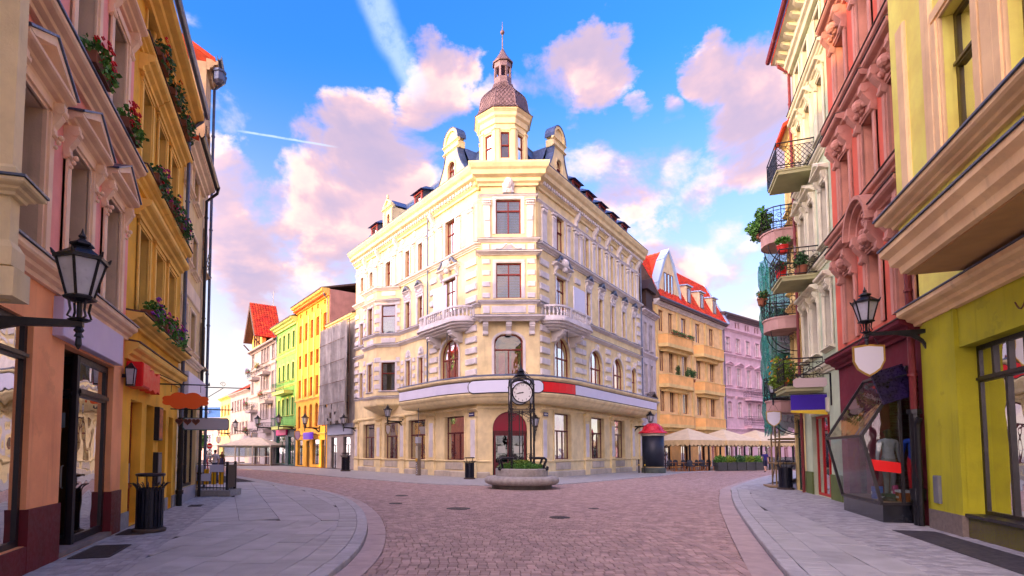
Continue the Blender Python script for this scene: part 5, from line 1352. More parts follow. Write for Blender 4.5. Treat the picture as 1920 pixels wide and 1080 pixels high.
# red house with heavy window hoods
H = House('red_house', 'brick red house with heavy carved window hoods over a maroon shop floor', FR_R, -6.4, -.32)
cr_ = (-.95, -2.85, -4.9)
r1 = [(c, 4.95, .92, 2.05) for c in cr_]; r2 = [(c, 8.62, .92, 2.05) for c in cr_]; r3 = [(c, 12.3, .92, 2.1) for c in cr_]; r4 = [(c, 15.6, .9, 1.5) for c in cr_]
H.body(r1 + r2 + r3 + r4, 17.8, REDW, 9, z0=4.3, rev=.36, reveal=ROSEP); H.body([(-1.9, .0, 2.7, 3.45), (-5.0, 0, 1.6, 2.9)], 4.3, MARO, 9, rev=.3, inner=2.6)
H.wins(r1 + r2 + r3 + r4, mat('dark_red_frame', srgb(88, 30, 26), .5, var=.2), y=.28, kind=(.60, 2, 2), curtain='mix'); H.dress(r1 + r2 + r3 + r4, REDT, bw=.22, out=.08, sill=0)
def hood(c, z, w=1.7, arch=False, lead=True):
    m1 = MB(); o = .42
    for sg in (-1, 1): console(m1, c + sg * .58, z + .04, .24, .34, .78)
    for k in range(7): m1.ball((c - .42 + .14 * k, -.12, z - .28 + .08 * math.sin(k * 1.9)), .10, 7, 5)
    m1.ball((c, -.2, z - .2), .17, 8, 6)
    if not arch:
        m1.mould(c - w / 2, c + w / 2, CORN(z, .34, o)); p = H.part('window_hood', m1, REDT)
        MB().mould(c - w / 2, c + w / 2, [(-.02, z + .385), (o + .03, z + .345), (o + .03, z + .37), (-.02, z + .41)]).build('hood_lead', BROWNR, p, T(6.4))
    else:
        N = 14; p = H.part('window_hood', m1, REDT); m2 = MB()
        for k in range(N):
            a0, a1 = math.pi * k / N, math.pi * (k + 1) / N
            for r0, r1_, oo in ((.62, .74, .2), (.74, .86, .34), (.86, .96, .46)):
                m2.prism([(c + r0 * math.cos(a0), z + .05 + r0 * .95 * math.sin(a0)), (c + r0 * math.cos(a1), z + .05 + r0 * .95 * math.sin(a1)), (c + r1_ * math.cos(a1), z + .05 + r1_ * .95 * math.sin(a1)), (c + r1_ * math.cos(a0), z + .05 + r1_ * .95 * math.sin(a0))], 'y', -oo, .01)
        m2.build('arched_hood', REDT, p, T(6.4)); m3 = MB()
        for k in range(9): m3.ball((c + .3 * math.sin(k * 2.4) * (1 - k / 14), -.14, z - .1 + .085 * k), .13 - .006 * k, 7, 5)
        m3.build('carved_relief', REDT, p, T(6.4))
for c in cr_: hood(c, 7.5, arch=(c == -2.85)); hood(c, 11.2); hood(c, 14.95)
for z, h, o, m_ in ((4.25, .34, .38, MARO), (8.2, .30, .26, REDT), (11.95, .28, .24, REDT), (17.4, .5, .6, REDT)):
    H.part('string_course', MB().mould(-6.4, -.32, CORN(z, h, o)), m_); H.part('course_flashing', MB().mould(-6.4, -.32, [(-.02, z + h + .045), (o + .03, z + h + .005), (o + .03, z + h + .03), (-.02, z + h + .08)]), BROWNR)
for z in (8.2, 11.95):
    for c in cr_: H.part('apron_panel', MB().bev(c - .5, c + .5, -.06, .0, z - .62, z - .1, .04), REDW)
H.roof(17.9, 9, 3, TILE); REDPIPE = mat('red_downpipe', srgb(120, 44, 48), .5, var=.2, patch=.6, patchcol=(.35, .33, .3))
downpipe(H, -.42, 2.5, 17.6, REDPIPE, top=False, r=.07)
H.part('downpipe_foot', MB().tube([(-.42, -.14, 2.5), (-.42, -.14, 0)], .10, 9).lathe([(.14, 0), (.14, .1)], 9, (-.42, -.14, 2.45)).lathe([(.14, 0), (.15, .25)], 9, (-.42, -.14, .55)).tube([(-.2, -.13, 2.35), (-.25, -.16, 2.2), (-.28, -.16, 0)], .06, 8), IRON)
def glass_box():
    """faceted shop window leaning out over the pavement"""
    a, b = -3.7, -.75
    prof = [(0, .42), (.72, .42), (1.05, 1.98), (.12, 3.55), (0, 3.55)]
    base = MB().prism([(0.0, 0), (-.70, 0), (-.70, .42), (0.0, .42)], 'x', a, b)
    g = House.__new__(House); g.o = -6.4
    shop = H.part('display_window', base, MARBLE)
    fr = MB(); t = .045
    def P(x, k): return (x, -prof[k][0], prof[k][1])
    for x in (a, b):
        for k in range(1, 4): fr.tube([P(x, k), P(x, k + 1) if k < 3 else P(x, 3)], t, 4) if k < 3 else None
        fr.tube([(x, -.02, .44), P(x, 1)], t, 4); fr.tube([P(x, 3), (x, -.02, 3.55)], t, 4)
    for k in (1, 2, 3): fr.tube([P(a, k), P(b, k)], t, 4)
    mid = -.30
    fr.tube([(b, mid, .44), (b, mid, 3.2)], t * .9, 4)
    fr.tube([(b, -.02, .42), (b, -.02, 3.55)], t, 4)
    fr.build('window_frame', BLKFR, shop, T(6.4))
    def quad(*p): return MB().add(list(p), [tuple(range(len(p)))])
    quad(P(a, 1), P(b, 1), P(b, 2), P(a, 2)).build('pane', GLS, shop, T(6.4))
    quad(P(a, 2), P(b, 2), P(b, 3), P(a, 3)).build('pane', GL, shop, T(6.4))
    ym = lambda z: 0
    quad((b, mid, .46), (b, -.72, .46), (b, -1.03, 1.98), (b, -.34, 3.18), (b, mid, 3.18)).build('pane', GLS, shop, T(6.4)); quad((b, mid, .46), (b, mid, 3.2), (b, -.14, 3.5), (b, -.03, 3.5), (b, -.03, .46)).build('pane', GLS, shop, T(6.4))
    quad((a, -.02, .46), (a, -.72, .46), (a, -1.03, 1.98), (a, -.12, 3.5)).build('pane', GLS, shop, T(6.4))
    MB().box(a + .05, b - .05, -.68, 1.2, .42, .47).build('display_floor', mat('display_wood', (.30, .2, .11), .5, var=.2), shop, T(6.4))
    MB().box(a + .1, b - .1, 1.15, 1.2, .45, 3.5).build('display_back', mat('display_tan', (.62, .44, .24), .7), shop, T(6.4))
    MB().box(-2.9, -.78, -.86, -.83, 1.22, 1.52)
    m1 = MB(); m1.add([(b + .012, -.83, 1.18), (b + .012, -.32, 1.12), (b + .012, -.32, 1.36), (b + .012, -.88, 1.44)], [(0, 1, 2, 3)]); m1.build('red_sticker', REDP, shop, T(6.4))
    return shop
glass_box()
m1 = MB(); m1.X = T(-.62, -.45, 3.15) @ Matrix.Rotation(R_(18), 4, 'X') @ RZ(R_(12)); m1.box(-.03, .03, -.35, .35, -.38, .38)
H.part('purple_screen', m1, mat('purple_screen', (.02, .012, .06), .3, var=.8, vscale=6))
H.part('screen_bracket', MB().tube([(-.62, 0, 3.4), (-.62, -.4, 3.3)], .02, 6), IRON)

# sage green house with iron balconies
H = House('sage_house', 'pale sage green house with three lattice iron balconies on the right', FR_R, -11.2, -6.4)
cg = (-7.25, -8.95, -10.3)
def rowg(z, h, w=.82): return [(c, z, w, h) for c in cg]
s1, s2, s3, s4 = rowg(5.15, 2.05), rowg(8.75, 2.15), rowg(12.5, 2.1), rowg(15.9, 1.1, .7)
H.body(s1 + s2 + s3 + s4, 17.5, SAGE, 9, z0=3.6, rev=.3, reveal=SAGET); H.body([(-8.9, .0, 2.5, 2.95)], 3.6, SAGE, 9, rev=.3, inner=2.5)
H.wins(s1 + s2 + s3 + s4, mat('dark_red_frame', srgb(88, 30, 26)), y=.24, kind=(.62, 2, 2), curtain='mix'); H.dress(s1 + s2 + s3, SAGET, bw=.17, out=.07, sill=.1); H.dress(s4, SAGET, bw=.12, out=.05, sill=0)
for k, ops in enumerate((s1, s2, s3)):
    for o in ops:
        m1 = MB(); z = o[1] + o[3] + .2
        if k == 1: pediment(m1, o[0], z, 1.3, .5, .3)
        else: m1.mould(o[0] - .62, o[0] + .62, CORN(z, .24, .30))
        for sg in (-1, 1): console(m1, o[0] + sg * .45, z, .14, .2, .42)
        H.part('window_hood', m1, SAGET)
for z, h, o in ((4.35, .26, .22), (8.05, .24, .2), (11.85, .24, .2), (15.3, .24, .24)):
    H.part('string_course', MB().mould(-11.2, -6.4, CORN(z, h, o)), SAGET); H.part('course_flashing', MB().mould(-11.2, -6.4, [(-.02, z + h + .045), (o + .03, z + h + .005), (o + .03, z + h + .03), (-.02, z + h + .08)]), BLKFR)
m1 = MB(); m1.mould(-11.3, -6.3, [(-.02, 17.3), (.15, 17.3), (.2, 17.45), (.3, 17.5), (.3, 17.85), (.75, 17.95), (.75, 18.1), (-.02, 18.15)]); H.part('eave', m1, SAGET)
for k in range(9): x = -11.05 + .56 * k; m1 = MB(); console(m1, x, 17.95, .24, .62, .42); H.part('eave_bracket', m1, SAGET)
gutter(H, -11.35, -6.35, 18.12, .84, REDPIPE); downpipe(H, -11.1, 0.0, 17.7, REDPIPE); H.roof(18.1, 9, 3, TILE, over=.75)
for a, b in ((-7.65, -6.42), (-11.18, -10.15)): H.part('pier_base', MB().box(a, b, -.05, .02, -.02, .85), OLIVE)
dd = window(H.root, H.at(-8.9, .15, 0), 2.5, 2.95, mat('red_shop_frame', srgb(176, 22, 22), .4), (.0, 3, 1), g=GLS, bar=.08)
for k in range(14): x = -9.9 + .15 * k; MB().box(x, x + .12, .7, .8, .3 + .25 * (k % 6), .5 + .25 * (k % 6)).build('shop_item', mat('shop_item_%d' % (k % 4), [(.6, .1, .08), (.1, .2, .5), (.6, .5, .1), (.1, .4, .3)][k % 4], .6), dd, T(8.9))
H.part('shop_transom', MB().bev(-10.2, -7.6, -.06, .0, 3.0, 3.5, .02), SAGET)

# yellow house behind it, hung with curved balconies
H = House('yellow_house', 'pale yellow house with rounded pink balconies behind green scaffold netting', FR_R, -13.1, -11.2)
oy = [(c, z, .6, 2.0) for c in (-11.75, -12.65) for z in (4.9, 8.5, 12.0)]
H.body(oy + [(-12.2, 0, 1.5, 3.0)], 15.2, YELP, 9); H.wins(oy, WOODDK, kind=(.62, 2, 2), curtain='mix'); H.dress(oy, YELP, bw=.16, out=.06)
window(H.root, H.at(-12.2, .1, 0), 1.5, 3.0, mat('dark_green_frame', (.01, .04, .03), .5), (.75, 3, 3), g=GLS)
for z in (3.7, 7.6, 11.2, 15.0): H.part('string_course', MB().mould(-13.1, -11.2, CORN(z, .24, .22)), YELP)
H.roof(15.3, 9, 3, TILE)
# balconies ------------------------------------------------------
def scroll(mb, c, r, ax, n=16, turns=1.3, t=.010, flip=1, up=Vector((0, 0, 1))):
    """iron C-scroll in the plane spanned by ax and up"""
    pts = []
    for k in range(n + 1):
        q = k / n; a = turns * 2 * math.pi * q; rr = r * (1 - .75 * q)
        v = Vector(c) + ax * (math.cos(a) * rr * flip) + up * (math.sin(a) * rr); pts.append(tuple(v))
    mb.tube(pts, t, 4)
def iron_rail(mb, path, z, h, pattern, bars=.12):
    P = [Vector((p[0], p[1], 0)) for p in path]
    for zz, t in ((z + .06, .020), (z + h, .027), (z + h * .84, .014)): mb.tube([(p.x, p.y, zz) for p in P], t, 5)
    for p, q in zip(P, P[1:]):
        d = q - p; L = d.length
        if L < .02: continue
        ax = d / L; n = max(1, int(L / bars))
        for e in (p, q): mb.tube([(e.x, e.y, z), (e.x, e.y, z + h + .03)], .016, 5)
        if pattern == 'lattice':
            m = max(1, round(L / .16))
            for sg in (-1, 1):
                for k in range(-4, m + 1):
                    a0, a1 = k, k + 4.0; t0, t1 = max(0, -a0 / 4.0), min(1, (m - a0) / 4.0)
                    if t1 <= t0: continue
                    pts = []
                    for t in (t0, t1):
                        s_ = (a0 + 4 * t) / m * L; s_ = s_ if sg > 0 else L - s_
                        v = p + ax * s_; pts.append((v.x, v.y, z + .08 + (h * .76 - .02) * t))
                    mb.tube(pts, .011, 4)
        elif pattern == 'scroll':
            m = max(1, round(L / .34))
            for k in range(m):
                c = p + ax * (L * (k + .5) / m)
                scroll(mb, (c.x - ax.x * .07, c.y - ax.y * .07, z + h * .32), .13, ax, flip=1, t=.014); scroll(mb, (c.x + ax.x * .07, c.y + ax.y * .07, z + h * .58), .13, ax, flip=-1, t=.014)
                scroll(mb, (c.x, c.y, z + h * .80), .06, ax, n=10, turns=1, t=.011)
                v = p + ax * (L * k / m); mb.tube([(v.x, v.y, z + .06), (v.x, v.y, z + h)], .009, 4)
        else:
            for k in range(1, n): v = p + ax * (L * k / n); mb.tube([(v.x, v.y, z + .06), (v.x, v.y, z + h)], .008, 4)
def balcony(name, label, FR, pts, z, m_slab, pattern, h=1.0, slab=.16, group=None, iron=None, brackets=0, bulge=0):
    """pts (s,out) outline of the slab from wall to wall"""
    c = sum(p[0] for p in pts) / len(pts); b = thing(name, label, 'balcony', FR @ T(c, 0, z), group)
    loc = [(p[0] - c, -p[1]) for p in pts]; mb = MB()
    mb.prism([(p[0] * .97, p[1] * .96) for p in loc], 'z', -slab, -.04); mb.prism(loc, 'z', -.04, .02); mb.build('slab', m_slab, b)
    mb = MB(); iron_rail(mb, loc, .02, h, pattern); mb.build('railing', iron or IRON, b)
    for k in range(brackets):
        x = loc[0][0] + (loc[-1][0] - loc[0][0]) * (k + .5) / brackets; mb = MB(); d = max(-p[1] for p in loc) * .8
        mb.tube([(x, -.02, -slab - .9)] + [(x, -d * math.sin(t * math.pi / 16), -slab - .9 + .88 * (1 - math.cos(t * math.pi / 16))) for t in range(1, 9)], .02, 5); scroll(mb, (x, -.22, -slab - .3), .2, Vector((0, 1, 0)), t=.012)
        mb.build('bracket', iron or IRON, b)
    return b
GB = 'lattice balconies of the sage house'
SAGED = plaster('balcony_olive', (176, 176, 130), .9, streak=.2)
for z, pat, lab in ((12.0, 'lattice', 'topmost iron balcony of the sage house, diamond lattice railing'), (8.0, 'scroll', 'middle iron balcony of the sage house with red flower pot'), (3.95, 'scroll', 'lowest iron balcony of the sage house, over the purple shop sign')):
    b = balcony('iron_balcony', lab, FR_R, [(-10.1, 0), (-10.1, 1.22), (-8.25, 1.22), (-8.25, 0)], z, SAGED, pat, group=GB)
GP = 'rounded pink balconies'
def arcp(a, b, o, n=8): return [(a, 0)] + [(a + (b - a) * (.5 - .5 * math.cos(math.pi * k / n)), o * (.45 + .55 * math.sin(math.pi * k / n))) for k in range(n + 1)] + [(b, 0)]
for z, lab in ((10.9, 'topmost rounded pink balcony, crowned with trailing green leaves'), (7.2, 'middle rounded pink balcony with orange flowers on the yellow house'), (3.75, 'lowest rounded pink balcony behind the orange flowering plant')):
    balcony('rounded_balcony', lab, FR_R, arcp(-13.1, -11.3, 1.25), z, BALCPINK, 'scroll', .95, .5, group=GP, brackets=2)

# ------------------------------------------------------------------ far side of the left street
ORNG = plaster('orange_stucco', (255, 190, 74), .95, streak=.15)
ORNT = plaster('orange_trim', (255, 206, 110), .95, streak=.15)
GRNW = plaster('fresh_green_stucco', (124, 184, 96), .95, streak=.2)
GRNT = plaster('light_green_trim', (206, 220, 130), .95, streak=.2)
GRNF = mat('green_frame', srgb(40, 104, 66), .5)
GRIR = mat('green_iron', srgb(22, 92, 62), .5, .2)
GREYW = plaster('grey_white_stucco', (206, 194, 190), .70, streak=.25)
DULL = plaster('dull_grey_render', (178, 170, 162), .9, var=.2, streak=.5)
ROSED = plaster('dusty_rose_render', (196, 146, 134), .9, var=.15, streak=.3)
LTYEL = plaster('light_yellow_render', (244, 214, 146), .8, streak=.2)
FR_W = mat('white_frame', (.7, .68, .62), .5)
H = House('netted_house', 'narrow grey house wrapped in torn grey scaffold netting', FR_CL, -26.0, -19.25)
H.body([(-24.2, 0, 1.5, 3.1), (-21.0, 0, 1.7, 3.1), (-24.0, 5.2, 1.0, 1.9), (-21.2, 5.2, 1.0, 1.9), (-24, 9.2, 1, 1.9), (-21.2, 9.2, 1, 1.9)], 14.7, DULL, 9, rev=.35)
H.wins([(-24.0, 5.2, 1.0, 1.9), (-21.2, 5.2, 1.0, 1.9), (-24, 9.2, 1, 1.9), (-21.2, 9.2, 1, 1.9)], WOODDK); H.wins([(-24.2, 0, 1.5, 3.1), (-21.0, 0, 1.7, 3.1)], BLKFR, kind=(.75, 2, 1), g=GLS)
H.part('blank_fascia', MB().bev(-25.6, -19.6, -.18, 0, 3.3, 4.35, .03), mat('grey_blue_fascia', srgb(150, 160, 180), .6)); H.part('parapet', MB().mould(-26, -19.25, CORN(14.2, .5, .4)), YELP); H.roof(14.8, 9, 1.5, BROWNR)
def net():
    t = thing('scaffold_netting', 'torn grey dust netting hanging over the narrow house', 'netting', FR_CL @ T(-22.6, -.55, 0)); rg = random.Random(5)
    n, m = 46, 34; vs = []; fs = []
    for i in range(n + 1):
        for j in range(m + 1):
            x = -3.35 + 6.6 * i / n; z = 4.35 + 9.65 * j / m
            y = -.28 - .16 * math.sin(i * 1.1 + .3 * math.sin(j * .2)) - .07 * math.sin(i * 2.5 + j * .1) + rg.uniform(-.015, .015) - .22 * max(0, 1 - j / 8) * math.sin(i * .5)
            vs.append((x, y, z))
    for i in range(n):
        for j in range(m):
            if j < 9 and rg.random() < .20 * (9 - j) / 9 and 10 < i < 40: continue
            fs.append((i * (m + 1) + j, (i + 1) * (m + 1) + j, (i + 1) * (m + 1) + j + 1, i * (m + 1) + j + 1))
    MB().add(vs, fs).build('net_sheet', mat('grey_net', (.34, .33, .32), .9, var=.22, vscale=1.2, streak=.6, bump=.004, bscale=60), t)
    mb = MB()
    for x in (-3.3, -1.1, 1.1, 3.25): mb.tube([(x, .0, 4.3), (x, .0, 14.2)], .035, 6)
    for z in (6.3, 8.3, 10.3, 12.3): MB().tube([(-3.4, -.50, z), (3.3, -.50, z)], .03, 5).build('ledger_tube', mat('rusty_steel', (.16, .10, .07), .7, .4, var=.3, vscale=8), t)
    mb.build('scaffold_poles', mat('rusty_steel', (.16, .10, .07), .7, .4, var=.3, vscale=8), t); MB().tube([(-3.4, -.1, 14.0), (3.3, -.1, 14.0)], .06, 6).build('top_rail', ZINC, t)
net()
H = House('orange_house', 'glowing orange yellow four storey house beside the netted one', FR_CL, -35.9, -26.0)
cc = (-34.8, -32.8, -31.0, -29.2, -27.1); W_ = .92
oo4 = [(c, 14.3, W_, 2.05) for c in cc]; oo3 = [(c, 11.25, W_, 1.55) for c in cc]; oo2 = [(c, 7.85, W_, 2.1) for c in cc]; oo1 = [(c, 4.35, W_, 2.6, .46) for c in cc]
attic = [(c, 17.25, .45, .5) for c in cc]; gg = [(-34.4, .1, 1.9, 2.9), (-31.7, 0, 1.1, 2.9), (-29.3, .3, 2.1, 2.7), (-27.0, 0, 1.3, 2.9)]
H.body(oo4 + oo3 + oo2 + oo1 + attic, 18.2, ORNG, 10, z0=3.4); H.body(gg, 3.4, ORNG, 10, rev=.3)
H.wins(oo4 + oo3 + oo2 + oo1 + attic, mat('orange_brown_frame', srgb(170, 84, 30), .5), kind=(.6, 2, 2), curtain='mix'); H.wins(gg, BLKFR, kind=(.78, 2, 1), g=GLS)
for c in (-35.75, -33.8, -31.9, -30.1, -28.15, -26.15): H.part('giant_pilaster', MB().bev(c - .18, c + .18, -.12, .01, 7.6, 17.0, .03), ORNT)
for z, h, o in ((7.35, .24, .22), (3.45, .22, .2)): H.part('string_course', MB().mould(-35.9, -26, CORN(z, h, o)), ORNT)
H.part('eave', MB().mould(-36.0, -25.9, CORN(17.9, .75, .85)), ORNT); mb = MB()
for k in range(24): x = -35.7 + .41 * k; mb.box(x - .1, x + .1, -.6, -.1, 17.98, 18.16)
tag(H.part('eave_dentils', mb, mat('dentil_red', srgb(206, 110, 50), .8)), kind='stuff'); H.roof(18.7, 10, 1.6, BROWNR, over=.9); downpipe(H, -26.1, 0, 18.0)
H.part('party_wall', MB().box(-26.0, -25.8, .05, 9.9, 14.6, 18.6), ROSED)
H.part('purple_sign', MB().box(-31.6, -28.6, -.6, -.5, 3.0, 3.75), mat('purple_sign', srgb(104, 40, 214), .4))
H = House('green_house', 'fresh green house with dark green iron balconies in the left street', FR_CL, -44.0, -35.9)
cg_ = (-42.6, -40.9, -39.1, -37.2)
og = [(c, z, .85, 2.1, .2) for c in cg_ for z in (14.2, 10.4, 6.1)]
H.body(og, 17.2, GRNW, 10, z0=4.4); H.body([(-41.6, .2, 3.6, 3.4), (-37.6, .1, 2.2, 3.4)], 4.4, mat('teal_shopfront', srgb(46, 74, 78), .5, var=.15), 10, rev=.3)
H.wins(og, GRNF, kind=(.62, 2, 2), curtain='mix'); H.dress(og, GRNT, bw=.18, out=.06, sill=.1); H.wins([(-41.6, .2, 3.6, 3.4), (-37.6, .1, 2.2, 3.4)], GRNF, kind=(.8, 2, 1), g=GLS)
for z in (4.4, 9.6, 13.5): H.part('string_course', MB().mould(-44, -35.9, CORN(z, .24, .2)), GRNT)
H.part('eave', MB().mould(-44.1, -35.8, CORN(16.9, .8, .95)), GRNT); H.roof(17.7, 10, 2.6, BROWNR, over=1.0); downpipe(H, -43.9, 0, 17)
H.part('pink_sign', MB().bev(-42.9, -38.9, -.25, -.05, 3.7, 4.7, .05), mat('hot_pink_sign', srgb(226, 40, 130), .4))
H = House('gabled_house', 'grey white house with steep red tiled gable roof and flower balconies', FR_CL, -57.0, -44.0)
cw_ = (-55.7, -50.8, -49.4, -48.0, -45.6); ow = [(c, z, .95, 2.2) for c in cw_ for z in (14, 10.2, 6.2)]
H.body(ow + [(-52.6, 0, 3, 3.2), (-47, 0, 3.4, 3.3)], 16.6, GREYW, 11); H.wins(ow, FR_W, kind=(.62, 2, 2), curtain=1); H.dress(ow, GREYW, bw=.15, out=.06); H.wins([(-52.6, 0, 3, 3.2), (-47, 0, 3.4, 3.3)], WOODDK, kind=(.75, 3, 1), g=GLS)
for z in (4.6, 9.4, 13.2): H.part('string_course', MB().mould(-57, -44, CORN(z, .24, .2)), GREYW)
m1 = MB(); m1.prism([(-56.4, 16.6), (-51.0, 16.6), (-51.0, 18.4), (-53.7, 22.6), (-56.4, 18.4)], 'y', -.05, .5); H.part('gable_wall', m1, ORNT)
for c in (-54.9, -53.7, -52.5): window(H.root, H.at(c, -.1, 17.0), .8, 1.6, WOODDK)
def tiled(H, P0, P1, Q0, Q1, rows, cols, parent=None):
    """pantiled slope between eaves P0-P1 and ridge Q0-Q1"""
    P0, P1, Q0, Q1 = map(Vector, (P0, P1, Q0, Q1)); nrm = (P1 - P0).cross(Q0 - P0).normalized(); mb = MB()
    if nrm.z < 0: nrm = -nrm
    for r in range(rows):
        for c in range(cols):
            def B(u, v): return (P0 + (P1 - P0) * u) * (1 - v) + (Q0 + (Q1 - Q0) * u) * v
            u0, u1, v0, v1 = c / cols, (c + 1) / cols, r / rows, min(1, (r + 1.12) / rows); um = (u0 + u1) / 2
            mb.add([tuple(B(u0, v0) + nrm * .05), tuple(B(um, v0) + nrm * .11), tuple(B(u1, v0) + nrm * .05), tuple(B(u1, v1) + nrm * .01), tuple(B(um, v1) + nrm * .06), tuple(B(u0, v1) + nrm * .01), tuple(B(u0, v0)), tuple(B(u1, v0))], [(0, 1, 4, 5), (1, 2, 3, 4), (6, 7, 2, 1, 0)])
    o = H.part('roof_tiles', mb, TILE, parent); return tag(o, kind='stuff')
rf = H.part('roof', MB().prism([(-57.0, 17.8), (-53.7, 23.2), (-50.4, 17.8), (-51.0, 17.8), (-53.7, 22.2), (-56.4, 17.8)], 'y', -1.2, 2.6), mat('gable_timber', (.09, .045, .03), .7, var=.3, vscale=5))
tiled(H, (-50.4, -1.2, 17.82), (-50.4, 2.6, 17.82), (-53.7, -1.2, 23.22), (-53.7, 2.6, 23.22), 16, 10, rf); tiled(H, (-57.0, -1.2, 17.82), (-57.0, 2.6, 17.82), (-53.7, -1.2, 23.22), (-53.7, 2.6, 23.22), 16, 10, rf)
for x in (-56.7, -50.7): H.part('gable_bracket', MB().tube([(x, -.1, 16.4), (x, -1.2, 17.5)], .1, 5), mat('gable_timber', (.09, .045, .03)))
H.part('side_roof', MB().prism([(-.5, 16.4), (5, 19.6), (10.5, 16.4), (10.5, 16.2), (-.5, 16.2)], 'x', -57.0, -44), BROWNR); tiled(H, (-57, -.52, 16.42), (-44, -.52, 16.42), (-57, 5, 19.62), (-44, 5, 19.62), 12, 36)
H.part('eave', MB().mould(-57, -44, CORN(16.0, .5, .6)), GREYW)
for s, z, w in ((-52.5, 12.3, 3.0), (-47.0, 12.3, 3.0), (-53.5, 8.9, 2.6), (-46.5, 8.9, 2.8), (-53, 4.7, 2.8), (-46.8, 5.0, 2.8)): pass
H = House('grey_red_roof_house', 'low grey house with red pitched roof further down the left street', FR_CL, -69.5, -57.0)
os_ = [(c, z, .85, 1.7) for c in (-68, -66.2, -64.4, -62.6, -60.8, -58.8) for z in (4.6, 8.2)]
H.body(os_ + [(-66, 0, 3, 2.8), (-61, 0, 3, 2.8)], 11.0, GREYW, 10); H.wins(os_, FR_W, curtain='mix'); H.dress(os_, GREYW, bw=.14, out=.05); H.part('eave', MB().mould(-69.6, -57, CORN(10.7, .4, .5)), GREYW); H.roof(11.1, 10, 3.2, BROWNR); tiled(H, (-69.5, -.4, 11.13), (-57, -.4, 11.13), (-69.5, 5, 14.33), (-57, 5, 14.33), 12, 30); H.part('red_dormer', MB().box(-60, -58.2, 1.2, 3.5, 11.8, 15.0), mat('red_metal', srgb(190, 30, 24), .5))
H = House('pale_yellow_end_house', 'pale yellow house at the far end of the left street row', FR_CL, -77.5, -69.5)
oe = [(c, z, .9, 1.7) for c in (-76, -73.5, -71) for z in (4.6, 8.0)]; H.body(oe + [(-73.5, 0, 3, 2.8)], 11.0, LTYEL, 9); H.wins(oe, WOODDK, curtain='mix'); H.dress(oe, ORNT, bw=.14); H.part('eave', MB().mould(-77.6, -69.5, CORN(10.7, .4, .5)), ORNT); H.roof(11.1, 9, 2.6, TILE)
# pink palace closing the street
FR_E = frame((-62, 118), (.995, -.10))
H = House('pink_end_building', 'pale pink building with blue roof closing the far end of the left street', FR_E, -2, 24)
oe = [(c, z, 1.1, 2.0) for c in (2, 5, 8, 11, 14, 17, 20) for z in (3.6, 6.2)]; oe = [(c, z, w, 1.6) for c, z, w, h in oe]; H.body(oe + [(c, .1, 1.6, 2.6) for c in (3, 7, 11, 15, 19)], 8.6, plaster('pale_pink_stucco', (246, 214, 196), .95), 10); H.wins(oe, mat('dark_red_frame', srgb(88, 30, 26)), curtain=1); H.dress(oe, CREAMW, bw=.22, out=.08); H.wins([(c, .1, 1.6, 2.6) for c in (3, 7, 11, 15, 19)], WOODDK, kind=(.7, 2, 1))
H.part('eave', MB().mould(-2.3, 24.3, CORN(8.3, .5, .5)), CREAMW); H.roof(8.8, 10, 2.6, mat('blue_metal_roof', srgb(96, 140, 186), .5, .2, var=.15)); H.part('string_course', MB().mould(-2, 24, CORN(2.95, .3, .25)), CREAMW)
for x in (4, 9, 14, 19): H.part('skylight', MB().box(x, x + 1.0, 1.6, 2.6, 9.9, 10.5), GL)
for a, b, h, m_, lab in ((.3, 9.5, 14.2, BEIGE, 'unseen beige house round the corner from the near left row, set to block the low sun'), (9.5, 24.5, 13.4, ROSED, 'unseen rose house round the corner, second from the near left row, set to block the low sun')):  # out-of-view houses of the side street, added to shade the corner building
    H = House('corner_side_house', lab, frame((-14.2, 28.8), (-.47, .883)), a, b); oz = [(c, z, .95, 1.9) for c in ((a + 1.8, a + 4.6, a + 7.4, b - 1.6) if b - a > 12 else (a + 1.8, a + 4.6, a + 7.4)) for z in (1.1, 4.8, 8.4, 11.2)]; H.body(oz, h, m_, 10); H.wins(oz, WOODDK, curtain='mix'); H.roof(h, 10, 3.4, TILE)
# street on towards the far left (other side), low roofs that show over the near row
FR_O = frame((-26, 47), (-.56, .83))
for k, (a, b, h, m_, lab) in enumerate(((6, 18, 9.2, 'LTYEL', 'cream house on the shaded side of the left street'), (18, 34, 8.4, 'GREYW', 'grey house on the shaded side of the far left street'))):
    H = House('side_street_house', lab, frame((-26, 47), (-.56, .83)) , a, b); H.body([(c, z, .9, 1.7) for c in (a + 2, a + 5, a + 8) for z in (1.0, 4.6)], h, eval(m_), 9); H.wins([(c, z, .9, 1.7) for c in (a + 2, a + 5, a + 8) for z in (1.0, 4.6)], WOODDK); H.roof(h, 9, 2.4, TILE)
GBAL = 'flower balconies of the gabled house'
for s, z, w, lab, blo in ((-53.4, 12.2, 2.6, 'upper left', FPUR), (-48.2, 12.4, 3.0, 'upper right', FYEL), (-54.3, 7.6, 2.8, 'middle left', FPNK), (-46.6, 8.4, 2.6, 'middle right', FRED), (-54.0, 3.9, 2.8, 'lowest left', FRED), (-47.2, 4.5, 2.9, 'lowest right', FPNK)):
    balcony('iron_balcony', '%s flower balcony on the grey white gabled house' % lab, FR_CL, [(s - w / 2, 0), (s - w / 2, 1.1), (s + w / 2, 1.1), (s + w / 2, 0)], z, GREYW, 'scroll' , 1.0, .3, GBAL)
    flower_box('flowers on the %s balcony of the gabled house' % lab, FR_CL @ T(s - w * .2, -1.2, z + .75), 1.5, ((blo, .8), (FPUR, .4)), int(-s * 7 + z), 'flowers on the gabled house', n=170, bn=30, spill=.35, high=.4)
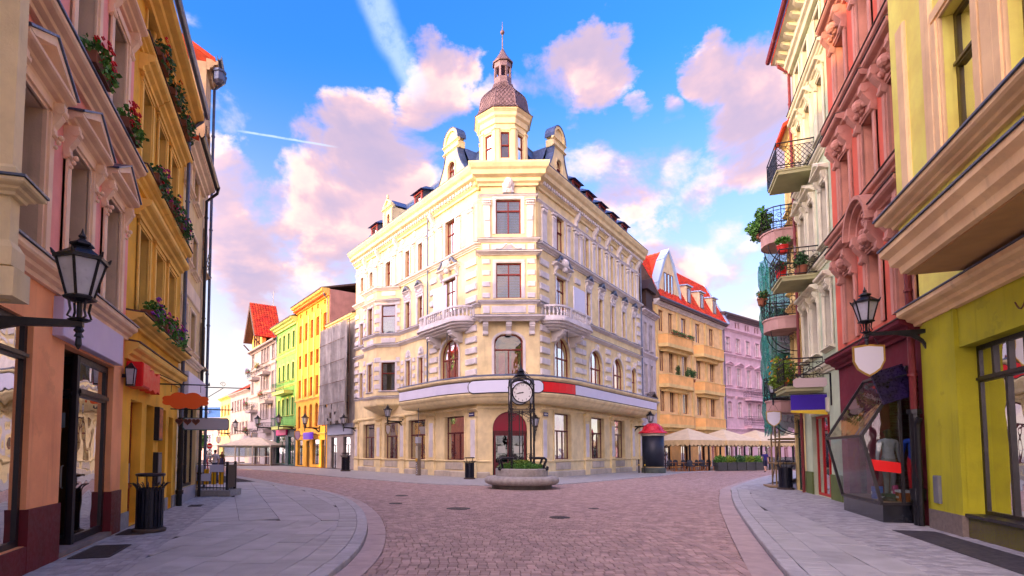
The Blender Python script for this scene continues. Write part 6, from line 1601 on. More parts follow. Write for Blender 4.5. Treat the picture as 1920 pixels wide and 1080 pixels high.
for z, lab in ((9.0, 'upper green iron balcony on the green house'), (4.75, 'lower green iron balcony above the pink sign')):
    balcony('green_balcony', lab, FR_CL, [(-41.9, 0), (-41.9, 1.2), (-37.0, 1.2), (-37.0, 0)], z, GRNT, 'bars', 1.05, .35, 'green iron balconies', iron=GRIR)

# ------------------------------------------------------------------ far side of the right street
OLDW = plaster('old_white_render', (206, 200, 204), .9, var=.2, streak=.6)
PEACH = plaster('peach_stucco', (246, 208, 148), .92, streak=.12)
PEACHD = plaster('deep_peach', (246, 192, 120), .92, streak=.12)
LILAC = plaster('lilac_pink_stucco', (214, 182, 194), .92, streak=.3)
LILT = plaster('lilac_trim', (222, 190, 202), .95, streak=.3)
H = House('weathered_narrow_house', 'narrow weathered white house squeezed between corner building and peach house', FR_CR, 19.45, 23.9)
on = [(c, z, .62, h) for c in (20.9, 22.5) for z, h in ((11.3, 2.6), (7.2, 2.7))]; H.body(on + [(20.9, 4.7, .62, 1.2), (22.5, 4.7, .62, 1.2), (21.7, 0, 2.2, 3.4)], 15.0, OLDW, 9); H.wins(on + [(20.9, 4.7, .62, 1.2), (22.5, 4.7, .62, 1.2)], BLKFR, kind=(.6, 2, 2)); H.dress(on, OLDW, bw=.14, out=.06); H.wins([(21.7, 0, 2.2, 3.4)], BLKFR, kind=(.7, 2, 1), g=GLS)
for z, o in ((14.6, .5), (10.6, .25), (6.2, .3)): H.part('string_course', MB().mould(19.45, 23.9, CORN(z, .35, o)), OLDW)
H.roof(15.1, 9, 5.5, BROWNR); m1 = MB(); pediment(m1, 21.7, 6.55, 2.2, .8, .5); H.part('carved_pediment', m1, mat('dark_stone', (.16, .14, .13), .8, var=.3))
m1 = MB(); m1.box(20.7, 22.6, -.2, 1.6, 15.2, 17.0); H.part('dormer', m1, mat('dark_timber', (.05, .025, .02), .7)); H.part('dormer_roof', MB().prism([(20.2, 17.0), (23.1, 17.0), (21.65, 18.3)], 'y', -.5, 2.5), mat('dark_timber', (.05, .025, .02)))
H.part('lilac_panel', MB().box(19.7, 20.5, -.1, -.03, .6, 4.2), WHITEP)
H = House('peach_house', 'peach apartment house with boxy balconies and red tiled roof', FR_PE, 0.0, 17.1)
cp_ = (1.3, 3.45, 6.6, 10.2, 14.0); op = [(c, z, 1.0 if i < 2 else 1.25, 2.15) for i, c in enumerate(cp_) for z in (13.8, 9.75, 5.7)]
H.body(op, 16.6, PEACH, 11, z0=4.2); H.body([(2.0, 0, 2.0, 3.2), (6.0, 0, 1.6, 3.0), (10.4, .1, 1.6, 3.0), (14, 0, 1.8, 3.0)], 4.2, PEACHD, 11, rev=.3); H.wins(op, WOODDK, kind=(.0, 2, 1), curtain='mix'); H.wins([(2.0, 0, 2.0, 3.2), (6.0, 0, 1.6, 3.0), (10.4, .1, 1.6, 3.0), (14, 0, 1.8, 3.0)], WOODDK, kind=(.75, 2, 1), g=GLS)
for x in (.25, 5.0, 8.4, 12.2, 16.8): H.part('pilaster', MB().bev(x - .22, x + .22, -.12, .01, 4.2, 16.4, .03), LTYEL)
H.part('eave', MB().mould(-.2, 17.3, CORN(16.3, .5, .6)), plaster('white_trim', (226, 222, 222), .95)); gutter(H, -.2, 17.3, 16.9, .7)
rf = H.part('roof', MB().prism([(-.7, 16.85), (1.9, 22.0), (6.6, 22.4), (10.6, 16.85), (10.6, 16.6), (-.7, 16.6)], 'x', -.05, 17.15), BROWNR); tiled(H, (0, -.7, 16.88), (17.1, -.7, 16.88), (0, 1.9, 22.03), (17.1, 1.9, 22.03), 20, 46, rf)
H.part('verge', MB().prism([(-.75, 16.9), (1.9, 22.05), (1.9, 22.3), (-.95, 16.95)], 'x', 16.95, 17.3), mat('pale_blue_metal', srgb(170, 196, 226), .5, .1))
gw = [(.2, 16.6), (5.2, 16.6), (5.05, 18.3), (3.6, 21.0), (2.7, 22.3), (1.8, 21.0), (.35, 18.3)]
H.part('gable_wall', MB().prism(gw, 'y', -.2, .4), CREAML); m1 = MB()
for p, q in zip(gw[1:], gw[2:]): m1.prism([p, q, (q[0] + (.25 if q[0] > 2.7 else 0 if q[0] == 2.7 else -.25), q[1] + .25), (p[0] + (.25 if p[0] > 2.7 else 0 if p[0] == 2.7 else -.25), p[1] + .2)], 'y', -.35, .5)
m1.prism([gw[-1], gw[0], (gw[0][0] - .25, gw[0][1]), (gw[-1][0] - .25, gw[-1][1] + .2)], 'y', -.35, .5)
H.part('gable_edge', m1, mat('pale_blue_metal', srgb(170, 196, 226), .5, .1)); m2 = MB().add([(.35, .4, 18.3), (1.8, .4, 21), (2.7, .4, 22.3), (3.6, .4, 21), (5.05, .4, 18.3), (5.05, 2.0, 18.3), (3.6, 5, 21), (2.7, 7, 22.3), (1.8, 5, 21), (.35, 2, 18.3)], [(0, 1, 8, 9), (1, 2, 7, 8), (2, 3, 6, 7), (3, 4, 5, 6)]); H.part('gable_roof', m2, TILE)
tiled(H, (-.05, .5, 17.0), (-.05, 7, 17.0), (2.7, .5, 22.4), (2.7, 7, 22.4), 16, 14)
for c in (1.95, 2.7, 3.45): window(H.root, H.at(c, -.26, 17.6), .5, 2.3, WOODDK, (.0, 1, 1))
for c in (7.2, 10.6, 14.2):
    d = H.part('dormer', MB().prism([(-.35, 17.5), (-.35, 19.5), (.9, 19.7), (.0, 17.5)], 'x', c - .6, c + .6), CREAML); window(d, T(c, -.42, 17.7), .75, 1.6, WOODDK, (.0, 2, 1)); MB().prism([(-.55, 19.5), (-.55, 19.62), (1.3, 19.85), (1.3, 19.7)], 'x', c - .75, c + .75).build('dormer_roof', mat('pale_blue_metal', srgb(170, 196, 226)), d)
GPB = 'boxy peach balconies'
for z, r in ((12.1, 'top'), (8.05, 'middle'), (4.05, 'lowest')):
    for a, b, sd in ((.3, 7.6, 'left'), (9.0, 15.6, 'right')):
        t = thing('boxed_balcony', '%s %s solid-fronted balcony of the peach house' % (r, sd), 'balcony', FR_PE @ T((a + b) / 2, 0, z), GPB); w = (b - a) / 2
        pl_ = [(-w, 0), (-w + .5, -.9), (w - 1.6 if sd == 'left' else w - .9, -1.1), (w, -.55), (w, 0)]
        MB().prism(pl_, 'z', 0, .35).build('slab', LTYEL, t); mb = MB(); mb.sweep(pl_, [(-.12, .35), (.0, .35), (.0, 1.25), (-.12, 1.25)]); mb.build('parapet', PEACHD, t); MB().sweep(pl_, [(-.16, 1.25), (.05, 1.25), (.05, 1.32), (-.16, 1.32)]).build('coping', LTYEL, t)
        MB().prism([(p[0] * .8, p[1] * .55) for p in pl_], 'z', -.35, 0).build('corbel', LTYEL, t)
H = House('lilac_house', 'long lilac pink house with pedimented windows down the right street', FR_PK, 0.0, 22.0)
cl = [1.4 + 2.5 * k for k in range(8)]; ol = [(c, 13.9, 1.0, 1.75) for c in cl] + [(c, 9.75, 1.0, 2.2) for c in cl] + [(c, 5.9, 1.0, 1.9, .3) for c in cl]; oa = [(c + d, 17.0, .5, .75) for c in cl for d in (-.35, .35)]
H.body(ol + oa + [(c, .1, 1.3, 2.9) for c in cl], 18.2, LILAC, 11); H.wins(ol, CREAMW, kind=(.62, 2, 2), curtain=1); H.wins(oa, WOODDK, kind=(0, 1, 1)); H.wins([(c, .1, 1.3, 2.9) for c in cl], WOODDK, kind=(.7, 2, 1)); H.dress(ol, LILT, bw=.2, out=.07, sill=.12)
for c in cl: m1 = MB(); pediment(m1, c, 12.15, 1.9, .55, .35); H.part('window_pediment', m1, LILT); m1 = MB(); m1.mould(c - .9, c + .9, CORN(8.15, .3, .3)); H.part('window_hood', m1, LILT)
for z, o in ((4.2, .25), (9.1, .25), (13.3, .25), (16.4, .3)): H.part('string_course', MB().mould(0, 22, CORN(z, .3, o)), LILT)
H.part('eave', MB().mould(-.2, 22.2, CORN(17.9, .6, .6)), mat('dark_eave', (.12, .09, .10), .7)); H.roof(18.5, 11, 2.2, BROWNR); downpipe(H, .3, 0, 18)
for z, lab in ((8.4, 'upper iron balcony on the lilac house'), (4.9, 'lower iron balcony on the lilac house')): balcony('iron_balcony', lab, FR_PK, [(5.0, 0), (5.0, .9), (11.0, .9), (11.0, 0)], z, LILT, 'scroll', 1.1, .35, 'balconies of the lilac house')
FR_X = frame((45, 74), (.95, .05)); H = House('brick_end_house', 'dark house far down the right street, mostly hidden by scaffolding', frame((50, 78), (.9, .1)), 0, 18); H.body([(c, z, 1, 1.8) for c in (2, 6, 10, 14) for z in (1, 5, 9)], 13, ROSED, 9); H.wins([(c, z, 1, 1.8) for c in (2, 6, 10, 14) for z in (1, 5, 9)], WOODDK); H.roof(13, 9, 3, TILE)

# ------------------------------------------------------------------ street clock on its stone basin
BX, BY = 3.22, 26.5
def basin():
    t = thing('stone_basin', 'round granite basin bench at the foot of the street clock', 'basin', T(BX, BY, RZ_))
    MB().lathe([(1.40, 0), (1.40, .16), (1.45, .18)], 48).build('foot', mat('dark_foot_stone', (.12, .11, .10), .7, var=.3), t, smooth=False)  # foot in a darker tone than the rings above
    m = mat('basin_granite', (.36, .345, .32), .7, var=.2, vscale=5, bump=.005, bscale=70, speck=.5, streak=.3)
    MB().lathe([(1.35, .17), (1.58, .19), (1.70, .26), (1.75, .36), (1.73, .47), (1.64, .55), (1.50, .58), (1.25, .58)], 56).build('seat_ring', m, t, smooth=True)
    MB().lathe([(1.23, .57), (1.23, .90), (1.20, .93), (1.06, .93), (1.04, .80), (.001, .78)], 48).build('upper_ring', m, t)
    return t
basin()
def street_clock():
    zb = RZ_ + .78
    t = thing('street_clock', 'black wrought iron street clock with white dial standing in the basin', 'clock', T(BX, BY, zb)); a = .52
    H1, HS, HC = 3.98, 2.90, 3.62                     # springing of the hood, shelf, dial centre
    post = MB().tube([(0, 0, 0), (0, 0, H1)], .048, 8).lathe([(.09, 0), (.09, .08), (.06, .14)], 8).lathe([(.07, HS - .05), (.07, HS + .05)], 8).mesh('post', IRON)
    for sx in (-1, 1):
        for sy in (-1, 1): link('post', post, t, T(sx * a, sy * a))
    rod = MB().tube([(0, 0, 0), (0, 0, HS)], .022, 6).mesh('inner_rod', IRON)
    for dx in (-.09, .05): link('inner_rod', rod, t, T(dx, 0))
    mb = MB()
    for z in (HS, HS - .09):
        for sx in (-1, 1): mb.box(sx * a - .04, sx * a + .04, -a - .07, a + .07, z - .018, z + .018); mb.box(-a - .07, a + .07, sx * a - .04, sx * a + .04, z - .018, z + .018)
    mb.build('shelf_frame', IRON, t)
    for sy in (-1, 1):                                # arched hoods on each side, ribs over the top
        mb = MB(); mb.tube([(a * math.cos(math.pi * k / 14), sy * a, H1 + a * .78 * math.sin(math.pi * k / 14)) for k in range(15)], .045, 6); mb.build('hood_arch', IRON, t)
        mb = MB(); mb.tube([(sy * a, a * math.cos(math.pi * k / 14), H1 + a * .78 * math.sin(math.pi * k / 14)) for k in range(15)], .045, 6); mb.build('hood_arch', IRON, t)
    mb = MB()
    for k in range(4):
        ang = math.pi / 4 + k * math.pi / 2
        for off in (-.16, 0, .16): mb.tube([(math.cos(ang + off) * a * 1.36 * math.cos(q * math.pi / 16), math.sin(ang + off) * a * 1.36 * math.cos(q * math.pi / 16), H1 + .62 * math.sin(q * math.pi / 16)) for q in range(8)], .012, 4)
    mb.build('hood_ribs', IRON, t)
    mb = MB(); mb.lathe([(.26, 4.48), (.30, 4.54), (.18, 4.6), (.12, 4.68), (.17, 4.76), (.10, 4.86), (.06, 4.92), (.03, 5.1), (.008, 5.45)], 10); mb.build('finial', IRON, t)
    for k in range(6):
        mb = MB(); an = k * math.pi / 3; ax = Vector((math.cos(an), math.sin(an), 0)); scroll(mb, (ax.x * .2, ax.y * .2, 4.62), .12, ax, t=.016); mb.build('finial_scroll', IRON, t)
    for (dx, dy, ang) in ((0, -a - .005, 0), (a + .005, 0, 90), (0, a + .005, 180), (-a - .005, 0, -90)):
        F = T(dx, dy, HC + .06) @ RZ(R_(ang)) @ Matrix.Rotation(R_(90), 4, 'X')
        dial = MB().lathe([(.455, -.05), (.455, .0), (.001, .001)], 40).build('dial', mat('dial_white', (.80, .84, .82), .4), t, F)
        rim = MB(); rim.tube([(.468 * math.cos(2 * math.pi * k / 40), .468 * math.sin(2 * math.pi * k / 40), .01) for k in range(40)], .03, 6, True); rim.build('rim', IRON, dial)
        ink = mat('dial_ink', (.012, .012, .016), .5)
        if ang == 0:
            for n in range(1, 13):
                q = math.pi / 2 - n * math.pi / 6; link('numeral', text_mesh(str(n), .125, ink), dial, T(.365 * math.cos(q), .365 * math.sin(q), .004))
            mb = MB()
            for k in range(60): q = k * math.pi / 30; r0 = .435 if k % 5 else .425; mb.tube([(r0 * math.cos(q), r0 * math.sin(q), .004), (.45 * math.cos(q), .45 * math.sin(q), .004)], .003, 3)
            mb.build('minute_marks', ink, dial)
        for nm, deg, L, w in (('hour_hand', 90 - (8 + 43 / 60) * 30, .24, .022), ('minute_hand', 90 - 43 * 6, .38, .014)):
            q = R_(deg); u = Vector((math.cos(q), math.sin(q), 0)); v = Vector((-u.y, u.x, 0)); z = Vector((0, 0, .010 if L < .3 else .016))
            MB().add([tuple(-u * .06 + v * w * .7 + z), tuple(-u * .06 - v * w * .7 + z), tuple(u * L * .6 - v * w * 1.2 + z), tuple(u * L + z), tuple(u * L * .6 + v * w * 1.2 + z)], [(0, 1, 2, 3, 4)]).build(nm, ink, dial)
        MB().lathe([(.03, .0), (.03, .022)], 10).build('pin', ink, dial)
    # scrollwork: spandrels round the dial, lace under the shelf, big lyres at the foot
    X = Vector((1, 0, 0)); Y = Vector((0, 1, 0))
    for sy, ax in ((-1, X), (1, X)):
        mb = MB(); y = sy * a
        for sx in (-1, 1):
            for (x, z, r) in ((.47, 3.08, .10), (.33, 2.99, .06), (.50, 4.02, .09), (.42, 4.18, .06)): scroll(mb, (sx * x, y, z), r, X, flip=sx, t=.011)
        mb.build('dial_scrollwork', IRON, t); mb = MB()
        for k in range(8): scroll(mb, (-.48 + .137 * k, y, 2.70 + .05 * (k % 2)), .085, X, flip=1 if k % 2 else -1, t=.010)
        mb.tube([(-.52 + .13 * k, y, 2.78 - .22 * abs(math.cos(math.pi * k / 8)) ** 1.5) for k in range(9)], .014, 5)
        for sx in (-1, 1): scroll(mb, (sx * .42, y, 2.44), .11, X, flip=sx, t=.013)
        mb.build('lace_frieze', IRON, t); mb = MB()
        for sx in (-1, 1):
            mb.tube([(sx * (.04 + .46 * math.sin(q * math.pi / 18)), y, .10 + .60 * (1 - math.cos(q * math.pi / 18))) for q in range(10)], .018, 5); scroll(mb, (sx * .40, y, .74), .12, X, flip=sx, turns=1.4, t=.016)
        mb.build('foot_lyre', IRON, t)
    for sx in (-1, 1):                                # heavy scroll arms hugging the flower bed
        mb = MB(); mb.tube([(sx * .45, -.62, .22), (sx * .70, -.62, .24), (sx * .98, -.62, .23), (sx * 1.06, -.62, .16), (sx * 1.02, -.62, .04), (sx * .96, -.62, -.10), (sx * .95, -.62, -.22), (sx * 1.02, -.62, -.30), (sx * 1.12, -.62, -.28), (sx * 1.13, -.62, -.20), (sx * 1.06, -.62, -.18)], .06, 7); mb.build('scroll_arm', IRON, t, T(0, 0, .40))
        mb = MB(); mb.tube([(sx * .45, .62, .22), (sx * .98, .62, .23), (sx * 1.06, .62, .16), (sx * .96, .62, -.10), (sx * 1.02, .62, -.30), (sx * 1.13, .62, -.20)], .06, 7); mb.build('scroll_arm', IRON, t, T(0, 0, .40))
street_clock()
def basin_shrub():
    t = thing('evergreen_shrub', 'low clipped green shrub filling the clock basin', 'shrub', T(BX, BY, RZ_ + .8)); rg = random.Random(3)
    mb = MB()
    for k in range(46):
        an = rg.uniform(0, 2 * math.pi); r = .98 * math.sqrt(rg.random()); leaves(mb, (r * math.cos(an), r * math.sin(an), .16 + .20 * (1 - r)), (.2, .2, .17), 75, .07, rg)
    tag(mb.build('leaves', LEAF, t), kind='stuff'); mb = MB()
    for k in range(12): an = rg.uniform(math.pi, 2 * math.pi); r = .6 * math.sqrt(rg.random()); leaves(mb, (r * math.cos(an), r * math.sin(an), .40), (.17, .17, .14), 70, .06, rg)
    tag(mb.build('yellow_tips', LEAFY, t), kind='stuff')
    mb = MB()
    for k in range(14): an = k * 2.4; mb.tube([(0, 0, 0), (.6 * math.cos(an) * (k % 3 + 1) / 3, .6 * math.sin(an) * (k % 3 + 1) / 3, .25)], .02, 5, r1=.008)
    mb.build('stems', mat('bark', (.09, .06, .04), .9), t)
basin_shrub()

# ------------------------------------------------------------------ lanterns
LGL = mat('frosted_lamp_glass', (.42, .44, .50), .35, var=.12, vscale=6, spec=.5)
LANT = {}
def lantern_head():
    if LANT: return LANT
    n = 6; mb = MB(); rb, rt, h = .135, .245, .56
    mb.lathe([(.07, -.07), (rb + .03, -.03), (rb + .04, 0), (rb + .01, .03)], n); mb.lathe([(rt + .035, h), (rt + .04, h + .05), (rt - .0, h + .07), (.11, h + .20), (.09, h + .22), (.13, h + .25), (.12, h + .28), (.05, h + .33), (.03, h + .36), (.045, h + .39), (.02, h + .44), (.004, h + .52)], n)
    for k in range(n):
        a = 2 * math.pi * k / n; mb.tube([(rb * math.cos(a), rb * math.sin(a), .02), (rt * math.cos(a), rt * math.sin(a), h)], .016, 5); mb.tube([(rt * 1.1 * math.cos(a), rt * 1.1 * math.sin(a), h + .05), (rt * 1.22 * math.cos(a), rt * 1.22 * math.sin(a), h + .12)], .025, 5, r1=.008)
    LANT['cage'] = mb.mesh('lamp_cage', IRON); LANT['pane'] = []
    for k in range(n):
        a, b = 2 * math.pi * k / n, 2 * math.pi * (k + 1) / n
        LANT['pane'].append(MB().add([(rb * .97 * math.cos(a), rb * .97 * math.sin(a), .02), (rb * .97 * math.cos(b), rb * .97 * math.sin(b), .02), (rt * .97 * math.cos(b), rt * .97 * math.sin(b), h), (rt * .97 * math.cos(a), rt * .97 * math.sin(a), h)], [(0, 1, 2, 3)]).mesh('pane', LGL))
    mb = MB()
    for k in range(4): a = math.pi / 4 + k * math.pi / 2; mb.tube([(.05 * math.cos(a), .05 * math.sin(a), -.34), (.13 * math.cos(a), .13 * math.sin(a), -.30), (.10 * math.cos(a), .10 * math.sin(a), -.2), (.12 * math.cos(a), .12 * math.sin(a), -.06)], .014, 5)
    mb.tube([(0, 0, -.36), (0, 0, -.04)], .03, 6); mb.lathe([(.09, -.36), (.12, -.34), (.09, -.32)], 10); LANT['cradle'] = mb.mesh('cradle', IRON)
    return LANT
def lantern(label, FR, s, z, out, k=1.0, group='wall lanterns', shield=None, y0=0.0):
    """bracket lamp; z is the top of the arm, head stands on its end"""
    L = lantern_head(); t = thing('wall_lantern', label, 'lantern', FR @ T(s, -y0, z) @ Matrix.Scale(k, 4), group); o = (out - y0) / k
    mb = MB(); mb.box(-.05, .05, -.05, .0, -.55, .12); mb.prism([(-.05, .02), (-o - .04, .02), (-o - .04, -.05), (-o * .5, -.07), (-o * .28, -.14), (-o * .12, -.27), (-.05, -.45), (-.05, -.33), (-o * .1, -.2), (-o * .2, -.09), (-.05, -.06)], 'x', -.03, .03)
    mb.lathe([(.05, -.16), (.03, -.12), (.055, -.09), (.03, -.05)], 8, (0, -o, 0)); mb.lathe([(.006, -.30), (.035, -.25), (.03, -.18), (.02, -.15)], 8, (0, -o, 0)); mb.build('bracket', IRON, t)
    SZ = Matrix.Diagonal((.96, .96, .72, 1)); link('cradle', L['cradle'], t, T(0, -o, .27) @ SZ); c = link('lamp_cage', L['cage'], t, T(0, -o, .27) @ SZ)
    for p in L['pane']: link('pane', p, c)
    return t
def shield_sign(label, FR, s, z, out, k=1.0, m=None, group='shield signs'):
    t = thing('shield_sign', label, 'sign', FR @ T(s, -out, z) @ Matrix.Scale(k, 4), group)
    shp = [(-.30, .32), (-.14, .34), (0, .36), (.14, .34), (.30, .32), (.30, -.02), (.22, -.2), (.10, -.30), (0, -.36), (-.10, -.30), (-.22, -.2), (-.30, -.02)]
    F = RZ(R_(-90) if FR is FR_R else R_(90) if FR is FR_L else R_(-58))
    b = MB().prism(shp, 'y', -.025, .025).build('plate_rim', mat('gilt_rim', (.36, .22, .04), .4, .5, var=.3), t, F); MB().prism([(p[0] * .88, p[1] * .88) for p in shp], 'y', -.03, .03).build('blank_face', mat('shield_grey_white', srgb(206, 206, 216), .5), b)
    mb = MB()
    for sx in (-1, 1): mb.tube([(sx * .2, 0, .33), (sx * .06, 0, .62)], .008, 4)
    mb.build('chains', IRON, t, F)
lantern('big black lantern at the left edge on a bracket from the cream building', FR_L, -6.30, 3.02, 1.12)
lantern('big black lantern on the right, bracketed over the shield sign', FR_R, .12, 4.22, 1.12); shield_sign('large shield sign hanging under the right-hand lantern', FR_R, .12, 3.62, 1.10, 1.0)
lantern('lantern on the corner building left face, with a small shield below', FR_CL, -9.95, 4.05, 1.35, 1.25); shield_sign('small shield sign under the lantern on the corner building', FR_CL, -9.95, 3.35, 1.35, 1.1)
lantern('lantern bracketed from the left end of the corner building', FR_CL, -18.7, 3.85, 1.3, 1.25)
lantern('lantern at the right end of the corner building beside the advertising column', FR_CR, 17.2, 3.9, 1.5, 1.3)
lantern('small lantern directly behind the clock, right of the red door', FR_CC, 1.62, 2.95, .35, 1.15)
lantern('lantern on the orange house above the purple sign', FR_CL, -28.2, 4.2, 1.6, 1.5); shield_sign('shield sign in front of the orange house', FR_CL, -30.9, 3.4, 1.5, 1.5)
lantern('lantern between green and orange house', FR_CL, -36.0, 4.6, 2.0, 1.5)
lantern('lantern on the gabled house by the tent pavilion', FR_CL, -44.3, 4.8, 2.2, 1.6); shield_sign('shield sign on the gabled house', FR_CL, -46.5, 3.6, 2.0, 1.6)
lantern('lantern on the low grey house far down the left street', FR_CL, -58.0, 4.8, 1.8, 1.7); lantern('farthest lantern in the left street', FR_CL, -69.5, 4.8, 1.8, 1.7); shield_sign('shield sign far down the left street', FR_CL, -69.5, 3.6, 1.8, 1.6)
shield_sign('shield sign hanging from the lowest sage house balcony', FR_R, -10.9, 2.95, 1.15, .9); lantern('lantern tucked beside the lowest balcony of the sage house', FR_R, -10.9, 3.75, 1.15, .9)
def small_lamp():
    t = thing('house_lamp', 'small black boxed lamp on the pink house corner', 'lamp', FR_L @ T(-.42, -.16, 2.98)); mb = MB()
    mb.lathe([(.13, .34), (.02, .46)], 4, ph=math.pi / 4); mb.box(-.02, .02, .05, .18, .15, .22)
    for sx in (-1, 1):
        for sy in (-1, 1): mb.tube([(sx * .06, sy * .06, 0), (sx * .085, sy * .085, .34)], .012, 4)
    mb.box(-.07, .07, -.07, .07, -.02, .01); c = mb.build('lamp_cage', IRON, t)
    for k in range(4): MB().add([(-.055, -.058, .01), (.055, -.058, .01), (.08, -.083, .33), (-.08, -.083, .33)], [(0, 1, 2, 3)]).build('pane', LGL, c, RZ(k * math.pi / 2))
small_lamp()

# ------------------------------------------------------------------ bins, advertising column, street cabinet
BINM = mat('bin_blue_black', (.010, .012, .024), .35, .2, var=.3, vscale=10)
def litter_bin(label, x, y, z, k=1.0, rot=0):
    t = thing('litter_bin', label, 'bin', T(x, y, z) @ RZ(rot) @ Matrix.Scale(k, 4), 'black litter bins')
    MB().lathe([(.29, 0), (.30, .02), (.30, .06), (.28, .07)], 24).build('base', mat('bin_base', (.08, .06, .05), .8, var=.3), t)
    MB().lathe([(.20, .07), (.215, .12), (.215, .78), (.19, .78), (.19, .2)], 24).build('liner', BINM, t)
    sl_ = MB().box(-.024, .024, -.008, .008, .08, .84).mesh('slat', BINM)
    for q in range(20): a = 2 * math.pi * q / 20; link('slat', sl_, t, T(.232 * math.cos(a), .232 * math.sin(a)) @ RZ(a + math.pi / 2))
    sp = MB().tube([(0, 0, .80), (.02, 0, .86), (.075, 0, .92), (.115, 0, .93)], .010, 4).mesh('flare', BINM)
    for q in range(20): a = 2 * math.pi * q / 20; link('flare', sp, t, T(.232 * math.cos(a), .232 * math.sin(a)) @ RZ(a))
    for zz in (.10, .82): MB().tube([(.236 * math.cos(2 * math.pi * q / 24), .236 * math.sin(2 * math.pi * q / 24), zz) for q in range(24)], .014, 5, True).build('hoop', BINM, t)
    mb = MB()
    mb.lathe([(.24, 1.06), (.26, 1.08), (.26, 1.11), (.22, 1.12), (.20, 1.09)], 24)
    for q in range(4): a = math.pi / 4 + q * math.pi / 2; mb.tube([(.22 * math.cos(a), .22 * math.sin(a), .82), (.235 * math.cos(a), .235 * math.sin(a), 1.08)], .012, 5)
    mb.build('top_ring', BINM, t); return t
litter_bin('black slatted bin on the left pavement by the ochre house', -6.16, 11.45, 0, 1.05)
litter_bin('black slatted bin on the right pavement by the sage house', 14.35, 24.3, 0, 1.12)
litter_bin('dark bin by the corner pilaster left of the red door', 1.0, 34.7, -.05, 1.2)
litter_bin('dark bin in front of the netted house', -9.4, 49.0, -.05, 1.45)
def ad_column():
    t = thing('advertising_column', 'round dark advertising column with a domed red cap', 'column', T(16.1, 45.2, -.05))
    MB().lathe([(.90, 0), (.92, .03), (.92, .38), (.86, .42)], 40).build('base', mat('column_base', (.07, .09, .08), .7, var=.2), t); MB().lathe([(.86, .41), (.86, .5)], 40).build('gold_ring', mat('worn_gold', (.34, .27, .14), .5, .3), t)
    MB().lathe([(.84, .48), (.845, 2.95)], 40).build('poster_drum', mat('dark_navy_poster', (.014, .020, .038), .45, var=.25, vscale=1.5), t, smooth=True); MB().lathe([(.88, 2.95), (.92, 3.0), (.92, 3.14), (.96, 3.16)], 40).build('collar', mat('collar_cream', (.5, .46, .36), .6, var=.2), t)
    capm = mat('red_cap_paint', (.58, .022, .045), .3, var=.2, vscale=3, bump=.01, bscale=5); MB().lathe([(1.12, 3.16), (1.14, 3.2), (1.0, 3.30), (.86, 3.38), (.80, 3.50), (.72, 3.68), (.56, 3.84), (.36, 3.95), (.15, 4.0), (.01, 4.01)], 40).build('cap', capm, t, smooth=True)
    mb = MB()
    for q in range(10): a = 2 * math.pi * q / 10; mb.tube([(r * math.cos(a), r * math.sin(a), z) for r, z in ((1.1, 3.24), (.87, 3.4), (.73, 3.69), (.37, 3.96))], .02, 4)
    mb.build('cap_ribs', capm, t)
ad_column()
def cabinet():
    t = thing('meter_post', 'tall grey meter cabinet with graffiti on a post by the shop windows', 'cabinet', FR_CL @ T(-5.75, -1.05, -.05))
    MB().box(-.17, .17, -.12, .12, 0, 2.3).build('post_body', mat('cabinet_brown', (.20, .17, .13), .7, var=.25), t); MB().bev(-.16, .16, -.16, -.12, 1.2, 2.1, .01).build('panel', mat('cabinet_beige', (.42, .38, .27), .6), t); MB().box(-.19, .19, -.15, .14, 2.3, 2.75).build('head', mat('cabinet_grey', (.38, .40, .45), .5), t)
    MB().box(-.13, .13, -.165, -.16, 1.0, 1.22).build('yellow_label', mat('label_yellow', (.6, .36, .02), .5), t); mb = MB(); rg = random.Random(8)
    for q in range(6): mb.tube([(rg.uniform(-.12, .12), -.125, .1 + .14 * q), (rg.uniform(-.12, .12), -.125, .2 + .14 * q), (rg.uniform(-.12, .12), -.125, .14 + .14 * q)], .012, 4)
    mb.build('graffiti', mat('graffiti_white', (.6, .62, .75), .6), t); MB().tube([(0, 0, 2.75), (0, 0, 4.9), (0, .3, 5.05), (0, .9, 5.1)], .02, 5).build('conduit', ZINC, t)
cabinet()
for x, y, lb in ((15.1, 44.3, 'nearer short black post left of the advertising column'), (15.0, 45.4, 'farther short black post left of the advertising column')):
    t = thing('bollard', lb, 'bollard', T(x, y, -.05), 'posts by the advertising column'); MB().lathe([(.07, 0), (.055, .1), (.05, .95), (.07, .97), (.07, 1.03), (.03, 1.08)], 10).build('post', IRON, t); MB().lathe([(.058, .6), (.058, .7)], 10).build('band', FYEL, t)

# ------------------------------------------------------------------ hanging signs of the left row
def hang_sign(name, label, FR, s, z, out0, out1, shape, m, rim=None, extra=None):
    t = thing(name, label, 'sign', FR @ T(s, 0, z)); mb = MB(); mb.tube([(0, 0, .42), (0, -out1 - .12, .42)], .016, 6); mb.tube([(0, 0, .7), (0, -out1 * .5, .43)], .01, 5)
    for o in (out0 + .1, out1 - .1): mb.tube([(0, -o, .42), (0, -o, .22)], .008, 4)
    mb.lathe([(.03, 0), (.004, .08)], 6, (0, -out1 - .1, .42)); mb.build('bracket', IRON, t)
    c = (out0 + out1) / 2; b = MB().prism([(-c + p[0], p[1]) for p in shape], 'x', -.02, .02).build('plate', m, t)
    if rim: MB().prism([(-c + p[0] * 1.04, p[1] * 1.12) for p in shape], 'x', -.014, .014).build('rim', rim, t)
    if extra: extra(t)
    return t
cl_ = []
for k in range(64): a = 2 * math.pi * k / 64; cl_.append((.52 * math.cos(a) * (1 + .10 * abs(math.sin(4 * a))), .17 * math.sin(a) * (1 + .35 * abs(math.sin(4 * a)))))
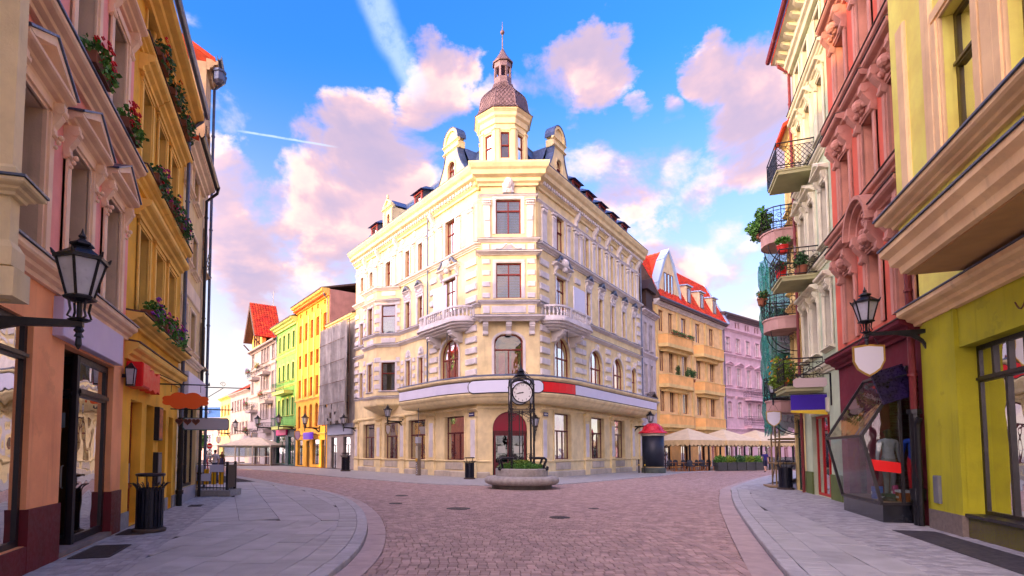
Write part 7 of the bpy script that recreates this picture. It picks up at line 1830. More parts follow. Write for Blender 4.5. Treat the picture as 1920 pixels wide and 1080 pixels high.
hang_sign('cloud_sign', 'orange cloud-shaped sign hanging from the ochre house', FR_L, 2.55, 2.93, .25, 1.15, cl_, mat('orange_sign', srgb(232, 96, 16), .5))
pl8 = [(-.6, .1), (-.55, .16), (.55, .16), (.6, .1), (.6, -.1), (.55, -.16), (-.55, -.16), (-.6, -.1)]
def hearts(t):
    for q in range(3):
        pts = [(.11 * (16 * math.sin(a) ** 3) / 16, .11 * (13 * math.cos(a) - 5 * math.cos(2 * a) - 2 * math.cos(3 * a) - math.cos(4 * a)) / 16) for a in [2 * math.pi * k / 20 for k in range(20)]]
        h = MB().prism([(-.24 - .22 * q + p[0], .06 + p[1]) for p in pts], 'x', -.035, .035).build('gingerbread_heart', mat('gingerbread', (.16, .06, .03), .7), t); MB().prism([(-.24 - .22 * q + p[0] * .7, .06 + p[1] * .7) for p in pts], 'x', -.04, .04).build('icing', mat('heart_dark', (.07, .02, .02), .6), h)
hang_sign('heart_sign', 'grey blank sign plate with three gingerbread hearts hanging over the left pavement', FR_L, 4.35, 2.42, .35, 1.55, pl8, mat('grey_plate', srgb(168, 172, 186), .5), mat('teal_rim', (.03, .12, .13), .5), hearts)
t = thing('banner_bracket', 'long thin iron arm reaching out from the beige house corner', 'bracket', FR_L @ T(8.6, 0, 3.95)); mb = MB(); mb.tube([(0, 0, 0), (0, -1.75, 0)], .018, 5); mb.tube([(0, -.2, -.5), (0, -.9, -.02)], .012, 5); mb.ball((0, -1.8, 0), .04); mb.build('arm', IRON, t); mb = MB(); scroll(mb, (0, -.9, .12), .1, Vector((0, 1, 0))); mb.build('scroll', IRON, t)
t = thing('flag_sign', 'purple and yellow hanging shop flag below the sage house balcony', 'sign', FR_R @ T(-7.9, -.55, 3.2)); MB().box(-.012, .012, -.55, .55, -.12, .42).build('purple_cloth', mat('purple_cloth', srgb(50, 12, 150), .6), t); MB().prism([(-.55, -.20), (.55, -.30), (.55, -.12), (-.55, -.12)], 'x', -.012, .012).build('yellow_edge', FYEL, t); MB().tube([(0, .6, .45), (0, -.6, .45)], .015, 5).build('rod', IRON, t)
t = thing('plate_sign', 'beige blank plate hung in front of the lowest sage balcony railing', 'sign', FR_R @ T(-7.3, -.62, 3.98)); MB().prism([(-.5, .10), (-.42, .16), (.42, .16), (.5, .1), (.5, -.1), (.42, -.16), (-.42, -.16), (-.5, -.1)], 'x', -.015, .015).build('plate', mat('beige_plate', srgb(186, 170, 166), .6), t); mb = MB(); mb.tube([(0, .62, .28), (0, -.55, .28)], .016, 5); mb.tube([(0, .6, .3), (0, .6, -.8)], .03, 6); scroll(mb, (0, -.45, .12), .12, Vector((0, 1, 0))); scroll(mb, (0, .25, .42), .14, Vector((0, 1, 0))); mb.build('arm', IRON, t)

# ------------------------------------------------------------------ window boxes and balcony plants
GF = 'window boxes of the left row'
for s, z, b, lab in ((-3.35, 7.62, FRED, 'red geraniums on the pink house ledge, nearer window'), (-1.55, 7.62, FRED, 'red geraniums on the pink house ledge, farther window')):
    flower_box(lab, FR_L @ T(s, -.24, z), .75, ((b, 1.0),), int(s * 11 + 90), GF, n=220, bn=26, spill=.2, high=.3)
for s, z, b, lab in ((.85, 7.72, FPNK, 'green trailing box on the ochre middle ledge, nearest'), (2.35, 7.72, FPNK, 'magenta flowers on the ochre middle ledge'), (3.7, 7.72, FPUR, 'purple flowers on the ochre middle ledge, farthest'),
                     (.85, 10.68, FORA, 'sparse green box on the ochre upper ledge, nearest'), (2.3, 10.68, FORA, 'orange flecked box on the ochre upper ledge'), (3.75, 10.68, LEAFD, 'green box on the ochre upper ledge, farthest'),
                     (.75, 4.55, FPUR, 'purple and magenta box low on the ochre house, nearest'), (2.2, 4.55, FPNK, 'mixed trailing box low on the ochre house, middle'), (3.5, 4.55, FPUR, 'mixed purple box low on the ochre house, farthest')):
    flower_box(lab, FR_L @ T(s, -.24, z), .8, ((b, .7), (FPNK if z < 5 else FRED, .35)), int(s * 13 + z * 7), GF, leafm=LEAFD if z > 7 else LEAF, n=240, bn=22, spill=.32, high=.26)
def balcony_plant(name, label, FR, s, out, z, rad, leafm, blooms, seed, n=900, pot=None, size=.10):
    rg = random.Random(seed); t = thing(name, label, 'plant', FR @ T(s, -out, z))
    MB().lathe([(.11, 0), (.15, .03), (.19, .26), (.21, .27), (.21, .31), (.17, .31), (.16, .26)], 14).build('pot', pot or mat('terracotta', (.23, .08, .04)), t); mb = MB()
    for q in range(10):
        c = (rg.uniform(-.6, .6) * rad[0], rg.uniform(-.6, .6) * rad[1], .35 + rad[2] * .5 + rg.uniform(-.55, .6) * rad[2]); leaves(mb, c, (rad[0] * .5, rad[1] * .5, rad[2] * .45), n // 10, size, rg)
    tag(mb.build('foliage', leafm, t), kind='stuff'); mb = MB()
    for q in range(5): mb.tube([(0, 0, .25), (rg.uniform(-.5, .5) * rad[0], rg.uniform(-.5, .5) * rad[1], .35 + rad[2] * rg.uniform(.5, 1.2))], .012, 4)
    mb.build('stems', mat('bark', (.09, .06, .04)), t)
    for bm_, k in blooms:
        mb = MB()
        for q in range(k):
            p = Vector((rg.uniform(-1, 1), rg.uniform(-1, 1), rg.uniform(-1, 1))).normalized() * rg.uniform(.7, 1.0); blossoms(mb, (p.x * rad[0], p.y * rad[1], .35 + rad[2] * .5 + p.z * rad[2] * .9), (.02, .02, .02), 2, .04, rg)
        tag(mb.build('blossoms', bm_, t), kind='stuff')
balcony_plant('leafy_climber', 'bright green climber spilling over the topmost rounded balcony', FR_R, -12.5, 1.15, 10.95, (.95, .5, .55), LEAF, (), 21, 2400, size=.12)
balcony_plant('flowering_bush', 'tall bush with orange blossoms on the lowest sage house balcony', FR_R, -9.9, 1.0, 4.0, (.45, .5, .75), LEAFY, ((FORA, 34),), 22, 1700)
balcony_plant('potted_flower', 'red pot with white flowers on the middle sage house balcony rail', FR_R, -8.6, 1.05, 8.95, (.2, .2, .18), LEAF, ((FWHT, 8),), 23, 300, FRED)
balcony_plant('potted_flower', 'hanging red flower pot inside the middle sage house balcony', FR_R, -9.6, .95, 8.3, (.25, .2, .2), LEAFD, ((FRED, 10),), 24, 300, FRED)
balcony_plant('potted_flower', 'orange flowers on the middle rounded pink balcony', FR_R, -12.0, 1.25, 7.85, (.5, .2, .18), LEAFD, ((FORA, 20),), 25, 500)
balcony_plant('potted_flower', 'dark green pot plant by the lattice of the middle sage balcony', FR_R, -8.4, .5, 8.05, (.25, .3, .4), LEAFD, (), 26, 500)
for k, (s, z) in enumerate(((1.6, 13.4), (3.2, 13.4), (5.2, 13.4))): flower_box('trailing planter on the peach house top balcony, %s' % ('left', 'middle', 'right')[k], FR_PE @ T(s + .6, -1.0, z), 1.3, ((FRED, .15),), 60 + k, 'planters of the peach house', n=220, spill=.25, high=.3, leafm=LEAFD)
for k, s in enumerate((3.1, 5.4, 6.3, 6.9)): balcony_plant('small_conifer', 'small conifer on the peach house middle balcony, number %s from the left' % ('one', 'two', 'three', 'four')[k], FR_PE, s, .8, 9.0, (.28, .28, .75), LEAFD, (), 70 + k, 600)

# ------------------------------------------------------------------ fenced terrace by the beige house
def terrace():
    t = thing('terrace_fence', 'black iron terrace fence with yellow banners and blank sheets on a stone step', 'fence', T(-9.05, 20.9, 0)); ax = 0
    MB().bev(-1.15, .95, -.45, .6, 0, .22, .02).build('stone_step', STONEG, t)
    mb = MB()
    for z in (.30, 1.12, 1.20): mb.tube([(-1.0, -.25, z), (.75, -.25, z)], .016, 5)
    for z in (.30, 1.12, 1.20): mb.tube([(.75, -.25, z), (.75, .5, z)], .016, 5)
    mb.build('rails', IRON, t); br = MB().tube([(0, 0, .22), (0, 0, 1.15)], .010, 4).mesh('bar', IRON)
    for k in range(15): link('bar', br, t, T(-1.0 + 1.75 * k / 14, -.25))
    for k in range(1, 6): link('bar', br, t, T(.75, -.25 + .75 * k / 5))
    for x, y in ((-1.0, -.25), (.75, -.25), (.75, .5)): MB().box(x - .04, x + .04, y - .04, y + .04, .2, 1.26).build('post', IRON, t)
    MB().box(.69, .78, -.22, .5, .3, 1.15).build('end_panel', BLKFR, t)
    ye = mat('banner_yellow', srgb(238, 176, 10), .6)
    for k in range(6): x = -.92 + .27 * k; MB().box(x, x + .17, -.235, -.225, .42, .98).build('yellow_banner', ye, t)
    for x, z in ((-.62, .86), (.12, .88), (-.82, .55), (-.35, .55)): MB().box(x, x + .50, -.285, -.275, z, z + .27).build('blank_sheet', WHITEP, t)
    MB().tube([(-1.05, -.3, .22), (-1.05, -.3, 3.6), (-1.05, -.3, 3.95)], .025, 6).build('tall_pole', IRON, t)
terrace()
# ------------------------------------------------------------------ pavilion tent in the left street
def pavilion():
    M = frame((-25.4, 71.5), (.985, -.17)); t = thing('cafe_pavilion', 'cream tent pavilion with clear sides in the left street', 'pavilion', M @ T(0, 0, -.06)); cm = mat('cream_canvas', (.62, .55, .42), .8, var=.1); fm = mat('cream_frame', (.60, .53, .40), .6)
    w, d, h = 3.5, 2.4, 2.55
    MB().add([(-w, -d, h), (w, -d, h), (w, d, h), (-w, d, h), (-.8, 0, h + 1.0), (.8, 0, h + 1.0), (-w, -d, h - .28), (w, -d, h - .28), (w, d, h - .28), (-w, d, h - .28)], [(0, 1, 5, 4), (1, 2, 5), (2, 3, 4, 5), (3, 0, 4), (6, 7, 1, 0), (7, 8, 2, 1), (8, 9, 3, 2), (9, 6, 0, 3)]).build('canvas_roof', cm, t)
    for x in (-w, -w * .33, w * .33, w):
        for y in (-d, d): MB().box(x - .07, x + .07, y - .07, y + .07, 0, h).build('post', fm, t)
    for y in (-d,):
        for z in (.12, 1.15): MB().box(-w, w, y - .05, y + .05, z - .05, z + .05).build('rail', fm, t)
        for k in range(3): MB().box(-w + 2.33 * k + .08, -w + 2.33 * (k + 1) - .08, y - .01, y + .01, 1.2, h - .1).build('pane', GLS, t)
    MB().box(-w, w, -d - .1, d, 0, .12).build('deck', mat('deck_wood', (.2, .11, .06), .7, var=.2), t)
    p = thing('barrel_planter', 'dark barrel planter left of the tent pavilion', 'planter', M @ T(-2.7, -2.9, -.06)); MB().lathe([(.38, 0), (.45, .5), (.42, 1.0), (.36, 1.0), (.36, .9)], 14).build('barrel', mat('barrel_brown', (.06, .03, .025), .7), p); mb = MB(); leaves(mb, (0, 0, 1.15), (.45, .45, .3), 200, .12, random.Random(2)); tag(mb.build('foliage', LEAFD, p), kind='stuff')
pavilion()
# ------------------------------------------------------------------ cafe tents in the right street
def cafe_tent(label, M, w, d, h=2.75, posts=True):
    t = thing('cafe_tent', label, 'tent', M, 'cream cafe tents'); cm = mat('tent_canvas', (.66, .58, .40), .8, var=.1, vscale=2)
    V = [(-w, -d, h), (w, -d, h), (w, d, h), (-w, d, h), (0, 0, h + 1.15)]; MB().add(V, [(0, 1, 4), (1, 2, 4), (2, 3, 4), (3, 0, 4)]).build('canvas_roof', cm, t)
    mb = MB()
    for p, q in ((V[0], V[1]), (V[1], V[2]), (V[2], V[3]), (V[3], V[0])):
        p, q = Vector(p), Vector(q); n = max(4, int((q - p).length / .5))
        for k in range(n):
            A, B = p + (q - p) * k / n, p + (q - p) * (k + 1) / n; pts = [tuple(A), tuple(B)] + [tuple(B + (A - B) * j / 6 + Vector((0, 0, -.38 - .16 * math.sin(math.pi * j / 6)))) for j in range(7)]
            mb.add(pts, [tuple(range(9))])
    mb.build('scalloped_valance', mat('valance_tan', (.60, .47, .25), .8, var=.15), t)
    for sx in (-1, 0, 1):
        for sy in (-1, 1): MB().box(sx * (w - .1) - .06, sx * (w - .1) + .06, sy * (d - .1) - .06, sy * (d - .1) + .06, 0, h).build('post', IRON, t)
    return t
TD = Vector((.80, .60)); 
for k, lab in enumerate(('nearest cream tent with scalloped edge, over the empty tables', 'second cream tent, behind the planters', 'third cream tent behind the walking man', 'farthest cream tent by the scaffolding')):
    c = (21.9 + 5.0 * k * .86, 52.3 + 5.0 * k * .42); cafe_tent(lab, frame(c, (.88, .47)) @ T(0, 0, -.06), 2.6, 2.3)
CHM = mat('chair_navy', (.035, .042, .060), .6, var=.2); TBW = mat('table_orange_wood', (.42, .16, .05), .5, var=.2)
CH = {}
def chair(label, M):
    t = thing('cafe_chair', label, 'chair', M, 'navy cafe chairs')
    if not CH:
        CH['seat'] = MB().bev(-.24, .24, -.24, .24, .42, .50, .02).mesh('seat', CHM); mb = MB(); mb.prism([(-.25, .5), (.25, .5), (.27, .8), (.2, .95), (0, 1.0), (-.2, .95), (-.27, .8)], 'y', .20, .26); CH['back'] = mb.mesh('backrest', CHM); mb = MB()
        for sx in (-1, 1): mb.box(sx * .25 - .03, sx * .25 + .03, -.2, .24, .66, .70); mb.box(sx * .25 - .02, sx * .25 + .02, -.2, -.16, .48, .66)
        CH['arms'] = mb.mesh('armrests', CHM); CH['leg'] = MB().tube([(0, 0, .43), (0, 0, 0)], .022, 5).mesh('leg', TBW)
    link('seat', CH['seat'], t); link('backrest', CH['back'], t); link('armrests', CH['arms'], t)
    for x in (-.2, .2):
        for y in (-.2, .2): link('leg', CH['leg'], t, T(x, y))
def table(label, M):
    t = thing('cafe_table', label, 'table', M, 'orange wood cafe tables'); MB().box(-.75, .75, -.4, .4, .72, .76).build('tabletop', TBW, t)
    for x in (-.5, .5): MB().box(x - .04, x + .04, -.04, .04, .05, .72).build('leg', TBW, t); MB().box(x - .3, x + .3, -.25, .25, 0, .05).build('foot', TBW, t)
BASE = frame((20.4, 49.6), (.88, .47))
names = ('leftmost', 'second', 'third')
for k in range(3): table('%s cafe table at the pavement edge' % names[k], BASE @ T(-.7 + 2.0 * k, -.1 - .25 * (k % 2), -.06))
ordn = ('first', 'second', 'third', 'fourth', 'fifth', 'sixth', 'seventh')
for k in range(7): chair('%s cafe chair from the left behind the tables' % ordn[k], BASE @ T(-1.2 + .85 * k, .75 + .12 * (k % 2), -.06) @ RZ(R_(180 + (k * 37) % 30 - 15)))
for k in range(3): chair('%s cafe chair from the left in front of the tables' % ordn[k], BASE @ T(-.3 + 1.7 * k, -.95, -.06) @ RZ(R_((k * 53) % 40 - 20)))
PLM = mat('planter_grey', (.055, .060, .062), .6, var=.2)
for k in range(5):
    t = thing('box_planter', '%s grey box planter from the left with bushy plants at the cafe edge' % ordn[k], 'planter', frame((23.9, 50.3), (.93, .36)) @ T(1.15 * k, 0, -.06), 'grey cafe planters'); mb = MB()
    for j in range(5): mb.box(-.52, .52, -.26, -.22, .02 + .15 * j, .15 + .15 * j); mb.box(-.52, .52, .22, .26, .02 + .15 * j, .15 + .15 * j); mb.box(-.52, -.48, -.22, .22, .02 + .15 * j, .15 + .15 * j); mb.box(.48, .52, -.22, .22, .02 + .15 * j, .15 + .15 * j)
    mb.box(-.47, .47, -.21, .21, .02, .7); mb.build('trough', PLM, t); mb = MB(); rg = random.Random(40 + k)
    for j in range(6): leaves(mb, (-.4 + .16 * j, 0, .95 + .15 * rg.random()), (.2, .25, .32), 110, .14, rg)
    tag(mb.build('foliage', (LEAF, LEAFY, LEAFD, LEAFY, LEAF)[k], t), kind='stuff')
t = thing('cafe_screen', 'low dark glazed cafe screen behind the walking man', 'screen', frame((29.6, 52.6), (.93, .30)) @ T(0, 0, -.06)); 
for k in range(7): MB().box(1.0 * k - .04, 1.0 * k + .04, -.04, .04, 0, 1.25).build('post', IRON, t)
MB().box(0, 6, -.03, .03, .05, .6).build('kick_panel', PLM, t); MB().box(0, 6, -.012, .012, .6, 1.2).build('pane', GLS, t)
t = thing('awning', 'small white sloping awning over the peach house door', 'awning', FR_PE @ T(5.6, -.05, 3.0)); MB().add([(-1.0, 0, .55), (1.0, 0, .55), (1.0, -1.3, -.35), (-1.0, -1.3, -.35), (-1.0, -1.3, -.5), (1.0, -1.3, -.5)], [(0, 1, 2, 3), (3, 2, 5, 4)]).build('cloth', mat('awning_white', (.6, .6, .62), .8), t); mb = MB(); [mb.tube([(x, 0, -.5), (x, -1.28, -.38)], .02, 5) for x in (-.95, .95)]; mb.build('arms', IRON, t)

# ------------------------------------------------------------------ scaffold with green net
def scaffold():
    t = thing('net_scaffold', 'brown scaffold tower draped in green netting beyond the sage house', 'scaffold', FR_R @ T(-14.3, .70, 0)); pm = mat('brass_brown_tube', (.28, .19, .08), .5, .4, var=.3, vscale=6)
    for x in (-1.0, .0, .95):
        for y in (-.25, -1.25): MB().tube([(x, y, 0), (x, y, 10.2)], .035, 6).build('standard', pm, t)
    for z in (1.1, 2.2, 4.1, 6.1, 8.1, 10.0):
        for y in (-.25, -1.25): MB().tube([(-1.15, y, z), (1.1, y, z)], .03, 5).build('ledger', pm, t)
        for x in (-1.0, .95): MB().tube([(x, -.1, z), (x, -1.4, z)], .03, 5).build('transom', pm, t)
    for z in (2.1, 4.0, 6.0, 8.0): MB().box(-1.0, .95, -1.2, -.3, z - .06, z).build('deck_board', mat('plank', (.30, .20, .10), .8, var=.2), t)
    for k in range(3): MB().tube([(-1.0, -1.27, 2 * k + .2), (.95, -1.27, 2 * k + 2.1)], .025, 5).build('brace', pm, t)
    m = bpy.data.materials.new('green_net'); m.use_nodes = True; g = NG(m.node_tree); bs = g.n['Principled BSDF']; bs.inputs['Base Color'].default_value = (.012, .22, .17, 1); bs.inputs['Roughness'].default_value = .8; bs.inputs['Alpha'].default_value = .62
    rg = random.Random(9); mb = MB(); path = [(1.1, -.15), (1.12, -1.45), (-1.15, -1.45), (-1.15, -.1)]; n = 40; mz = 26; vs = []
    L = [0]
    for p, q in zip(path, path[1:]): L.append(L[-1] + math.dist(p, q))
    for i in range(n + 1):
        d = L[-1] * i / n; j = max(k for k in range(3) if L[k] <= d + 1e-9); f_ = (d - L[j]) / (L[j + 1] - L[j]); x = path[j][0] + (path[j + 1][0] - path[j][0]) * f_; y = path[j][1] + (path[j + 1][1] - path[j][1]) * f_
        for k in range(mz + 1):
            z = 2.55 + 8.0 * k / mz; a = .10 * math.sin(i * 1.1 + .4 * math.sin(k * .5)) + .07 * math.sin(k * .9 + i * .3); vs.append((x + a * .6 + rg.uniform(-.03, .03), y - abs(a) * .9 + rg.uniform(-.03, .03), z + (.25 * math.sin(i * .7) if k == 0 else 0)))
    mb.add(vs, [(i * (mz + 1) + k, (i + 1) * (mz + 1) + k, (i + 1) * (mz + 1) + k + 1, i * (mz + 1) + k + 1) for i in range(n) for k in range(mz)]); mb.build('green_net', m, t, smooth=True)
    MB().box(-1.3, .4, -1.6, -1.1, .02, .08).build('base_plank', mat('plank', (.30, .20, .10)), t)
scaffold()

# ------------------------------------------------------------------ people
import bmesh
def person(name, label, cat, M, h=1.75, shirt=(.5, .5, .5), legs=(.05, .05, .1), hair=(.1, .06, .03), skin=(.55, .33, .24), shoes=(.02, .02, .02), stride=.22, swing=.2, shorts=False, sleeves=True, arms=None, head=True, group=None, longhair=False):
    k = h / 1.75; J = {}; E = []
    def V(n, x, y, z, r): J[n] = (Vector((x, y, z)) * k, r * k)
    V('pel', 0, 0, .96, .135); V('wai', 0, -.005, 1.12, .118); V('che', 0, .0, 1.30, .145); V('top', 0, .0, 1.42, .10); V('nec', 0, .0, 1.50, .05)
    if head: V('hd0', 0, -.015, 1.57, .072); V('hd1', 0, -.015, 1.66, .088); V('hd2', 0, .0, 1.715, .060)
    ar = arms or {}
    for s, q in ((-1, 'l'), (1, 'r')):
        sw = swing * s; e = ar.get(q)
        V('sh' + q, s * .18, 0, 1.415, .062)
        if e: V('el' + q, *e[0], .043); V('wr' + q, *e[1], .030)
        else: V('el' + q, s * .235, sw * .35 + .02, 1.13, .043); V('wr' + q, s * .24, -abs(sw) * .25 - sw * .9 * .6, .90, .030)
        st = stride * -s; V('hp' + q, s * .085, 0, .92, .092); V('kn' + q, s * .09, -st * .5 - .03, .51, .060 if shorts else .066); V('an' + q, s * .09, st * -.9 + .02 + (.06 if st < 0 else 0), .085 + (.04 if st < 0 else 0), .043); V('to' + q, s * .10, st * -.9 - .15, .035 + (.0 if st >= 0 else .0), .036)
    E = [('pel', 'wai'), ('wai', 'che'), ('che', 'top'), ('top', 'nec')] + ([('nec', 'hd0'), ('hd0', 'hd1'), ('hd1', 'hd2')] if head else [])
    for q in 'lr': E += [('top', 'sh' + q), ('sh' + q, 'el' + q), ('el' + q, 'wr' + q), ('pel', 'hp' + q), ('hp' + q, 'kn' + q), ('kn' + q, 'an' + q), ('an' + q, 'to' + q)]
    ids = {n: i for i, n in enumerate(J)}; me = bpy.data.meshes.new('body'); me.from_pydata([tuple(v[0]) for v in J.values()], [(ids[a], ids[b]) for a, b in E], [])
    o = bpy.data.objects.new('body', me); COL.objects.link(o); o.modifiers.new('s', 'SKIN'); sb = o.modifiers.new('u', 'SUBSURF'); sb.levels = 2; sb.render_levels = 2
    if not me.skin_vertices: bpy.context.view_layer.objects.active = o; bpy.ops.mesh.customdata_skin_add()
    for i, (p, r) in enumerate(J.values()): me.skin_vertices[0].data[i].radius = (r, r * (.78 if i in (0, 1, 2, 3) else 1)); me.skin_vertices[0].data[i].use_root = (i == 0)
    bpy.context.view_layer.update(); out = bpy.data.meshes.new_from_object(o.evaluated_get(bpy.context.evaluated_depsgraph_get())); bpy.data.objects.remove(o)
    mats = [mat(name + label[:18] + n_, c, .8, var=.12, vscale=14) for n_, c in (('shirt', shirt), ('legs', legs), ('skin', skin), ('hair', hair), ('shoes', shoes))]
    out.materials.clear(); [out.materials.append(m) for m in mats]
    def seg(p, a, b): ab = b - a; t = max(0, min(1, (p - a).dot(ab) / ab.dot(ab))); return (a + ab * t - p).length, t
    for pl in out.polygons:
        best = min(((seg(pl.center, J[a][0], J[b][0]), a, b) for a, b in E), key=lambda q: q[0][0] - .4 * min(J[q[1]][1], J[q[2]][1])); (d_, t), a, b = best; mi = 0
        if a[:2] in ('hp', 'pe') and b[:2] in ('hp', 'kn'): mi = 1
        elif a[:2] == 'kn': mi = 2 if shorts else 1
        elif a[:2] == 'an': mi = 4
        elif a[:2] == 'el': mi = 0 if sleeves == 'long' else 2
        elif a[:2] == 'sh': mi = 0 if (sleeves == 'long' or t < .6) else 2
        elif b[:2] in ('ne',) or a in ('nec', 'hd0', 'hd1'):
            mi = 2
            if a in ('hd0', 'hd1') and (pl.center.y > -.005 * k or pl.center.z > 1.70 * k): mi = 3
        if a == 'pel' and b == 'wai' and t < .25: mi = 1
        pl.material_index = mi
    for pl in out.polygons: pl.use_smooth = True
    bm = bmesh.new(); bm.from_mesh(out); mb = MB()
    for q, s in (('l', -1), ('r', 1)):
        w_ = J['wr' + q][0]; d = (w_ - J['el' + q][0]).normalized(); side = d.cross(Vector((1, 0, 0))); side = side.normalized() if side.length > .1 else Vector((0, 1, 0))
        mb.mi = 2; mb.tube([tuple(w_), tuple(w_ + d * .05 * k), tuple(w_ + d * .09 * k)], .030 * k, 8, r1=.034 * k)
        for f_, (off, L) in enumerate(((-.026, .072), (-.009, .082), (.009, .078), (.026, .062))): b0 = w_ + d * .085 * k + side * off * k; cu = Vector((-s * .25, 0, 0)); mb.tube([tuple(b0), tuple(b0 + (d + cu * .3).normalized() * L * .5 * k), tuple(b0 + (d + cu * .6).normalized() * L * k)], .0085 * k, 5)
        b0 = w_ + d * .03 * k - side * .028 * k; mb.tube([tuple(b0), tuple(b0 - side * .03 * k + d * .03 * k), tuple(b0 - side * .03 * k + d * .06 * k)], .010 * k, 5)
    if head:
        c = J['hd1'][0]; mb.mi = 2; mb.add([tuple(c + Vector((-.014, -.088, -.02)) * k), tuple(c + Vector((.014, -.088, -.02)) * k), tuple(c + Vector((0, -.115, -.03)) * k), tuple(c + Vector((0, -.088, .02)) * k)], [(0, 1, 2), (1, 3, 2), (3, 0, 2)])
        for s in (-1, 1): mb.mi = 2; mb.ball(tuple(c + Vector((s * .085, .0, -.012)) * k), .022 * k, 6, 4, 1.5); mb.mi = 3; mb.ball(tuple(c + Vector((s * .032, -.078, .008)) * k), .009 * k, 6, 4)
        mb.mi = 4; mb.box(*[x * k for x in (c.x / k - .022, c.x / k + .022, -.098, -.084, c.z / k - .062, c.z / k - .055)])
        if longhair: mb.mi = 3; mb.lathe([(.05 * k, -.18 * k), (.085 * k, -.10 * k), (.10 * k, .0), (.10 * k, .05 * k), (.06 * k, .10 * k), (.01, .115 * k)], 12, tuple(c + Vector((0, .025, 0)) * k))
    ex = mb.mesh('x', mats, True); b2 = bmesh.new(); b2.from_mesh(ex); tmp = bpy.data.meshes.new('t'); b2.to_mesh(tmp); bm.from_mesh(ex); bm.to_mesh(out); bm.free(); b2.free()
    out.name = 'body'; t = link(name, out, None, M); tag(t, label, cat, group); return t
person('person', 'man in navy shirt and shorts walking away past the cafe tents', 'person', T(26.1, 47.0, -.07) @ RZ(R_(170)), 1.80, (.028, .022, .16), (.016, .018, .05), (.45, .43, .42), shorts=True, stride=.20, shoes=(.02, .02, .03), arms={'r': ((.30, .06, 1.16), (.20, -.10, 1.02))})
person('person', 'person in white t-shirt behind the terrace fence', 'person', T(-12.95, 30.5, 0) @ RZ(R_(165)), 1.78, (.62, .64, .72), (.05, .08, .2), (.03, .02, .015), stride=.1)
person('person', 'red-haired woman in dark jacket walking down the left street', 'person', T(-26.4, 64.0, -.06) @ RZ(R_(200)), 1.70, (.10, .045, .03), (.03, .05, .14), (.30, .05, .03), sleeves='long', longhair=True, stride=.16)
person('person', 'person in turquoise top beside the red-haired woman', 'person', T(-27.6, 65.0, -.06) @ RZ(R_(170)), 1.72, (.05, .30, .40), (.05, .05, .06), (.03, .02, .015), stride=.15)
person('person', 'small far figure in pale top beyond the terrace fence', 'person', T(-24.2, 55.0, -.06) @ RZ(R_(160)), 1.66, (.5, .52, .6), (.4, .05, .12), (.08, .05, .03), stride=.15)
t = thing('handbag', 'dark shoulder bag carried by the red-haired woman', 'bag', T(-26.75, 64.0, .85)); MB().bev(-.16, .16, -.08, .08, -.12, .14, .03).build('pouch', mat('bag_dark', (.03, .02, .02), .6), t); MB().tube([(-.12, 0, .14), (-.02, 0, .52), (.10, 0, .14)], .012, 5).build('strap', mat('bag_dark', (.03, .02, .02)), t)
# mannequins and goods behind the leaning shop window
person('mannequin', 'black-headed mannequin in a grey jacket in the leaning shop window', 'mannequin', FR_R @ T(-1.55, -.30, .47) @ RZ(R_(100)), 1.72, (.34, .35, .38), (.2, .2, .22), (.01, .01, .01), (.01, .01, .01), sleeves='long', stride=.05, swing=.05)
person('mannequin', 'headless mannequin in blue jacket and red trousers beside the downpipe', 'mannequin', FR_R @ T(-1.25, .12, .47) @ RZ(R_(80)), 1.72, (.03, .09, .50), (.70, .02, .03), (.01, .01, .01), (.6, .55, .5), sleeves='long', head=False, stride=.05, swing=.05)
for lab, s, o, w, d, h, c in (('dark green folded bag on the display floor', -1.2, .45, .30, .2, .16, (.03, .06, .05)), ('orange leather case on the display floor', -1.05, .22, .26, .2, .2, (.42, .13, .03)), ('white folded shirts on the orange case', -1.05, .22, .28, .22, .06, (.6, .6, .62)), ('blue tie box leaning in the display', -1.75, .5, .1, .22, .3, (.05, .12, .5)), ('pink shirt package on the display floor', -1.6, .2, .2, .1, .34, (.6, .1, .25))):
    z = .47 + (.2 if 'folded shirts' in lab else 0); t = thing('display_item', lab, 'clothing', FR_R @ T(s, -o, z)); MB().bev(-w / 2, w / 2, -d / 2, d / 2, 0, h, .02).build('body', mat('item' + lab[:8], c, .6, var=.3, vscale=20), t); MB().box(-w * .3, w * .3, -d / 2 - .004, -d / 2, h * .35, h * .6).build('band', PAPER, t)
for k in range(2):
    t = thing('dress_shoe', '%s black dress shoe of the pair on the display floor' % ('left', 'right')[k], 'shoe', FR_R @ T(-.98, -.52 - .0, .475) @ T(-.02 + .12 * k, 0, 0) @ RZ(R_(70))); MB().lathe([(.045, 0), (.05, .02), (.045, .06), (.02, .09)], 10, sx=2.6).build('upper', BLKFR, t); MB().lathe([(.052, -.004), (.052, .004)], 10, sx=2.6).build('sole', mat('sole_brown', (.1, .05, .03), .6), t)

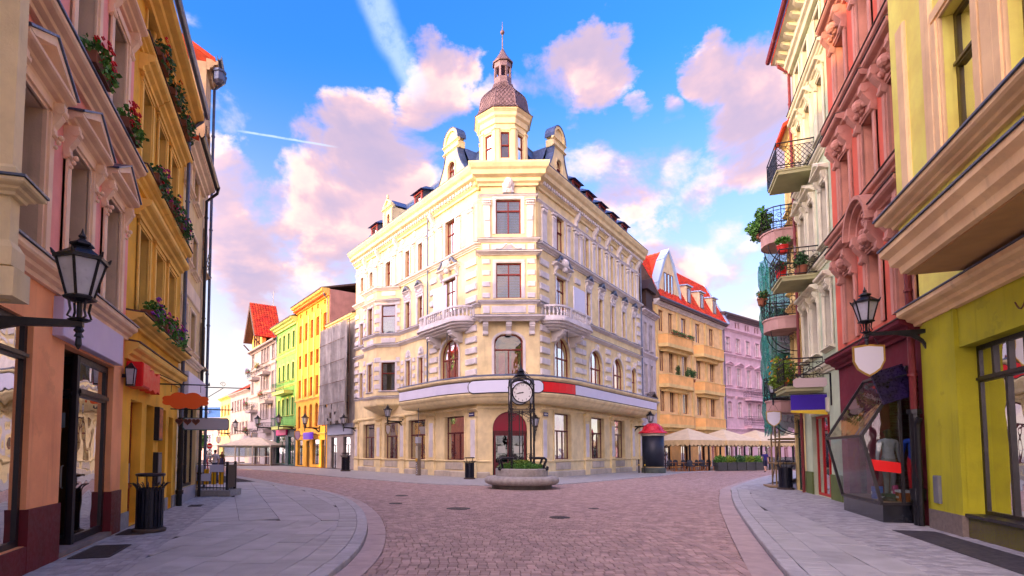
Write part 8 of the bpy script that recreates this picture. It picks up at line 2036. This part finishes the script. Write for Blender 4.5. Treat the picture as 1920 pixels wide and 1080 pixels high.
# ------------------------------------------------------------------ roofscape bits and the far square
def antenna(label, M, h, n=5):
    t = thing('roof_antenna', label, 'antenna', M, 'roof antennas'); MB().tube([(0, 0, 0), (0, 0, h)], .035, 5).build('mast', mat('antenna_grey', (.25, .25, .28), .5, .5), t); mb = MB()
    mb.tube([(-.9, 0, h * .62), (.35, 0, h * .62)], .02, 4)
    for k in range(n): mb.tube([(-.2, -.25, h * (.7 + .06 * k)), (.2, .25, h * (.7 + .06 * k))], .015, 4)
    mb.build('elements', mat('antenna_grey', (.25, .25, .28)), t)
antenna('tall lattice antenna on the peach house ridge', FR_PE @ T(11.5, 4.5, 20.5), 5.2); antenna('thin antenna on the corner building roof, right side', FR_CR @ T(14.8, 4.5, 23.5), 3.0); antenna('small antenna at the right end of the corner building roof', FR_CR @ T(18.6, 3, 22.9), 2.4); antenna('antenna on the gabled house roof', FR_CL @ T(-53, 2, 23), 2.2)
t = thing('weather_vane', 'small gilt bird weather vane behind the green house', 'weather vane', FR_CL @ T(-43.0, 5, 20.0)); MB().tube([(0, 0, -1), (0, 0, 2.1)], .04, 5).build('rod', IRON, t); MB().prism([(-.7, 2.1), (-.2, 2.05), (.3, 2.1), (.7, 2.5), (.35, 2.35), (.1, 2.55), (-.3, 2.3), (-.8, 2.4)], 'y', -.03, .03).build('bird', mat('gilt', (.7, .45, .08), .35, .8), t)
t = thing('no_entry_sign', 'round red no-entry sign at the far end of the left street', 'sign', T(-36.5, 84, -.06)); MB().tube([(0, 0, 0), (0, 0, 2.6)], .04, 6).build('post', ZINC, t); F = T(0, 0, 2.6) @ Matrix.Rotation(R_(90), 4, 'X'); d = MB().lathe([(.42, 0), (.42, .03)], 20).build('disc', REDP, t, F); MB().box(-.3, .3, -.08, .08, .03, .036).build('white_bar', PAPER, d)
t = thing('white_hoarding', 'white blank hoarding panel at the far end of the left street', 'hoarding', T(-33.5, 86, -.06)); MB().box(-1.6, 1.6, -.05, .05, .2, 3.0).build('panel', WHITEP, t); [MB().box(x - .06, x + .06, .05, .12, 0, 3.0).build('post', ZINC, t) for x in (-1.4, 1.4)]
def tree(label, x, y, h, r, seed):
    rg = random.Random(seed); t = thing('street_tree', label, 'tree', T(x, y, -.1)); mb = MB(); mb.tube([(0, 0, 0), (.05, .02, h * .3), (.0, .05, h * .6)], .16, 8, r1=.07)
    for k in range(9): a = k * 2.4; mb.tube([(0, .03, h * (.32 + .03 * k)), (math.cos(a) * r * .5, math.sin(a) * r * .5, h * (.48 + .04 * k)), (math.cos(a) * r * .8, math.sin(a) * r * .8, h * (.55 + .045 * k))], .05, 5, r1=.015)
    mb.build('trunk', mat('bark', (.09, .06, .04)), t); mb = MB()
    for k in range(34):
        a = rg.uniform(0, 6.28); q = r * math.sqrt(rg.random()) * .85; leaves(mb, (math.cos(a) * q, math.sin(a) * q, h * rg.uniform(.42, .95)), (r * .3, r * .3, h * .09), 75, .30, rg)
    tag(mb.build('crown', LEAF, t), kind='stuff')
tree('small leafy green tree behind the terrace at the far left', -38.5, 82, 5.6, 2.2, 4)
print('objects', len(bpy.data.objects))
